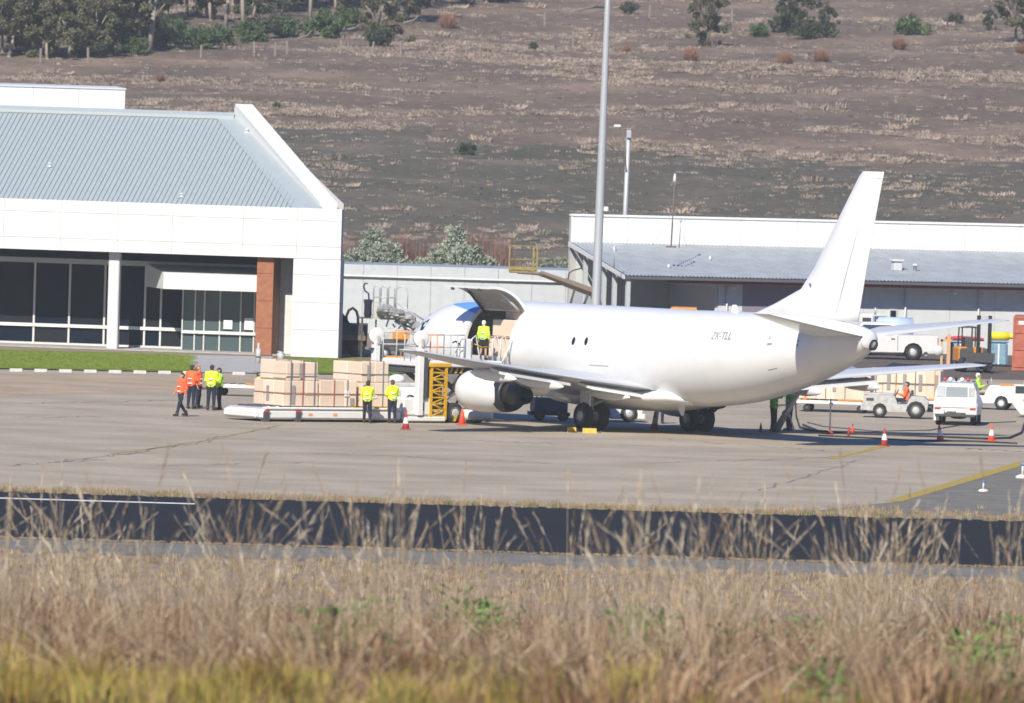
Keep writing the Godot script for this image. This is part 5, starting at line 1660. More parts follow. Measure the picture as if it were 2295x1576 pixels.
	part(t, "door_handle", rb(Vector3(-1.1, 1.0, 0.9), Vector3(-0.92, 1.05, 0.94), 0.01), M.dark_gse)
	part(t, "sill_step", tb(Vector3(-3.0, 0.33, 0.88), Vector3(-0.5, 0.33, 0.88), 0.04), M.dark_gse)
	part(t, "tow_ball", rb(Vector3(0.55, 0.22, 0.5), Vector3(0.72, 0.42, 0.7), 0.03), M.white_gse)
	for x in [-3.5, 0.0]:
		for s in [-1.0, 1.0]:
			wheel(t, Vector3(x, 0.385, s * 0.78), 0.385, 0.26, Vector3(0, 0, 1))
	# tanker truck behind it
	o = at(1985, 745, 722)
	t = thing("fuel_truck", "white truck with a pale blue tank standing behind the parked pickup", "truck", Vector3(o.x, 0, o.z))
	part(t, "tank", lathe(tool(true), Vector3(-0.5, 1.35, -1.1), Vector3.RIGHT, [[0, 0.2], [0.05, 0.55], [1.85, 0.55], [1.9, 0.2]], 18), mat(0.42, 0.52, 0.66, 0.4))
	part(t, "cab", rb(Vector3(-1.3, 0.5, -1.9), Vector3(-0.55, 2.05, -0.3), 0.1), M.truck_white)
	part(t, "side_window", bx(Vector3(-1.15, 1.45, -0.3), Vector3(-0.72, 1.85, -0.29)), M.glass_car)
	part(t, "chassis", bx(Vector3(-1.3, 0.45, -1.8), Vector3(1.4, 0.75, -0.4)), M.white_gse)
	part(t, "equipment_box", rb(Vector3(-0.4, 0.72, -0.5), Vector3(0.0, 1.0, -0.28), 0.02), M.navy)
	part(t, "stack", tb(Vector3(-0.52, 2.0, -0.5), Vector3(-0.52, 2.35, -0.5), 0.05), M.galv)
	for x in [-0.9, 0.8]:
		wheel(t, Vector3(x, 0.42, -0.4), 0.42, 0.26, Vector3(0, 0, 1))
	# forklift with its mast towards the camera
	o = gp(2190, 836)
	t = thing("forklift", "black and orange forklift with tall mast beside the red container", "forklift", o, deg_to_rad(8))
	part(t, "body", rb(Vector3(-0.75, 0.35, -1.9), Vector3(0.65, 1.15, -0.5), 0.08), M.dark_gse)
	part(t, "counterweight", rb(Vector3(-0.80, 0.45, -2.4), Vector3(-0.35, 1.2, -0.6), 0.08), M.orange_gse)
	part(t, "motor_cover", rb(Vector3(-0.1, 0.9, -0.75), Vector3(0.35, 1.2, -0.45), 0.05), M.orange_gse)
	for x in [-0.62, 0.02]:
		part(t, "guard_post", tb(Vector3(x, 1.0, -0.9), Vector3(x + 0.02, 2.12, -1.0), 0.035), M.black)
		part(t, "guard_post", tb(Vector3(x, 1.0, -2.0), Vector3(x + 0.02, 2.12, -1.9), 0.035), M.black)
	part(t, "overhead_guard", bx(Vector3(-0.66, 2.1, -1.95), Vector3(0.08, 2.16, -0.95)), M.black)
	part(t, "seat", rb(Vector3(-0.5, 1.1, -1.6), Vector3(0.0, 1.65, -1.3), 0.05), M.dark_gse)
	for x in [-0.02, 0.52]:
		part(t, "mast_rail", bx(Vector3(x, 0.2, -0.35), Vector3(x + 0.16, 2.72, -0.2)), M.black)
		part(t, "fork", bx(Vector3(x, 0.12, -0.2), Vector3(x + 0.14, 0.2, 0.9)), M.dark_gse)
	part(t, "mast_crosspiece", bx(Vector3(-0.02, 2.55, -0.33), Vector3(0.68, 2.68, -0.22)), M.grey_gse)
	part(t, "fork_carriage", bx(Vector3(-0.2, 0.5, -0.2), Vector3(0.85, 0.95, -0.12)), M.dark_gse)
	for q in [[-0.62, -0.5, 0.36], [0.58, -0.5, 0.38], [-0.6, -1.9, 0.3], [0.5, -1.9, 0.3]]:
		wheel(t, Vector3(q[0], q[2], q[1]), q[2], 0.26, Vector3(1, 0, 0.6).normalized(), M.galv)
	# shipping container at the edge
	o = gp(2268, 831)
	t = thing("shipping_container", "rust-red shipping container standing at the end of the shed", "container", o, deg_to_rad(-3))
	part(t, "shell", bx(Vector3(0.0, 0.1, -6.0), Vector3(2.44, 2.55, -0.06)), M.red_box)
	for i in 3:
		part(t, "panel", rb(Vector3(0.06, 0.16 + 0.81 * i, -0.06), Vector3(2.38, 0.93 + 0.81 * i, -0.02), 0.02), M.red_box)
	for x in [0.0, 2.36]:
		part(t, "corner_post", bx(Vector3(x, 0, -0.08), Vector3(x + 0.08, 2.6, 0.02)), M.red_box)
	part(t, "top_rail", bx(Vector3(0.08, 2.5, -0.08), Vector3(2.36, 2.6, 0.015)), M.red_box)
	part(t, "bottom_rail", bx(Vector3(0.08, 0.02, -0.08), Vector3(2.36, 0.14, 0.015)), M.red_box)
	part(t, "plate", bx(Vector3(0.25, 2.22, -0.02), Vector3(0.55, 2.38, -0.012)), M.label_white)
	# blue bins behind the forklift, red tank and yellow float on them
	for q in [[2128, 2178, 768, 832, "tall pale blue bin behind the forklift, next to the tan frame"], [2218, 2258, 770, 826, "tall pale blue bin between the forklift and the red container"]]:
		var p := gp((q[0] + q[1]) / 2.0, 822)
		t = thing("blue_bin", q[4], "bin", p, 0.0, "blue bins behind the forklift")
		var w: float = (q[1] - q[0]) / 46.5 / 2.0
		part(t, "tank", rb(Vector3(-w, 0.05, -1.0), Vector3(w, 1.15, 0), 0.08), M.blue_bin)
		part(t, "lid", rb(Vector3(-w - 0.03, 1.15, -1.03), Vector3(w + 0.03, 1.24, 0.03), 0.03), M.blue_bin)
		for i in 3:
			part(t, "rib", rb(Vector3(-w * 0.8 + w * 0.7 * i, 0.1, -0.02), Vector3(-w * 0.8 + w * 0.7 * i + 0.07, 1.1, 0.03), 0.01), M.label_white if i == 1 else M.blue_bin)
	t = thing("yellow_roller", "bright yellow roller lying on the blue bin beside the red container", "roller", gp(2238, 822) + Vector3(0, 1.47, -0.4))
	part(t, "drum", lathe(tool(true), Vector3(-0.48, 0, 0), Vector3.RIGHT, [[0, 0.05], [0.02, 0.2], [0.96, 0.2], [0.98, 0.12]], 16), mat(0.80, 0.62, 0.01, 0.5))
	part(t, "end_cap", lathe(tool(true), Vector3(0.5, 0, 0), Vector3.RIGHT, [[0, 0.13], [0.25, 0.13], [0.27, 0.02]], 12), mat(0.80, 0.62, 0.01, 0.5))
	t = thing("red_tarpaulin", "dark red folded sheet draped over the blue bin behind the forklift", "sheet", gp(2160, 822) + Vector3(0, 1.24, -0.5))
	part(t, "sheet", loft(tool(), [circle(Vector3(-0.9, 0.08, 0.1), Vector3.RIGHT, 0.11, 8, 0.08), circle(Vector3(-0.2, 0.11, 0.12), Vector3.RIGHT, 0.2, 8, 0.12), circle(Vector3(0.6, 0.1, 0.1), Vector3.RIGHT, 0.22, 8, 0.10), circle(Vector3(0.95, 0.07, 0.1), Vector3.RIGHT, 0.1, 8, 0.07)]), mat(0.42, 0.02, 0.035, 0.7))
	t = thing("frame_trolley", "tan metal trolley frame with a round plate next to the parked pickup", "trolley frame", gp(2119, 822))
	part(t, "upright", bx(Vector3(0.05, 0, -0.3), Vector3(0.22, 1.55, -0.15)), mat(0.55, 0.33, 0.17, 0.7))
	part(t, "upright", bx(Vector3(-0.25, 0.1, -0.3), Vector3(-0.14, 1.3, -0.2)), mat(0.55, 0.33, 0.17, 0.7))
	part(t, "crosspiece", bx(Vector3(-0.25, 1.2, -0.3), Vector3(0.3, 1.32, -0.2)), mat(0.55, 0.33, 0.17, 0.7))
	part(t, "round_plate", lathe(tool(true), Vector3(-0.35, 0.75, -0.2), Vector3.BACK, [[0, 0.02], [0, 0.24], [0.05, 0.24], [0.06, 0.02]], 16), M.wall_grey)
	# white service vehicle at the right edge with an open door
	o = gp(2290, 936)
	t = thing("service_vehicle", "white service vehicle with its front door swung open", "vehicle", o, deg_to_rad(6))
	part(t, "body", rb(Vector3(0.35, 0.4, -4.0), Vector3(2.1, 1.2, -0.2), 0.1), M.truck_white)
	part(t, "cab", loft(tool(), [[Vector3(0.4, 1.2, -0.4), Vector3(2.05, 1.2, -0.4), Vector3(2.05, 1.2, -3.2), Vector3(0.4, 1.2, -3.2)], [Vector3(0.55, 1.85, -0.7), Vector3(1.9, 1.85, -0.7), Vector3(1.9, 1.85, -2.4), Vector3(0.55, 1.85, -2.4)]]), M.truck_white)
	var dd := part(t, "open_door", pr([[-0.38, 0.55], [-0.02, 0.12], [0.22, 0.12], [0.62, 0.5], [0.62, 1.02], [-0.38, 1.02]], -0.25, -0.15), M.truck_white)
	part(dd, "door_window_frame", box(box(box(tool(), Vector3(-0.38, 1.02, -0.25), Vector3(-0.28, 1.40, -0.15)), Vector3(-0.38, 1.34, -0.25), Vector3(0.62, 1.42, -0.15)), Vector3(0.52, 1.02, -0.25), Vector3(0.62, 1.36, -0.15)), M.truck_white)
	part(dd, "door_window", bx(Vector3(-0.28, 1.02, -0.21), Vector3(0.52, 1.34, -0.2)), M.glass_car)
	part(dd, "door_badge", bx(Vector3(0.05, 0.70, -0.15), Vector3(0.30, 0.78, -0.14)), M.strap_orange)
	for z in [-0.9, -3.2]:
		for x in [0.5, 1.95]:
			wheel(t, Vector3(x, 0.36, z), 0.36, 0.24, Vector3(1, 0, 0))
	# yellow-framed loader cab parked in the open bay of the shed
	o = at(1530, 692, 716)
	t = thing("yellow_cab_loader", "yellow machine cab frame showing above the fuselage in the open bay", "loader", Vector3(o.x, 0, o.z))
	part(t, "cab_frame", pipe(tool(true), [Vector3(-0.95, 1.4, 0), Vector3(-0.5, 2.15, 0), Vector3(0.65, 2.18, 0), Vector3(0.65, 1.3, 0)], 0.08, 6), M.orange_gse)
	part(t, "cab_frame", pipe(tool(true), [Vector3(-0.95, 1.4, -1.3), Vector3(-0.5, 2.15, -1.3), Vector3(0.65, 2.18, -1.3), Vector3(0.65, 1.3, -1.3)], 0.08, 6), M.orange_gse)
	part(t, "roof", bx(Vector3(-0.5, 2.15, -1.3), Vector3(0.68, 2.24, 0.05)), M.orange_gse)
	part(t, "body", rb(Vector3(-1.6, 0.5, -1.4), Vector3(1.2, 1.4, 0.1), 0.1), M.yellow_gse)
	for x in [-1.1, 0.8]:
		wheel(t, Vector3(x, 0.5, 0.1), 0.5, 0.35, Vector3(0, 0, 1))

# ------------------------------------------------------------------ people: one continuous skin from joined tapered bones
func net(st: SurfaceTool, bones: Array, cell: float, k: float) -> void:
	var lo := Vector3.ONE * 1e9
	var hi := -lo
	for b in bones:
		var r: float = maxf(b[2], b[3]) + cell * 2.5
		lo = lo.min(b[0] - Vector3.ONE * r).min(b[1] - Vector3.ONE * r)
		hi = hi.max(b[0] + Vector3.ONE * r).max(b[1] + Vector3.ONE * r)
	var nx := int((hi.x - lo.x) / cell) + 2
	var ny := int((hi.y - lo.y) / cell) + 2
	var nz := int((hi.z - lo.z) / cell) + 2
	var f := PackedFloat32Array()
	f.resize(nx * ny * nz)
	f.fill(1.0)
	for b in bones:
		var p0: Vector3 = b[0]
		var p1: Vector3 = b[1]
		var r0: float = b[2]
		var r1: float = b[3]
		var pad := maxf(r0, r1) + k + cell * 2.0
		var mn := ((p0.min(p1) - lo - Vector3.ONE * pad) / cell).floor()
		var mx := ((p0.max(p1) - lo + Vector3.ONE * pad) / cell).ceil()
		var ab := p1 - p0
		var l2 := maxf(ab.length_squared(), 1e-9)
		for y in range(maxi(0, int(mn.y)), mini(ny, int(mx.y) + 1)):
			for z in range(maxi(0, int(mn.z)), mini(nz, int(mx.z) + 1)):
				var row := (y * nz + z) * nx
				for x in range(maxi(0, int(mn.x)), mini(nx, int(mx.x) + 1)):
					var p := lo + Vector3(x, y, z) * cell - p0
					var h := clampf(p.dot(ab) / l2, 0.0, 1.0)
					var d := (p - ab * h).length() - lerpf(r0, r1, h)
					var o := f[row + x]
					var m := maxf(k - absf(o - d), 0.0) / k
					f[row + x] = minf(o, d) - m * m * k * 0.25
	var idx := PackedInt32Array()
	idx.resize(nx * ny * nz)
	idx.fill(-1)
	var vs := PackedVector3Array()
	var off := [0, 1, nx, nx + 1, nx * nz, nx * nz + 1, nx * nz + nx, nx * nz + nx + 1]   # x, z, y bits
	var edges := [[0, 1], [2, 3], [4, 5], [6, 7], [0, 2], [1, 3], [4, 6], [5, 7], [0, 4], [1, 5], [2, 6], [3, 7]]
	var cp := [Vector3(0, 0, 0), Vector3(1, 0, 0), Vector3(0, 0, 1), Vector3(1, 0, 1), Vector3(0, 1, 0), Vector3(1, 1, 0), Vector3(0, 1, 1), Vector3(1, 1, 1)]
	for y in ny - 1:
		for z in nz - 1:
			var row := (y * nz + z) * nx
			for x in nx - 1:
				var i := row + x
				var s := f[i] < 0.0
				if s == (f[i + 1] < 0.0) and s == (f[i + off[2]] < 0.0) and s == (f[i + off[3]] < 0.0) and s == (f[i + off[4]] < 0.0) and s == (f[i + off[5]] < 0.0) and s == (f[i + off[6]] < 0.0) and s == (f[i + off[7]] < 0.0):
					continue
				var sum := Vector3.ZERO
				var n := 0
				for e in edges:
					var a := f[i + off[e[0]]]
					var b2 := f[i + off[e[1]]]
					if (a < 0.0) != (b2 < 0.0):
						sum += cp[e[0]].lerp(cp[e[1]], a / (a - b2))
						n += 1
				idx[i] = vs.size()
				vs.append(lo + (Vector3(x, y, z) + sum / n) * cell)
	var sx := 1
	var sz := nx
	var sy := nx * nz
	for y in range(1, ny - 1):
		for z in range(1, nz - 1):
			for x in range(1, nx - 1):
				var i := (y * nz + z) * nx + x
				var s := f[i] < 0.0
				for ax in 3:
					var step: int = [sx, sy, sz][ax]
					if s == (f[i + step] < 0.0):
						continue
					var u: int = [sy, sz, sx][ax]
					var v: int = [sz, sx, sy][ax]
					var q := [idx[i], idx[i - u], idx[i - u - v], idx[i - v]]
					if q.min() < 0:
						continue
					if s:
						quad(st, vs[q[0]], vs[q[1]], vs[q[2]], vs[q[3]])
					else:
						quad(st, vs[q[3]], vs[q[2]], vs[q[1]], vs[q[0]])

var person_cache := {}

func pose_joints(pose: String) -> Dictionary:            # facing +z, side s = +1 / -1 along x
	var j := {"pelvis": Vector3(0, 0.97, 0), "chest": Vector3(0, 1.30, 0), "neck": Vector3(0, 1.49, 0), "head": Vector3(0, 1.63, 0.01), "look": Vector3(0, 0, 1)}
	for s in [1.0, -1.0]:
		var n := "l" if s > 0 else "r"
		j["sh" + n] = Vector3(0.185 * s, 1.42, 0)
		j["el" + n] = Vector3(0.25 * s, 1.13, -0.03)
		j["wr" + n] = Vector3(0.25 * s, 0.88, 0.06)
		j["hip" + n] = Vector3(0.095 * s, 0.93, 0)
		j["kn" + n] = Vector3(0.11 * s, 0.50, 0.02)
		j["an" + n] = Vector3(0.12 * s, 0.085, -0.02)
	if pose == "hold" or pose == "reach":
		for s in [1.0, -1.0]:
			var n := "l" if s > 0 else "r"
			j["el" + n] = Vector3(0.25 * s, 1.16, 0.06 if pose == "hold" else 0.16)
			j["wr" + n] = Vector3((0.10 if pose == "hold" else 0.17) * s, 1.06 if pose == "hold" else 1.18, 0.29 if pose == "hold" else 0.40)
		j.head = Vector3(0, 1.62, 0.05)
		j.look = Vector3(0, -0.45, 1).normalized()
		j.neck = Vector3(0, 1.49, 0.02)
		if pose == "reach":
			j.knl = Vector3(0.12, 0.50, 0.09)
			j.anl = Vector3(0.13, 0.085, 0.08)
			j.anr = Vector3(-0.14, 0.085, -0.12)
	elif pose == "walk":
		j.knl = Vector3(0.10, 0.51, 0.13)
		j.anl = Vector3(0.10, 0.09, 0.24)
		j.knr = Vector3(-0.10, 0.50, -0.02)
		j.anr = Vector3(-0.10, 0.11, -0.30)
		j.ell = Vector3(0.24, 1.14, -0.10)
		j.wrl = Vector3(0.22, 0.92, -0.05)
		j.elr = Vector3(-0.24, 1.14, 0.04)
		j.wrr = Vector3(-0.21, 0.94, 0.20)
	elif pose == "overhead":
		for s in [1.0, -1.0]:
			var n := "l" if s > 0 else "r"
			j["el" + n] = Vector3(0.27 * s, 1.45, 0.20)
			j["wr" + n] = Vector3(0.15 * s, 1.66, 0.32)
		j.look = Vector3(0, 0.35, 1).normalized()
	elif pose == "sit":
		for key in ["pelvis", "chest", "neck", "head", "shl", "shr"]:
			j[key] += Vector3(0, -0.18, 0)
		for s in [1.0, -1.0]:
			var n := "l" if s > 0 else "r"
			j["hip" + n] = Vector3(0.10 * s, 0.76, 0.02)
			j["kn" + n] = Vector3(0.13 * s, 0.80, 0.44)
			j["an" + n] = Vector3(0.13 * s, 0.40, 0.52)
			j["el" + n] = Vector3(0.25 * s, 0.98, 0.10)
			j["wr" + n] = Vector3(0.15 * s, 1.05, 0.34)
	return j

func person_meshes(pose: String, shorts: bool) -> Dictionary:
	var key := pose + ("_shorts" if shorts else "")
	if person_cache.has(key):
		return person_cache[key]
	var j := pose_joints(pose)
	var torso := [[j.pelvis + Vector3(0.06, 0, 0), j.chest + Vector3(0.07, 0, 0), 0.105, 0.11], [j.pelvis - Vector3(0.06, 0, 0), j.chest - Vector3(0.07, 0, 0), 0.105, 0.11], [j.chest, j.neck - Vector3(0, 0.04, 0), 0.12, 0.075], [j.shl, j.shr, 0.062, 0.062]]
	var arms := []
	var fore := []
	var legs := []
	var feet := []
	for n in ["l", "r"]:
		arms.append([j["sh" + n], j["el" + n], 0.055, 0.044])
		fore.append([j["el" + n], j["wr" + n], 0.042, 0.030])
		legs.append([j["hip" + n], j["kn" + n], 0.088, 0.060])
		legs.append([j["kn" + n], j["an" + n], 0.058, 0.042])
		var toe: Vector3 = j["an" + n] + Vector3(0.02 if n == "l" else -0.02, -0.045, 0.15)
		feet.append([j["an" + n] + Vector3(0, -0.035, -0.03), toe, 0.045, 0.036])
	var body := tool(true)
	net(body, torso + arms + fore + legs + feet + [[j.neck - Vector3(0, 0.05, 0), j.head - Vector3(0, 0.06, 0), 0.058, 0.052]], 0.022, 0.035)
	# head on its own finer grid: skull, face, jaw, nose, ears
	var lk: Vector3 = j.look
	var rt: Vector3 = lk.cross(Vector3.UP).normalized()
	var up := rt.cross(lk)
	var hp := func(x: float, y: float, z: float) -> Vector3: return j.head + rt * x + up * y + lk * z
	net(body, [[hp.call(0, 0.035, -0.025), hp.call(0, 0.035, 0.0), 0.092, 0.086], [hp.call(0, -0.02, 0.025), hp.call(0, -0.055, 0.04), 0.066, 0.048], [hp.call(0, -0.075, 0.045), hp.call(0, -0.085, 0.06), 0.04, 0.03], [hp.call(0, -0.005, 0.088), hp.call(0, -0.03, 0.108), 0.012, 0.016], [hp.call(0.085, -0.01, -0.01), hp.call(0.088, 0.01, -0.01), 0.02, 0.022], [hp.call(-0.085, -0.01, -0.01), hp.call(-0.088, 0.01, -0.01), 0.02, 0.022]], 0.013, 0.02)
	# hands: palm, four unequal bent fingers and a thumb from the side of the palm
	for n in ["l", "r"]:
		var w: Vector3 = j["wr" + n]
		var d: Vector3 = (w - j["el" + n]).normalized()
		var s := d.cross(Vector3(0, 0, 1) if absf(d.z) < 0.8 else Vector3.UP).normalized()
		var c := s.cross(d)
		net(body, [[w, w + d * 0.075, 0.028, 0.030], [w + d * 0.07 - s * 0.025, w + d * 0.07 + s * 0.025, 0.018, 0.018]], 0.012, 0.015)
		for i in 4:
			var b := w + d * 0.085 + s * (0.027 - 0.018 * i)
			var ln: float = [0.066, 0.078, 0.072, 0.056][i]
			var mid := b + (d * 0.9 + c * 0.35).normalized() * ln * 0.55
			pipe(body, [b - d * 0.02, mid, mid + (d * 0.6 + c * 0.8).normalized() * ln * 0.5], 0.009, 6)
		var tb0 := w + d * 0.03 + s * 0.026
		pipe(body, [tb0, tb0 + (d + s * 0.8).normalized() * 0.04, tb0 + (d + s * 0.35 + c * 0.4).normalized() * 0.072], 0.0105, 6)
	var grow := func(list: Array, by: float) -> Array:
		var out := []
		for b in list:
			out.append([b[0], b[1], b[2] + by, b[3] + by])
		return out
	var top := tool(true)
	var sleeves := []
	for b in fore:
		sleeves.append([b[0], b[0].lerp(b[1], 0.72), b[2], lerpf(b[2], b[3], 0.72)])
	net(top, grow.call(torso, 0.026) + grow.call(arms, 0.020) + grow.call(sleeves, 0.016), 0.022, 0.03)
	var trs := tool(true)
	var hips := [[j.hipl, j.hipr, 0.105, 0.105], [j.pelvis + Vector3(0, -0.02, 0), j.pelvis + Vector3(0, 0.03, 0), 0.115, 0.11]]
	var lg := []
	for b in legs:
		lg.append(b)
	if shorts:
		lg = [[legs[0][0], legs[0][0].lerp(legs[0][1], 0.8), 0.092, 0.075], [legs[2][0], legs[2][0].lerp(legs[2][1], 0.8), 0.092, 0.075]]
	net(trs, hips + grow.call(lg, 0.016), 0.022, 0.03)
	var bt := tool(true)
	net(bt, grow.call(feet, 0.012) + [[j.anl, j.anl + Vector3(0, 0.08, 0), 0.055, 0.058], [j.anr, j.anr + Vector3(0, 0.08, 0), 0.055, 0.058]], 0.018, 0.02)
	var hair := tool(true)
	net(hair, [[hp.call(0, 0.052, -0.035), hp.call(0, 0.055, -0.008), 0.092, 0.084], [hp.call(0, -0.02, -0.05), hp.call(0, 0.03, -0.05), 0.07, 0.08]], 0.014, 0.02)
	var band := tool(true)
	var ax: Vector3 = (j.chest - j.pelvis).normalized()
	for h in [0.18, 0.75]:
		var c: Vector3 = j.pelvis.lerp(j.chest, h)
		loft(band, [circle(c - ax * 0.025, ax, 0.203, 18, 0.143), circle(c + ax * 0.025, ax, 0.206, 18, 0.145)], false, false)
	person_cache[key] = {"body": done(body), "top": done(top), "trousers": done(trs), "boots": done(bt), "hair": done(hair), "band": done(band)}
	return person_cache[key]

func person(label: String, pose: String, where: Vector3, turn: float, top: Material, legs: Material, hair: Material, group := "", scale := 1.0, shorts := false) -> Node3D:
	var m := person_meshes(pose, shorts)
	var t := thing("person", label, "person", where, deg_to_rad(turn), group)
	t.scale = Vector3.ONE * scale
	part(t, "body", m.body, M.skin)
	part(t, "top", m.top, top)
	part(t, "trousers", m.trousers, legs)
	part(t, "boots", m.boots, M.boot)
	part(t, "hair", m.hair, hair)
	part(t, "reflective_band", m.band, M.reflective)
	return t

func build_people() -> void:
	var g := "ground crew on the apron"
	var d := 0.02
	person("walking worker in orange vest and dark trousers, at the outer edge of the group", "walk", gp(405, 934) + Vector3(0, d, 0), -60, M.hi_orange, M.navy, M.hair, g)
	person("worker in orange vest standing between the two other orange vests", "hold", gp(427, 917) + Vector3(0, d, 0), 150, M.hi_orange, M.navy, M.hair, g, 1.03)
	person("worker in orange vest and red cap facing the yellow vests", "stand", gp(443, 914) + Vector3(0, d, 0), 70, M.hi_orange, M.navy, M.red_lamp, g, 0.98)
	person("worker in yellow jacket with hands together, back turned, in the standing group", "hold", gp(472, 920) + Vector3(0, d, 0), 165, M.hi_yellow, M.navy, M.hair, g, 1.06)
	person("worker in yellow-green vest at the edge of the group next to the empty dolly", "hold", gp(491, 919) + Vector3(0, d, 0), -80, mat(0.35, 0.62, 0.03, 0.75), M.navy, M.hair, g, 0.98)
	person("worker in yellow vest half hidden behind the outer carton stack", "stand", gp(578, 921), 100, M.hi_yellow, M.navy, M.hair, g, 0.92)
	person("worker in yellow shirt with back turned, arms on the tall stack", "reach", gp(822, 949) + Vector3(0, d, 0), 175, M.hi_yellow, M.navy, M.hair, g, 0.97)
	person("worker in yellow shirt and brown boots standing between stack and loader post", "hold", gp(878, 949) + Vector3(0, d, 0), -160, M.hi_yellow, M.navy, mat(0.10, 0.045, 0.03, 0.8), g)
	var lp := loader_frame * lt(0.55, 2.58, 0.85)
	person("worker in white cap, yellow vest and shorts on the loader bridge at the door", "stand", lp, 160, mat(0.50, 0.80, 0.06, 0.75), M.black, M.label_white, g, 0.92, true)
	person("worker in green vest reaching up under the tail, beside the grey prop", "overhead", gp(1733, 968) + Vector3(0, d, 0), 60, M.hi_green, M.navy, M.hair, g, 0.98)
	person("worker in green vest behind the white strut under the tail", "overhead", gp(1768, 966) + Vector3(0, d, 0), -60, M.hi_green, M.navy, M.hair, g)
	person("worker in dark clothes standing behind the cone under the belly", "stand", gp(1478, 950) + Vector3(0, d, 0), 10, M.navy, M.navy, M.hair, g)
	var tug: Node3D = get_node("baggage_tug")
	person("driver in orange vest seated on the grey-white tug", "sit", tug.transform * Vector3(0.40, -0.02, 0.18), -93, M.hi_orange, M.navy, M.hair, "tug drivers")
	tug = get_node("baggage_tug_001")
	person("driver in lime vest and white cap seated on the white tug", "sit", tug.transform * Vector3(0.40, -0.02, -0.1), 80, mat(0.42, 0.72, 0.05, 0.75), M.khaki, M.label_white, "tug drivers")

# ------------------------------------------------------------------ small things on the ground
func make_cone(label: String, m: Material, band: bool, where: Vector3, k := 1.0) -> void:
	var t := thing("traffic_cone", label, "traffic cone", where, rng.randf(), "traffic cones round the aircraft")
	t.scale = Vector3.ONE * k
	part(t, "base", rb(Vector3(-0.19, 0, -0.19), Vector3(0.19, 0.05, 0.19), 0.02), m)
	if band:
		part(t, "cone", lathe(tool(true), Vector3(0, 0.05, 0), Vector3.UP, [[0, 0.155], [0.2, 0.115]], 16, true, false), m)
		part(t, "white_collar", lathe(tool(true), Vector3(0, 0.25, 0), Vector3.UP, [[0, 0.117], [0.24, 0.071]], 16, false, false), M.cone_white)
		part(t, "tip", lathe(tool(true), Vector3(0, 0.49, 0), Vector3.UP, [[0, 0.07], [0.23, 0.03]], 16, false, true), m)
	else:
		part(t, "cone", lathe(tool(true), Vector3(0, 0.05, 0), Vector3.UP, [[0, 0.155], [0.66, 0.03]], 16), m)

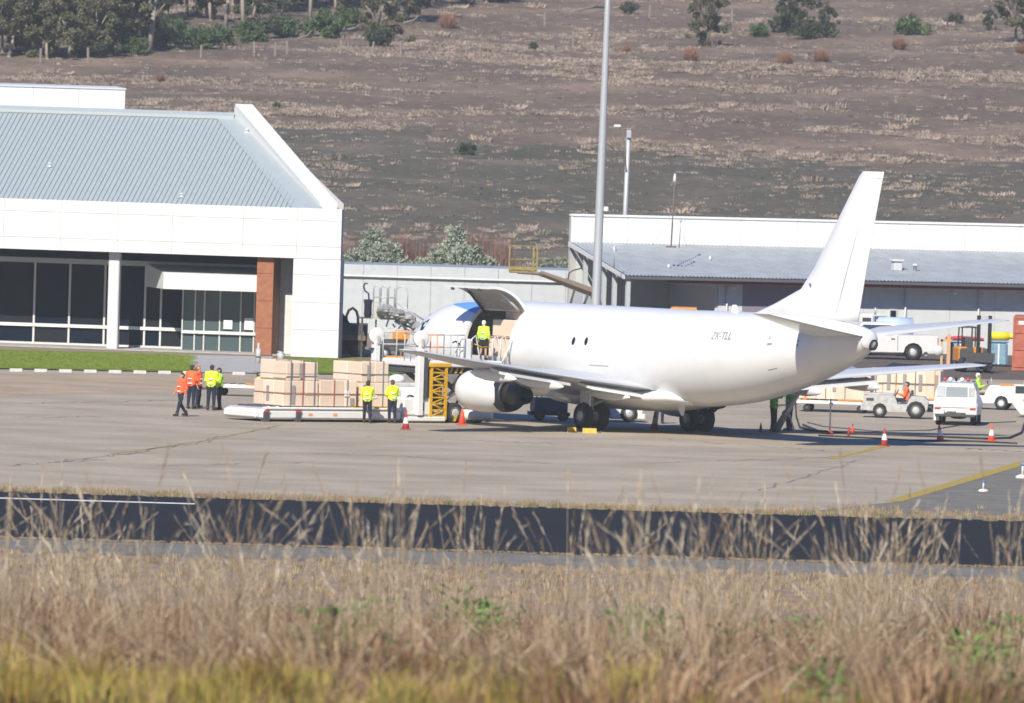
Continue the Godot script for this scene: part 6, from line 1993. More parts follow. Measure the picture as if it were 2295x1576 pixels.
func build_small_things() -> void:
	make_cone("faded red cone with worn white collar in front of the loader post", M.cone_dark, true, gp(909, 963), 1.0)
	make_cone("plain bright orange cone in front of the left engine", M.cone_red, false, gp(1035, 953), 0.95)
	make_cone("red cone with white collar under the belly beside the main wheels", M.cone_dark, true, gp(1467, 962))
	make_cone("small plain red cone between the main wheels and the green vests", M.cone_dark, false, gp(1705, 969), 0.55)
	make_cone("plain orange cone on the cable line behind the dark post", M.cone_red, false, gp(1911, 974), 0.6)
	make_cone("tall dull cone with yellowed collar at the end of the yellow line", M.cone_dark, true, gp(1982, 1000), 1.0)
	make_cone("leaning red cone with white collar in front of the pickup", M.cone_red, true, gp(2108, 990), 0.98)
	get_node("traffic_cone_006").rotation = Vector3(0.0, 0.4, deg_to_rad(7))
	make_cone("bright orange cone with clean white collar by the cable's bend", M.cone_red, true, gp(2222, 990))
	var t := thing("marker_post", "slim white post with a red foot on the cable line", "post", gp(1860, 973))
	part(t, "post", tb(Vector3(0, 0.12, 0), Vector3(0, 1.45, 0), 0.04, 0.03), M.white_gse)
	part(t, "foot", lathe(tool(true), Vector3.ZERO, Vector3.UP, [[0, 0.16], [0.08, 0.15], [0.14, 0.06]], 12), M.cone_dark)
	part(t, "clip", rb(Vector3(-0.05, 1.15, -0.05), Vector3(0.1, 1.3, 0.05), 0.02), M.label_white)
	t = thing("bollard", "thin dark red bollard in front of the plain orange cone", "bollard", gp(1902, 981))
	part(t, "post", tb(Vector3.ZERO, Vector3(0, 0.42, 0), 0.05, 0.045), M.cone_dark)
	part(t, "foot", lathe(tool(true), Vector3.ZERO, Vector3.UP, [[0, 0.13], [0.06, 0.11], [0.08, 0.05]], 10), M.cone_dark)
	# chocks
	for q in [[1281, 969, 0.36, "short yellow wheel chock in front of the left main wheel"], [1321, 971, 0.56, "long yellow wheel chock in front of the left main wheel"]]:
		t = thing("wheel_chock", q[3], "wheel chock", gp(q[0], q[1]), deg_to_rad(4), "yellow wheel chocks")
		var w: float = q[2] / 2.0
		part(t, "block", pr([[-0.12, 0], [0.12, 0], [0.06, 0.20], [-0.06, 0.20]], -w, w, Transform3D(Basis(Vector3(0, 0, 1), Vector3(0, 1, 0), Vector3(-1, 0, 0)), Vector3.ZERO)), M.yellow_gse)
		part(t, "rope", pipe(tool(true), [Vector3(w, 0.1, 0), Vector3(w + 0.08, 0.06, 0.05), Vector3(w + 0.2, 0.02, 0.02)], 0.015, 5), M.black)
	# props under the tail
	var air: Node3D = get_node("cargo_aircraft")
	var foot := gp(1737, 968)
	t = thing("tail_prop", "thick grey slanting prop under the rear fuselage between the green vests", "prop", foot)
	var head := at(1788, 884, -foot.z - 0.5) - foot
	part(t, "tube", tb(Vector3.ZERO, head, 0.16, 0.10, 10), M.galv)
	part(t, "collar", tb(head * 0.45, head * 0.52, 0.17, 0.16, 10), M.grey_gse)
	part(t, "foot_plate", rb(Vector3(-0.2, 0, -0.2), Vector3(0.2, 0.06, 0.2), 0.02), M.dark_gse)
	foot = gp(1782, 970)
	t = thing("step_strut", "thin white strut with a foot behind the grey prop", "strut", foot)
	head = at(1768, 926, -foot.z) - foot
	part(t, "tube", tb(Vector3.ZERO, head, 0.035, 0.035), M.white_gse)
	part(t, "brace", tb(head, head + Vector3(-0.12, -0.02, -0.2), 0.03), M.white_gse)
	# cables
	var cable := func(label: String, px: Array, r: float, m: Material) -> void:
		var pts := []
		for i in px.size() - 1:
			for k in 6:
				var a := Vector2(px[i][0], px[i][1]).lerp(Vector2(px[i + 1][0], px[i + 1][1]), k / 6.0)
				var p := gp(a.x, a.y)
				pts.append(p + Vector3(0, r + 0.006, 0))
		var o := part(self, "ground_cable", pipe(tool(true), pts, r, 6), m)
		tag(o, label, "cable", "cables on the apron")
	cable.call("thick black cable from under the tail to the open-door vehicle", [[1800, 955], [1832, 968], [1900, 974], [2000, 977], [2120, 982], [2210, 986], [2262, 984], [2290, 972], [2297, 950], [2310, 935]], 0.045, M.black)
	cable.call("second black cable lying in front of the thick one", [[1835, 978], [1950, 984], [2060, 990], [2180, 991], [2300, 997]], 0.035, M.black)
	cable.call("thin dark cable across the apron behind the cones", [[1810, 948], [1845, 957], [1960, 968], [2080, 966], [2180, 950], [2296, 946]], 0.022, M.dark_gse)
	var drop := thing("hanging_hose", "black hose hanging from the tail to the ground behind the strut", "hose", gp(1836, 969))
	var h0 := at(1783, 900, -gp(1790, 960).z) - drop.position
	part(drop, "hose", pipe(tool(true), [h0, h0 + Vector3(0.05, -0.6, 0.0), h0 + Vector3(0.2, -1.05, 0.0), Vector3(-0.3, 0.06, 0), Vector3(0, 0.05, 0)], 0.04), M.black)
	# bollard and bin by the terminal door
	t = thing("door_bollard", "grey bollard beside the brown column at the terminal door", "bollard", gp(578, 816))
	part(t, "post", lathe(tool(true), Vector3.ZERO, Vector3.UP, [[0, 0.12], [0.7, 0.12], [0.72, 0.06], [0.95, 0.06], [0.97, 0.02]], 12), M.grey_gse)
	part(t, "collar", lathe(tool(true), Vector3(0, 0.3, 0), Vector3.UP, [[0, 0.13], [0.06, 0.13]], 12), M.dark_gse)
	t = thing("litter_bin", "small grey bin on the grass between brown column and white end wall", "bin", gp(629, 812))
	part(t, "bucket", lathe(tool(true), Vector3.ZERO, Vector3.UP, [[0, 0.13], [0.42, 0.19], [0.43, 0.17]], 12), M.grey_gse)
	part(t, "lid", lathe(tool(true), Vector3(0, 0.43, 0), Vector3(0.3, 1, 0).normalized(), [[0, 0.2], [0.05, 0.16], [0.08, 0.02]], 12), M.galv)
	# edge markers on the side taxiway
	for q in [[2204, 1102, "small white edge marker on the grey taxiway next to the yellow line", 1.0], [2292, 1072, "white edge marker farther along the yellow line", 1.4]]:
		t = thing("edge_marker", q[2], "marker light", gp(q[0], q[1]), 0.0, "taxiway edge markers")
		t.scale = Vector3.ONE * q[3]
		part(t, "base", lathe(tool(true), Vector3.ZERO, Vector3.UP, [[0, 0.2], [0.06, 0.18], [0.1, 0.08]], 12), M.white_gse)
		part(t, "stem", tb(Vector3(0, 0.1, 0), Vector3(0, 0.34, 0), 0.035), M.white_gse)
		part(t, "lens", lathe(tool(true), Vector3(0, 0.34, 0), Vector3.UP, [[0, 0.05], [0.05, 0.06], [0.1, 0.02]], 10), mat(0.1, 0.2, 0.6, 0.2))

# ------------------------------------------------------------------ trees, shrubs and fence on the hillside
func leaf_cloud(centers: Array, per: int, leaf: float, cols: Array, sd: int, droop := 0.0) -> Mesh:   # centers: [place, radius]
	var r := RandomNumberGenerator.new()
	r.seed = sd
	var st := tool()
	for c in centers:
		var tone: Color = cols[r.randi() % cols.size()]
		for i in per:
			var v: Vector3 = Vector3(r.randfn(), r.randfn() * 0.8, r.randfn()).normalized() * pow(r.randf(), 0.45) * c[1]
			var p: Vector3 = c[0] + v
			var a := Vector3(r.randfn(), r.randfn() - droop, r.randfn()).normalized() * leaf * r.randf_range(0.6, 1.3)
			var b := a.cross(Vector3(r.randfn(), r.randfn(), r.randfn())).normalized() * leaf * 0.38
			var k := r.randf_range(0.75, 1.25)
			st.set_color(Color(tone.r * k, tone.g * k, tone.b * k))
			tri(st, p - a, p + b, p + a)
			tri(st, p - a, p + a, p - b)
	return done(st)

func twigs(n: int, spread: float, height: float, w: float, cols: Array, sd: int) -> Mesh:
	var r := RandomNumberGenerator.new()
	r.seed = sd
	var st := tool()
	for i in n:
		var a := r.randf() * TAU
		var q := sqrt(r.randf()) * spread
		var base := Vector3(cos(a) * q * 0.5, 0, sin(a) * q * 0.5)
		var tip := Vector3(cos(a) * q + r.randfn() * 0.15, height * r.randf_range(0.4, 1.0) * sqrt(maxf(0.1, 1.0 - 0.6 * q * q / spread / spread)), sin(a) * q + r.randfn() * 0.15)
		var mid := base.lerp(tip, 0.5) + Vector3(r.randfn(), 0, r.randfn()) * 0.08
		var s := Vector3(-sin(a), 0, cos(a)) * w * 0.5 if r.randf() < 0.5 else Vector3(w * 0.5, 0, 0)
		st.set_color(cols[r.randi() % cols.size()])
		quad(st, base - s, base + s, mid + s * 0.8, mid - s * 0.8)
		tri(st, mid - s * 0.8, mid + s * 0.8, tip)
	return done(st)

func gum(sd: int, h: float, spread: float, cols: Array, n: int, low := 0.2) -> Dictionary:   # trunk with limbs, and a crown of clumps at the limbs' ends
	var r := RandomNumberGenerator.new()
	r.seed = sd
	var trunk := tool(true)
	var fork := h * (low + r.randf() * 0.1)
	var sway := Vector3(r.randf_range(-0.3, 0.3), 0, r.randf_range(-0.3, 0.3))
	var top := Vector3(0, fork, 0) + sway
	lathe(trunk, Vector3(0, -0.2, 0), Vector3.UP, [[0, h * 0.035], [0.3, h * 0.026]], 7, true, false)
	tube(trunk, Vector3(0, 0, 0), top, h * 0.026, h * 0.018, 7)
	var centers := []
	var limbs := 9
	for i in limbs:
		var a := TAU * i * 0.382 + r.randf_range(-0.4, 0.4)
		var out := spread * r.randf_range(0.45, 0.85) * (1.0 - 0.35 * i / limbs)
		var e := top + Vector3(cos(a) * out, (h - fork) * (-0.1 + 0.98 * (i + r.randf()) / limbs), sin(a) * out)
		var m := top.lerp(e, 0.5) + Vector3(0, 0.25, 0)
		pipe(trunk, [top, m, e], h * 0.009, 5)
		for k in n:
			centers.append([e + Vector3(r.randfn() * 0.55, r.randfn() * 0.4, r.randfn() * 0.55) * spread * 0.42, r.randf_range(0.22, 0.42) * spread * 0.62])
	centers.append([top + Vector3(0, (h - fork) * 0.85, 0), spread * 0.35])
	return {"trunk": done(trunk), "crown": leaf_cloud(centers, 85, 0.19, cols, sd + 1, 0.5)}

func plant_tree(called: String, label: String, category: String, p: Vector3, g: Dictionary, k: float, turn: float, bark: Material, group: String) -> void:
	var t := thing(called, label, category, p, turn, group)
	t.scale = Vector3.ONE * k
	if g.has("trunk"):
		part(t, "trunk", g.trunk, bark)
	part(t, "crown", g.crown, M.leaf)

func build_hill_plants() -> void:
	var olive := [Color(0.105, 0.10, 0.055), Color(0.12, 0.115, 0.065), Color(0.09, 0.09, 0.05), Color(0.14, 0.125, 0.08)]
	var dark := [Color(0.05, 0.062, 0.035), Color(0.062, 0.075, 0.04), Color(0.045, 0.055, 0.034)]
	var green := [Color(0.06, 0.10, 0.035), Color(0.075, 0.12, 0.04), Color(0.05, 0.085, 0.035)]
	var g := []
	for i in 4:
		g.append(gum(100 + i * 7, 6.0, 2.3, olive, 5))
	for i in 3:
		g.append(gum(200 + i * 7, 6.0, 2.2, dark, 5))
	var bare := gum(300, 7.5, 2.0, olive, 1, 0.42)
	var bush := []
	for i in 4:
		var r := RandomNumberGenerator.new()
		r.seed = 400 + i
		var cs := []
		for k in 26:
			var v := Vector3(r.randfn(), 0, r.randfn()) * 0.5
			cs.append([Vector3(v.x, r.randf_range(0.15, 1.25 - v.length() * 0.5), v.z), r.randf_range(0.22, 0.42)])
		bush.append({"crown": leaf_cloud(cs, 46, 0.13, green if i < 2 else dark, 410 + i)})
	var brown := {"crown": twigs(420, 0.75, 1.3, 0.035, [Color(0.24, 0.115, 0.07), Color(0.30, 0.16, 0.10), Color(0.20, 0.11, 0.08)], 9)}
	var deep := rng
	var left := "trees at the edge of the wood"
	# wood edge on the left: base pixel, height in metres, kind
	var edge := [[20, 128, 6.4, 0], [75, 126, 7.0, 1], [128, 120, 7.4, 2], [188, 122, 6.6, 3], [238, 112, 7.6, 0], [288, 108, 6.6, 4], [55, 96, 8, 4], [160, 88, 8, 5], [262, 80, 8, 6], [345, 88, 6.0, 4], [372, 40, 6.6, 5], [420, 34, 6.0, 1], [472, 46, 5.6, 2], [520, 30, 6.4, 5], [566, 42, 5.4, 4], [608, 26, 6.6, 6], [662, 24, 6.2, 5], [705, 14, 6.8, 4], [752, 22, 5.8, 1], [848, 92, 5.0, 3], [905, 50, 5.6, 1], [938, 44, 5.0, 2], [978, 12, 6.0, 5], [1035, 2, 6.0, 4], [1090, 6, 5.5, 6], [800, 12, 6.2, 6], [5, 118, 5.0, 2], [105, 132, 4.6, 0], [155, 128, 5.0, 3], [212, 126, 4.6, 1], [262, 116, 5.2, 4], [312, 104, 5.0, 5], [40, 70, 7, 6], [115, 70, 7, 4], [210, 66, 7, 5], [300, 62, 7, 6], [630, 34, 4.4, 4], [870, 26, 4.6, 5], [1170, -14, 6.0, 5], [1265, -8, 6.0, 4]]
	for i in edge.size():
		var q: Array = edge[i]
		var p := hillp(q[0], q[1])
		var words: String = ["spreading olive gum", "dense dark gum"][0 if q[3] < 4 else 1]
		plant_tree("gum_tree", words + " in the wood edge at the top of the slope", "tree", p, g[q[3]], q[2] / 6.0, i * 1.7, M.bark, left)
	for q in [[335, 116, 1.15, "pale bare-trunked gum standing alone in front of the dark wood"], [505, 62, 0.9, "slender pale gum behind the green bushes, trunk forked low"], [545, 64, 0.95, "slender pale gum beside the forked one"], [695, 42, 0.85, "leaning pale gum between the round bushes"], [925, 22, 0.9, "pale gum trunk at the far end of the wood"]]:
		plant_tree("pale_gum", q[3], "tree", hillp(q[0], q[1]), bare, q[2], q[0] * 0.37, M.bark, "pale-trunked gums")
	# single trees on the open slope
	plant_tree("slope_tree", "round olive tree standing alone with a dark shadow on the open slope", "tree", hillp(1586, 103), g[1], 0.78, 2.0, M.bark_dark, "")
	plant_tree("slope_tree", "tall dark tree with low bushes on the open slope", "tree", hillp(1782, 72), g[5], 0.85, 1.0, M.bark_dark, "")
	plant_tree("slope_tree", "small slim tree next to the tall dark tree", "tree", hillp(1852, 70), g[4], 0.42, 3.0, M.bark_dark, "")
	plant_tree("slope_tree", "grey-green tree in the upper corner of the open slope", "tree", hillp(2278, 95), g[2], 0.85, 0.5, M.bark, "")
	plant_tree("slope_tree", "tiny tree beside the grey-green corner tree", "tree", hillp(2216, 68), g[6], 0.3, 0.9, M.bark, "")
	# bushes
	for q in [[300, 120, 1.1, 0], [400, 98, 1.5, 1], [452, 108, 1.4, 0], [497, 98, 1.2, 1], [552, 92, 1.4, 0], [600, 84, 1.3, 2], [645, 84, 1.4, 0], [728, 82, 1.7, 1], [775, 64, 1.5, 0], [850, 104, 1.2, 2], [205, 128, 1.1, 2], [368, 104, 1.4, 2], [1705, 82, 0.95, 0], [1752, 72, 1.1, 2], [1830, 84, 1.3, 3], [1800, 86, 1.2, 3], [2036, 76, 1.25, 1], [1410, 30, 0.8, 2], [1935, -2, 1.2, 3], [2140, 52, 0.7, 3], [1045, 346, 0.65, 3], [1195, 112, 0.5, 3], [620, 240, 0.3, 1]]:
		var p := hillp(q[0], q[1])
		plant_tree("bush", ["fresh green bush low on the upper slope", "bright green rounded bush on the upper slope", "dark bush under the trees on the upper slope", "blackish low bush on the open slope"][q[3]], "bush", p, bush[q[3]], q[2], q[0] * 0.7, M.bark, ["fresh green bushes", "bright green bushes", "dark bushes under the trees", "blackish bushes on the slope"][q[3]])
	for q in [[1548, 136, 1.0], [1760, 146, 1.0], [1840, 138, 1.05], [2016, 110, 1.1], [1004, 62, 1.2], [358, 182, 0.55], [1404, 118, 0.6], [2290, 120, 0.8]]:
		plant_tree("dead_bush", "rust-brown dead bush on the dry slope", "bush", hillp(q[0], q[1]), brown, q[2], q[0] * 0.3, M.bark, "rust-brown dead bushes")
	# fence posts along the wood
	var post := done(rb(Vector3(-0.07, -0.2, -0.07), Vector3(0.07, 1.05, 0.07), 0.02))
	for q in [[90, 140], [197, 138], [258, 126], [450, 132], [570, 124], [616, 126], [643, 122], [762, 120], [835, 124], [898, 124], [985, 128], [1046, 122], [1221, 58], [1284, 108], [1455, 40], [1640, 50]]:
		var o := part(self, "fence_post", post, M.post_wood)
		o.position = hillp(q[0], q[1])
		o.rotation = Vector3(rng.randfn(0, 0.03), q[0], rng.randfn(0, 0.04))
		tag(o, "weathered grey fence post on the slope below the wood", "fence post", "fence posts below the wood")
	# fallen grey branches
	for q in [[800, 72, 60], [770, 78, 40], [690, 90, 45], [1330, 26, 70], [1400, 22, 50], [930, 55, 50]]:
		var p0 := hillp(q[0] - q[2] / 2, q[1])
		var p1 := hillp(q[0] + q[2] / 2, q[1] - 4)
		var st := tool(true)
		pipe(st, [p0 + Vector3(0, 0.12, 0) - p0, (p1 - p0) * 0.5 + Vector3(0, 0.3, 0), p1 - p0 + Vector3(0, 0.2, 0)], 0.09, 6)
		pipe(st, [(p1 - p0) * 0.4 + Vector3(0, 0.2, 0), (p1 - p0) * 0.7 + Vector3(0, 0.7, 0.4)], 0.05, 5)
		var o := part(self, "fallen_branch", st, M.post_wood)
		o.position = p0
		tag(o, "bleached fallen branch lying on the slope under the wood", "branch", "bleached fallen branches")
	# silver conifers and red-brown bare shrubs behind the low shed
	for q in [[835, 545.0, 3.05, "wide silver-green conifer behind the low shed next to the terminal"], [1020, 545.0, 3.1, "pointed silver-green conifer behind the low shed's middle"], [1228, 590.0, 0.5, "small silver sprig above the low shed beside the lift basket"], [1248, 588.0, 0.75, "middle silver sprig above the low shed"], [1266, 588.0, 0.75, "silver sprig above the low shed next to the hangar parapet"]]:
		var p := at(q[0], q[1], 746)
		var t := thing("conifer", q[3], "tree", Vector3(p.x, 0, p.z))
		var r := RandomNumberGenerator.new()
		r.seed = int(q[0])
		var s: float = q[2]
		var apex: float = (at(q[0], 504, 746).y if s > 1 else p.y + 0.25 * s)
		var y0: float = apex - 0.95 * s
		part(t, "trunk", tb(Vector3(0, 0, 0), Vector3(0, apex - 0.5, 0), 0.05 * s, 0.01), M.bark_dark)
		var st := tool()
		var cols := [Color(0.30, 0.345, 0.275), Color(0.34, 0.38, 0.305), Color(0.25, 0.30, 0.235), Color(0.32, 0.34, 0.245)]
		var tips := [Vector3(0, apex, 0), Vector3(-0.3 * s, apex - 0.42 * s, 0.1), Vector3(0.32 * s, apex - 0.3 * s, 0.05), Vector3(-0.52 * s, apex - 0.62 * s, 0.1), Vector3(0.5 * s, apex - 0.56 * s, -0.1), Vector3(0.1 * s, apex - 0.35 * s, 0.3 * s)]
		for i in 480:
			var top: Vector3 = tips[i % 6]
			var u := pow(r.randf(), 0.7)
			var a := r.randf() * TAU
			var y := lerpf(top.y, y0 - 0.4, u)
			var reach := (0.05 + 0.37 * pow(u, 0.8)) * s * r.randf_range(0.6, 1.1)
			var base := Vector3(top.x, y - reach * 0.7, top.z)
			var tip := Vector3(top.x + cos(a) * reach, y + reach * 0.45, top.z + sin(a) * reach)
			var tone: Color = cols[r.randi() % 4]
			for k in 40:
				var w := r.randf_range(0.25, 1.0)
				var c := base.lerp(tip, w) + Vector3(r.randfn(), r.randfn(), r.randfn()) * 0.055 * s * (1.15 - w * 0.8)
				var v: Vector3 = ((tip - base).normalized() + Vector3(r.randfn(), r.randfn() + 0.4, r.randfn()) * 0.6).normalized() * 0.15
				var b: Vector3 = v.cross(Vector3(r.randfn(), r.randfn(), r.randfn())).normalized() * 0.05
				var kk := r.randf_range(0.8, 1.2)
				st.set_color(Color(tone.r * kk, tone.g * kk, tone.b * kk))
				tri(st, c - b, c + b, c + v)
		part(t, "crown", st, M.leaf)
	var reds := [Color(0.20, 0.10, 0.09), Color(0.24, 0.14, 0.12), Color(0.17, 0.10, 0.09), Color(0.23, 0.165, 0.14)]
	for i in 9:
		var px := 775.0 + 44.0 * i
		var p := at(px, 500, 764)
		var t := thing("bare_shrub", "red-brown leafless shrub in the row behind the silver conifers", "shrub", Vector3(p.x, 0, p.z + (i % 3) * 1.2), i * 1.1, "red-brown shrubs behind the low shed")
		var hgt: float = at(px, [508, 500, 512, 498, 506, 500, 482, 488, 500][i], 764).y
		part(t, "twigs", twigs(2400, 1.05, hgt, 0.042, reds, 60 + i), M.leaf)
	# tussocks and dry grass over the whole slope
	var r2 := RandomNumberGenerator.new()
	r2.seed = 77
	var pale := grass_tuft(60, 0.28, 0.6, 0.08, 3, [Color(0.355, 0.285, 0.232), Color(0.325, 0.262, 0.215), Color(0.30, 0.243, 0.20)], 1.3)
	var short := grass_tuft(14, 0.13, 0.4, 0.07, 4, [Color(0.275, 0.228, 0.195), Color(0.25, 0.21, 0.18), Color(0.30, 0.245, 0.205)], 1.2)
	var patch := FastNoiseLite.new()
	patch.seed = 5
	patch.frequency = 0.035
	patch.fractal_octaves = 4
	var a_spots := []
	var b_spots := []
	for i in 46000:
		var d := lerpf(865.0, 1290.0, pow(r2.randf(), 0.9))
		var x := r2.randf_range(-1, 1) * d * 0.042
		var v := patch.get_noise_2d(x * 0.55, d)
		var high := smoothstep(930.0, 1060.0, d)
		var p := Vector3(x, hill_y(x, -d) - 0.02, -d)
		if v > 0.25 - 0.06 * high and r2.randf() < 0.25 + 0.5 * high:
			a_spots.append([p, r2.randf_range(0.5, 1.2)])
		elif r2.randf() < 0.004:
			a_spots.append([p, r2.randf_range(0.9, 1.8)])
		elif r2.randf() < 0.22:
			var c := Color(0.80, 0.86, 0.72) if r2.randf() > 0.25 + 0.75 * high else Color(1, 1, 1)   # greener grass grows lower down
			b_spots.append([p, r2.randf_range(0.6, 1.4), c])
	scatter("pale_tussocks", pale, a_spots, M.grass, "pale dry tussock grass in patches on the hillside", r2)
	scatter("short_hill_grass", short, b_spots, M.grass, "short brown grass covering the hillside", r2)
	var bright := grass_tuft(40, 0.045, 0.3, 0.02, 6, [Color(0.165, 0.235, 0.025), Color(0.205, 0.26, 0.035), Color(0.13, 0.185, 0.025)])
	var l_spots := []
	for i in 3800:
		var px := r2.randf_range(-40, 430) if i % 5 else r2.randf_range(620, 930)
		var py := r2.randf_range(790 + px * 0.02, 826 + px * 0.015) if i % 5 else r2.randf_range(808, 836)
		var p := gp(px, py)
		l_spots.append([p + Vector3(0, 0.05, 0), r2.randf_range(0.7, 1.3)])
	scatter("lawn_grass", bright, l_spots, M.grass, "short green grass of the lawn before the terminal", r2)

# ------------------------------------------------------------------ the rise with long grass in front
func build_foreground() -> void:
	var st := tool(true)
	var ds := [-60.0, 0.0, 30.0, 60.0, 80.0, 100.0, 115.0, 130.0]
	for i in 42:
		ds.append(132.0 + 3.0 * i)
	var xs := [-400.0, -120.0, -50.0, -28.0]
	for i in 25:
		xs.append(-24.0 + 2.0 * i)
	xs += [28.0, 50.0, 120.0, 400.0]
	var hy := func(x: float, d: float) -> float: return bank_y(maxf(d, 0.0)) + (bumps.get_noise_2d(x * 9.0, d * 9.0) * 0.35 + bumps.get_noise_2d(x * 2.5, d * 2.5) * 0.45) * smoothstep(30.0, 110.0, d) * (1.0 - smoothstep(235.0, 250.0, d)) - 0.03
	for i in ds.size() - 1:
		for k in xs.size() - 1:
			var p := []
			for c in [[k, i], [k + 1, i], [k + 1, i + 1], [k, i + 1]]:
				p.append(Vector3(xs[c[0]], hy.call(xs[c[0]], ds[c[1]]), -ds[c[1]]))
			quad(st, p[0], p[1], p[2], p[3])
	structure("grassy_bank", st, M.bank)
	var r := RandomNumberGenerator.new()
	r.seed = 2024
	var straw := [Color(0.37, 0.26, 0.155), Color(0.31, 0.21, 0.12), Color(0.26, 0.165, 0.09), Color(0.43, 0.325, 0.21), Color(0.18, 0.11, 0.06)]
	var tawny := [Color(0.33, 0.205, 0.115), Color(0.25, 0.14, 0.075), Color(0.40, 0.28, 0.165), Color(0.17, 0.10, 0.055)]
	var greens := [Color(0.27, 0.235, 0.05), Color(0.34, 0.275, 0.06), Color(0.19, 0.20, 0.04), Color(0.38, 0.29, 0.09), Color(0.28, 0.19, 0.09)]
	var weed := [Color(0.09, 0.17, 0.035), Color(0.12, 0.21, 0.05), Color(0.16, 0.23, 0.06)]
	var meshes := [grass_tuft(46, 0.46, 0.2, 0.013, 1, straw, 0.95), grass_tuft(40, 0.36, 0.22, 0.013, 2, tawny, 1.2), grass_tuft(44, 0.36, 0.18, 0.015, 3, greens, 0.7), weed_mesh(weed, 8)]
	var spots := [[], [], [], []]
	var zone := FastNoiseLite.new()
	zone.seed = 3
	zone.frequency = 0.35
	for i in 30000:
		var d := lerpf(118.0, 209.0, pow(r.randf(), 0.75))
		var x := r.randf_range(-1, 1) * (d * 0.0375 + 2.5)
		var p := Vector3(x, hy.call(x, d), -d)
		var v := zone.get_noise_2d(x, d * 0.35)
		var clump := zone.get_noise_2d(x * 2.1 + 90.0, d * 0.55)
		if r.randf() > 0.34 + 1.5 * clump + (0.25 if d < 150.0 else 0.0):
			continue
		var u := x / (d * 0.0348)                 # -1 and 1 at the sides of the view
		var low := 1.0 - smoothstep(138.0, 200.0, d + 85.0 * zone.get_noise_2d(x * 0.6 + 7.0, d * 0.15) + 24.0 * u)
		var kind := 0 if v + (d - 182.0) * 0.013 + r.randfn() * 0.12 > -0.02 else 1
		if r.randf() < low * clampf(0.45 - 0.35 * u + 0.6 * clump, 0.05, 0.8):
			kind = 2
		elif clump > 0.12 and r.randf() < 0.22:
			kind = 2
		elif v < -0.2 and r.randf() < 0.07:
			kind = 3
		elif u > 0.4 and v > 0.2 and r.randf() < 0.12:
			kind = 3
		var tall := 0.55 + 1.5 * pow(clampf(0.35 + 1.2 * zone.get_noise_2d(x * 1.2 - 30.0, d * 0.4), 0.0, 1.0), 1.6)
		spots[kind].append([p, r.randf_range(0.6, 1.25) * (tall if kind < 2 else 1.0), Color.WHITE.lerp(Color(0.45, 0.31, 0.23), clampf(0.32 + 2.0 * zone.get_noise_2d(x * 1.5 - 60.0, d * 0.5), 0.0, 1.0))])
	for q in [[1065, 186, 10], [1100, 184, 8], [1150, 183, 6], [870, 180, 9], [740, 160, 10], [775, 158, 8], [1440, 166, 10], [1100, 152, 9], [2080, 186, 7], [2250, 160, 14], [2200, 154, 12], [2280, 168, 10], [660, 194, 6], [630, 168, 6], [1850, 176, 6], [1490, 172, 6]]:
		for i in q[2]:
			var d: float = q[1] + r.randfn() * 1.5
			var x: float = (q[0] - 1147.5) / F * q[1] + r.randfn() * 0.12
			spots[3].append([Vector3(x, hy.call(x, d), -d), r.randf_range(0.8, 1.6)])
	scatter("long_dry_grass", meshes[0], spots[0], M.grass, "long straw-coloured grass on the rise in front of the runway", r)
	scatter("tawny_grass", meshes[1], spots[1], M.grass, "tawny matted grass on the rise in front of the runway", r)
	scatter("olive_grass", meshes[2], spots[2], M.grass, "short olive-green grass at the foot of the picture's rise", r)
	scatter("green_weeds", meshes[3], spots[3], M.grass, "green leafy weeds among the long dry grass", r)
	# loose stems lying and leaning every way among the tufts
	var tangle := tangle_mesh(5)
	var ts := []
	for i in 3600:
		var d := lerpf(125.0, 207.0, pow(r.randf(), 0.8))
		var x := r.randf_range(-1, 1) * (d * 0.0375 + 2.0)
		ts.append([Vector3(x, hy.call(x, d), -d), r.randf_range(0.7, 1.5)])
	scatter("tangled_stems", tangle, ts, M.grass, "bleached stems leaning and lying across the long grass", r)
	# tall seed stalks
	var stalks := [stalk_mesh(1), stalk_mesh(2), stalk_mesh(3)]
	var ss := [[], [], []]
	for i in 1700:
		var d := r.randf_range(140.0, 207.0)
		var x := r.randf_range(-1, 1) * (d * 0.0375 + 2.0)
		if zone.get_noise_2d(x * 2.0 + 40.0, d * 0.12) < 0.2:
			continue
		ss[r.randi() % 3].append([Vector3(x, hy.call(x, d), -d), r.randf_range(0.55, 1.15)])
	for i in 3:
		scatter("seed_stalks", stalks[i], ss[i], M.grass, ["tall thin grass stalks with drooping seed heads", "tall thin grass stalks fanning apart", "tall bleached grass stalks leaning over"][i], r)

func weed_mesh(cols: Array, sd: int) -> Mesh:
	var r := RandomNumberGenerator.new()
	r.seed = sd
	var st := tool()
	for i in 60:
		var a := r.randf() * TAU
		var h := r.randf_range(0.05, 0.5)
		var c := Vector3(cos(a) * 0.16 * r.randf(), h, sin(a) * 0.16 * r.randf())
		var v := Vector3(cos(a), r.randf_range(0.2, 0.9), sin(a)).normalized() * r.randf_range(0.05, 0.10)
		var b := v.cross(Vector3(r.randfn(), r.randfn(), r.randfn())).normalized() * 0.014
		st.set_color(cols[r.randi() % cols.size()])
		tri(st, c, c + v * 0.5 + b, c + v)
		tri(st, c, c + v, c + v * 0.5 - b)
	return done(st)

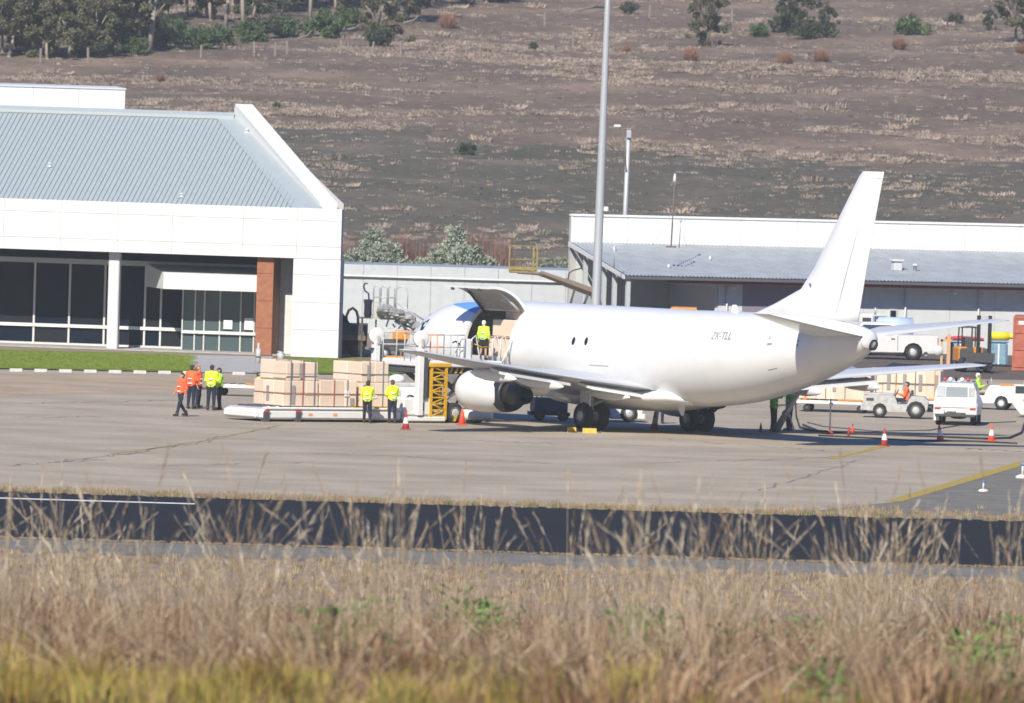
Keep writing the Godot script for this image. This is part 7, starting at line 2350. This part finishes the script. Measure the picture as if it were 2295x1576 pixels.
func stalk_mesh(sd: int) -> Mesh:
	var r := RandomNumberGenerator.new()
	r.seed = 900 + sd
	var st := tool()
	var cols := [Color(0.42, 0.34, 0.24), Color(0.36, 0.28, 0.19), Color(0.48, 0.41, 0.31), Color(0.30, 0.22, 0.14)]
	for i in 7:
		var h := r.randf_range(0.7, 2.3)
		var lean := Vector3(r.randfn(), 0, r.randfn()) * 0.17 * (1.0 if sd < 3 else 2.6)
		var base := Vector3(r.randfn() * 0.05, 0, r.randfn() * 0.05)
		var pts := []
		for k in 6:
			var t := k / 5.0
			pts.append(base + Vector3(0, h * t * (1.0 - 0.1 * t * lean.length()), 0) + lean * h * t * t)
		st.set_color(cols[r.randi() % 4])
		for k in 5:
			var w0 := 0.0034 * (1.0 - 0.12 * k)
			for s in [Vector3(w0, 0, 0), Vector3(0, 0, w0)]:
				quad(st, pts[k] - s, pts[k] + s, pts[k + 1] + s, pts[k + 1] - s)
		var d: Vector3 = (pts[5] - pts[4]).normalized()
		for k in 16:
			var c: Vector3 = pts[4].lerp(pts[5], 0.2 + 0.8 * k / 16.0)
			var v: Vector3 = (d + Vector3(r.randfn(), r.randfn(), r.randfn()) * 0.22).normalized() * r.randf_range(0.05, 0.11)
			var b: Vector3 = v.cross(Vector3(r.randfn(), r.randfn(), r.randfn())).normalized() * 0.006
			tri(st, c - b, c + b, c + v)
	return done(st)

func tangle_mesh(sd: int) -> Mesh:
	var r := RandomNumberGenerator.new()
	r.seed = sd
	var st := tool()
	var cols := [Color(0.44, 0.345, 0.24), Color(0.35, 0.26, 0.17), Color(0.49, 0.40, 0.295), Color(0.28, 0.185, 0.11), Color(0.18, 0.11, 0.065)]
	for i in 12:
		var a := r.randf() * TAU
		var tilt := r.randf_range(0.2, 1.35)
		var l := r.randf_range(0.3, 0.75)
		var p0 := Vector3(r.randfn() * 0.16, r.randf_range(0.0, 0.25), r.randfn() * 0.16)
		var d := Vector3(cos(a) * sin(tilt), cos(tilt), sin(a) * sin(tilt))
		var p1 := p0 + d * l * 0.5 + Vector3(0, 0.03, 0)
		var p2 := p0 + d * l + Vector3(0, -0.06 * tilt, 0)
		var w := r.randf_range(0.003, 0.006)
		st.set_color(cols[r.randi() % 5])
		for s in [Vector3(w, 0, 0), Vector3(0, w, 0)]:
			quad(st, p0 - s, p0 + s, p1 + s, p1 - s)
			tri(st, p1 - s, p1 + s, p2)
	return done(st)
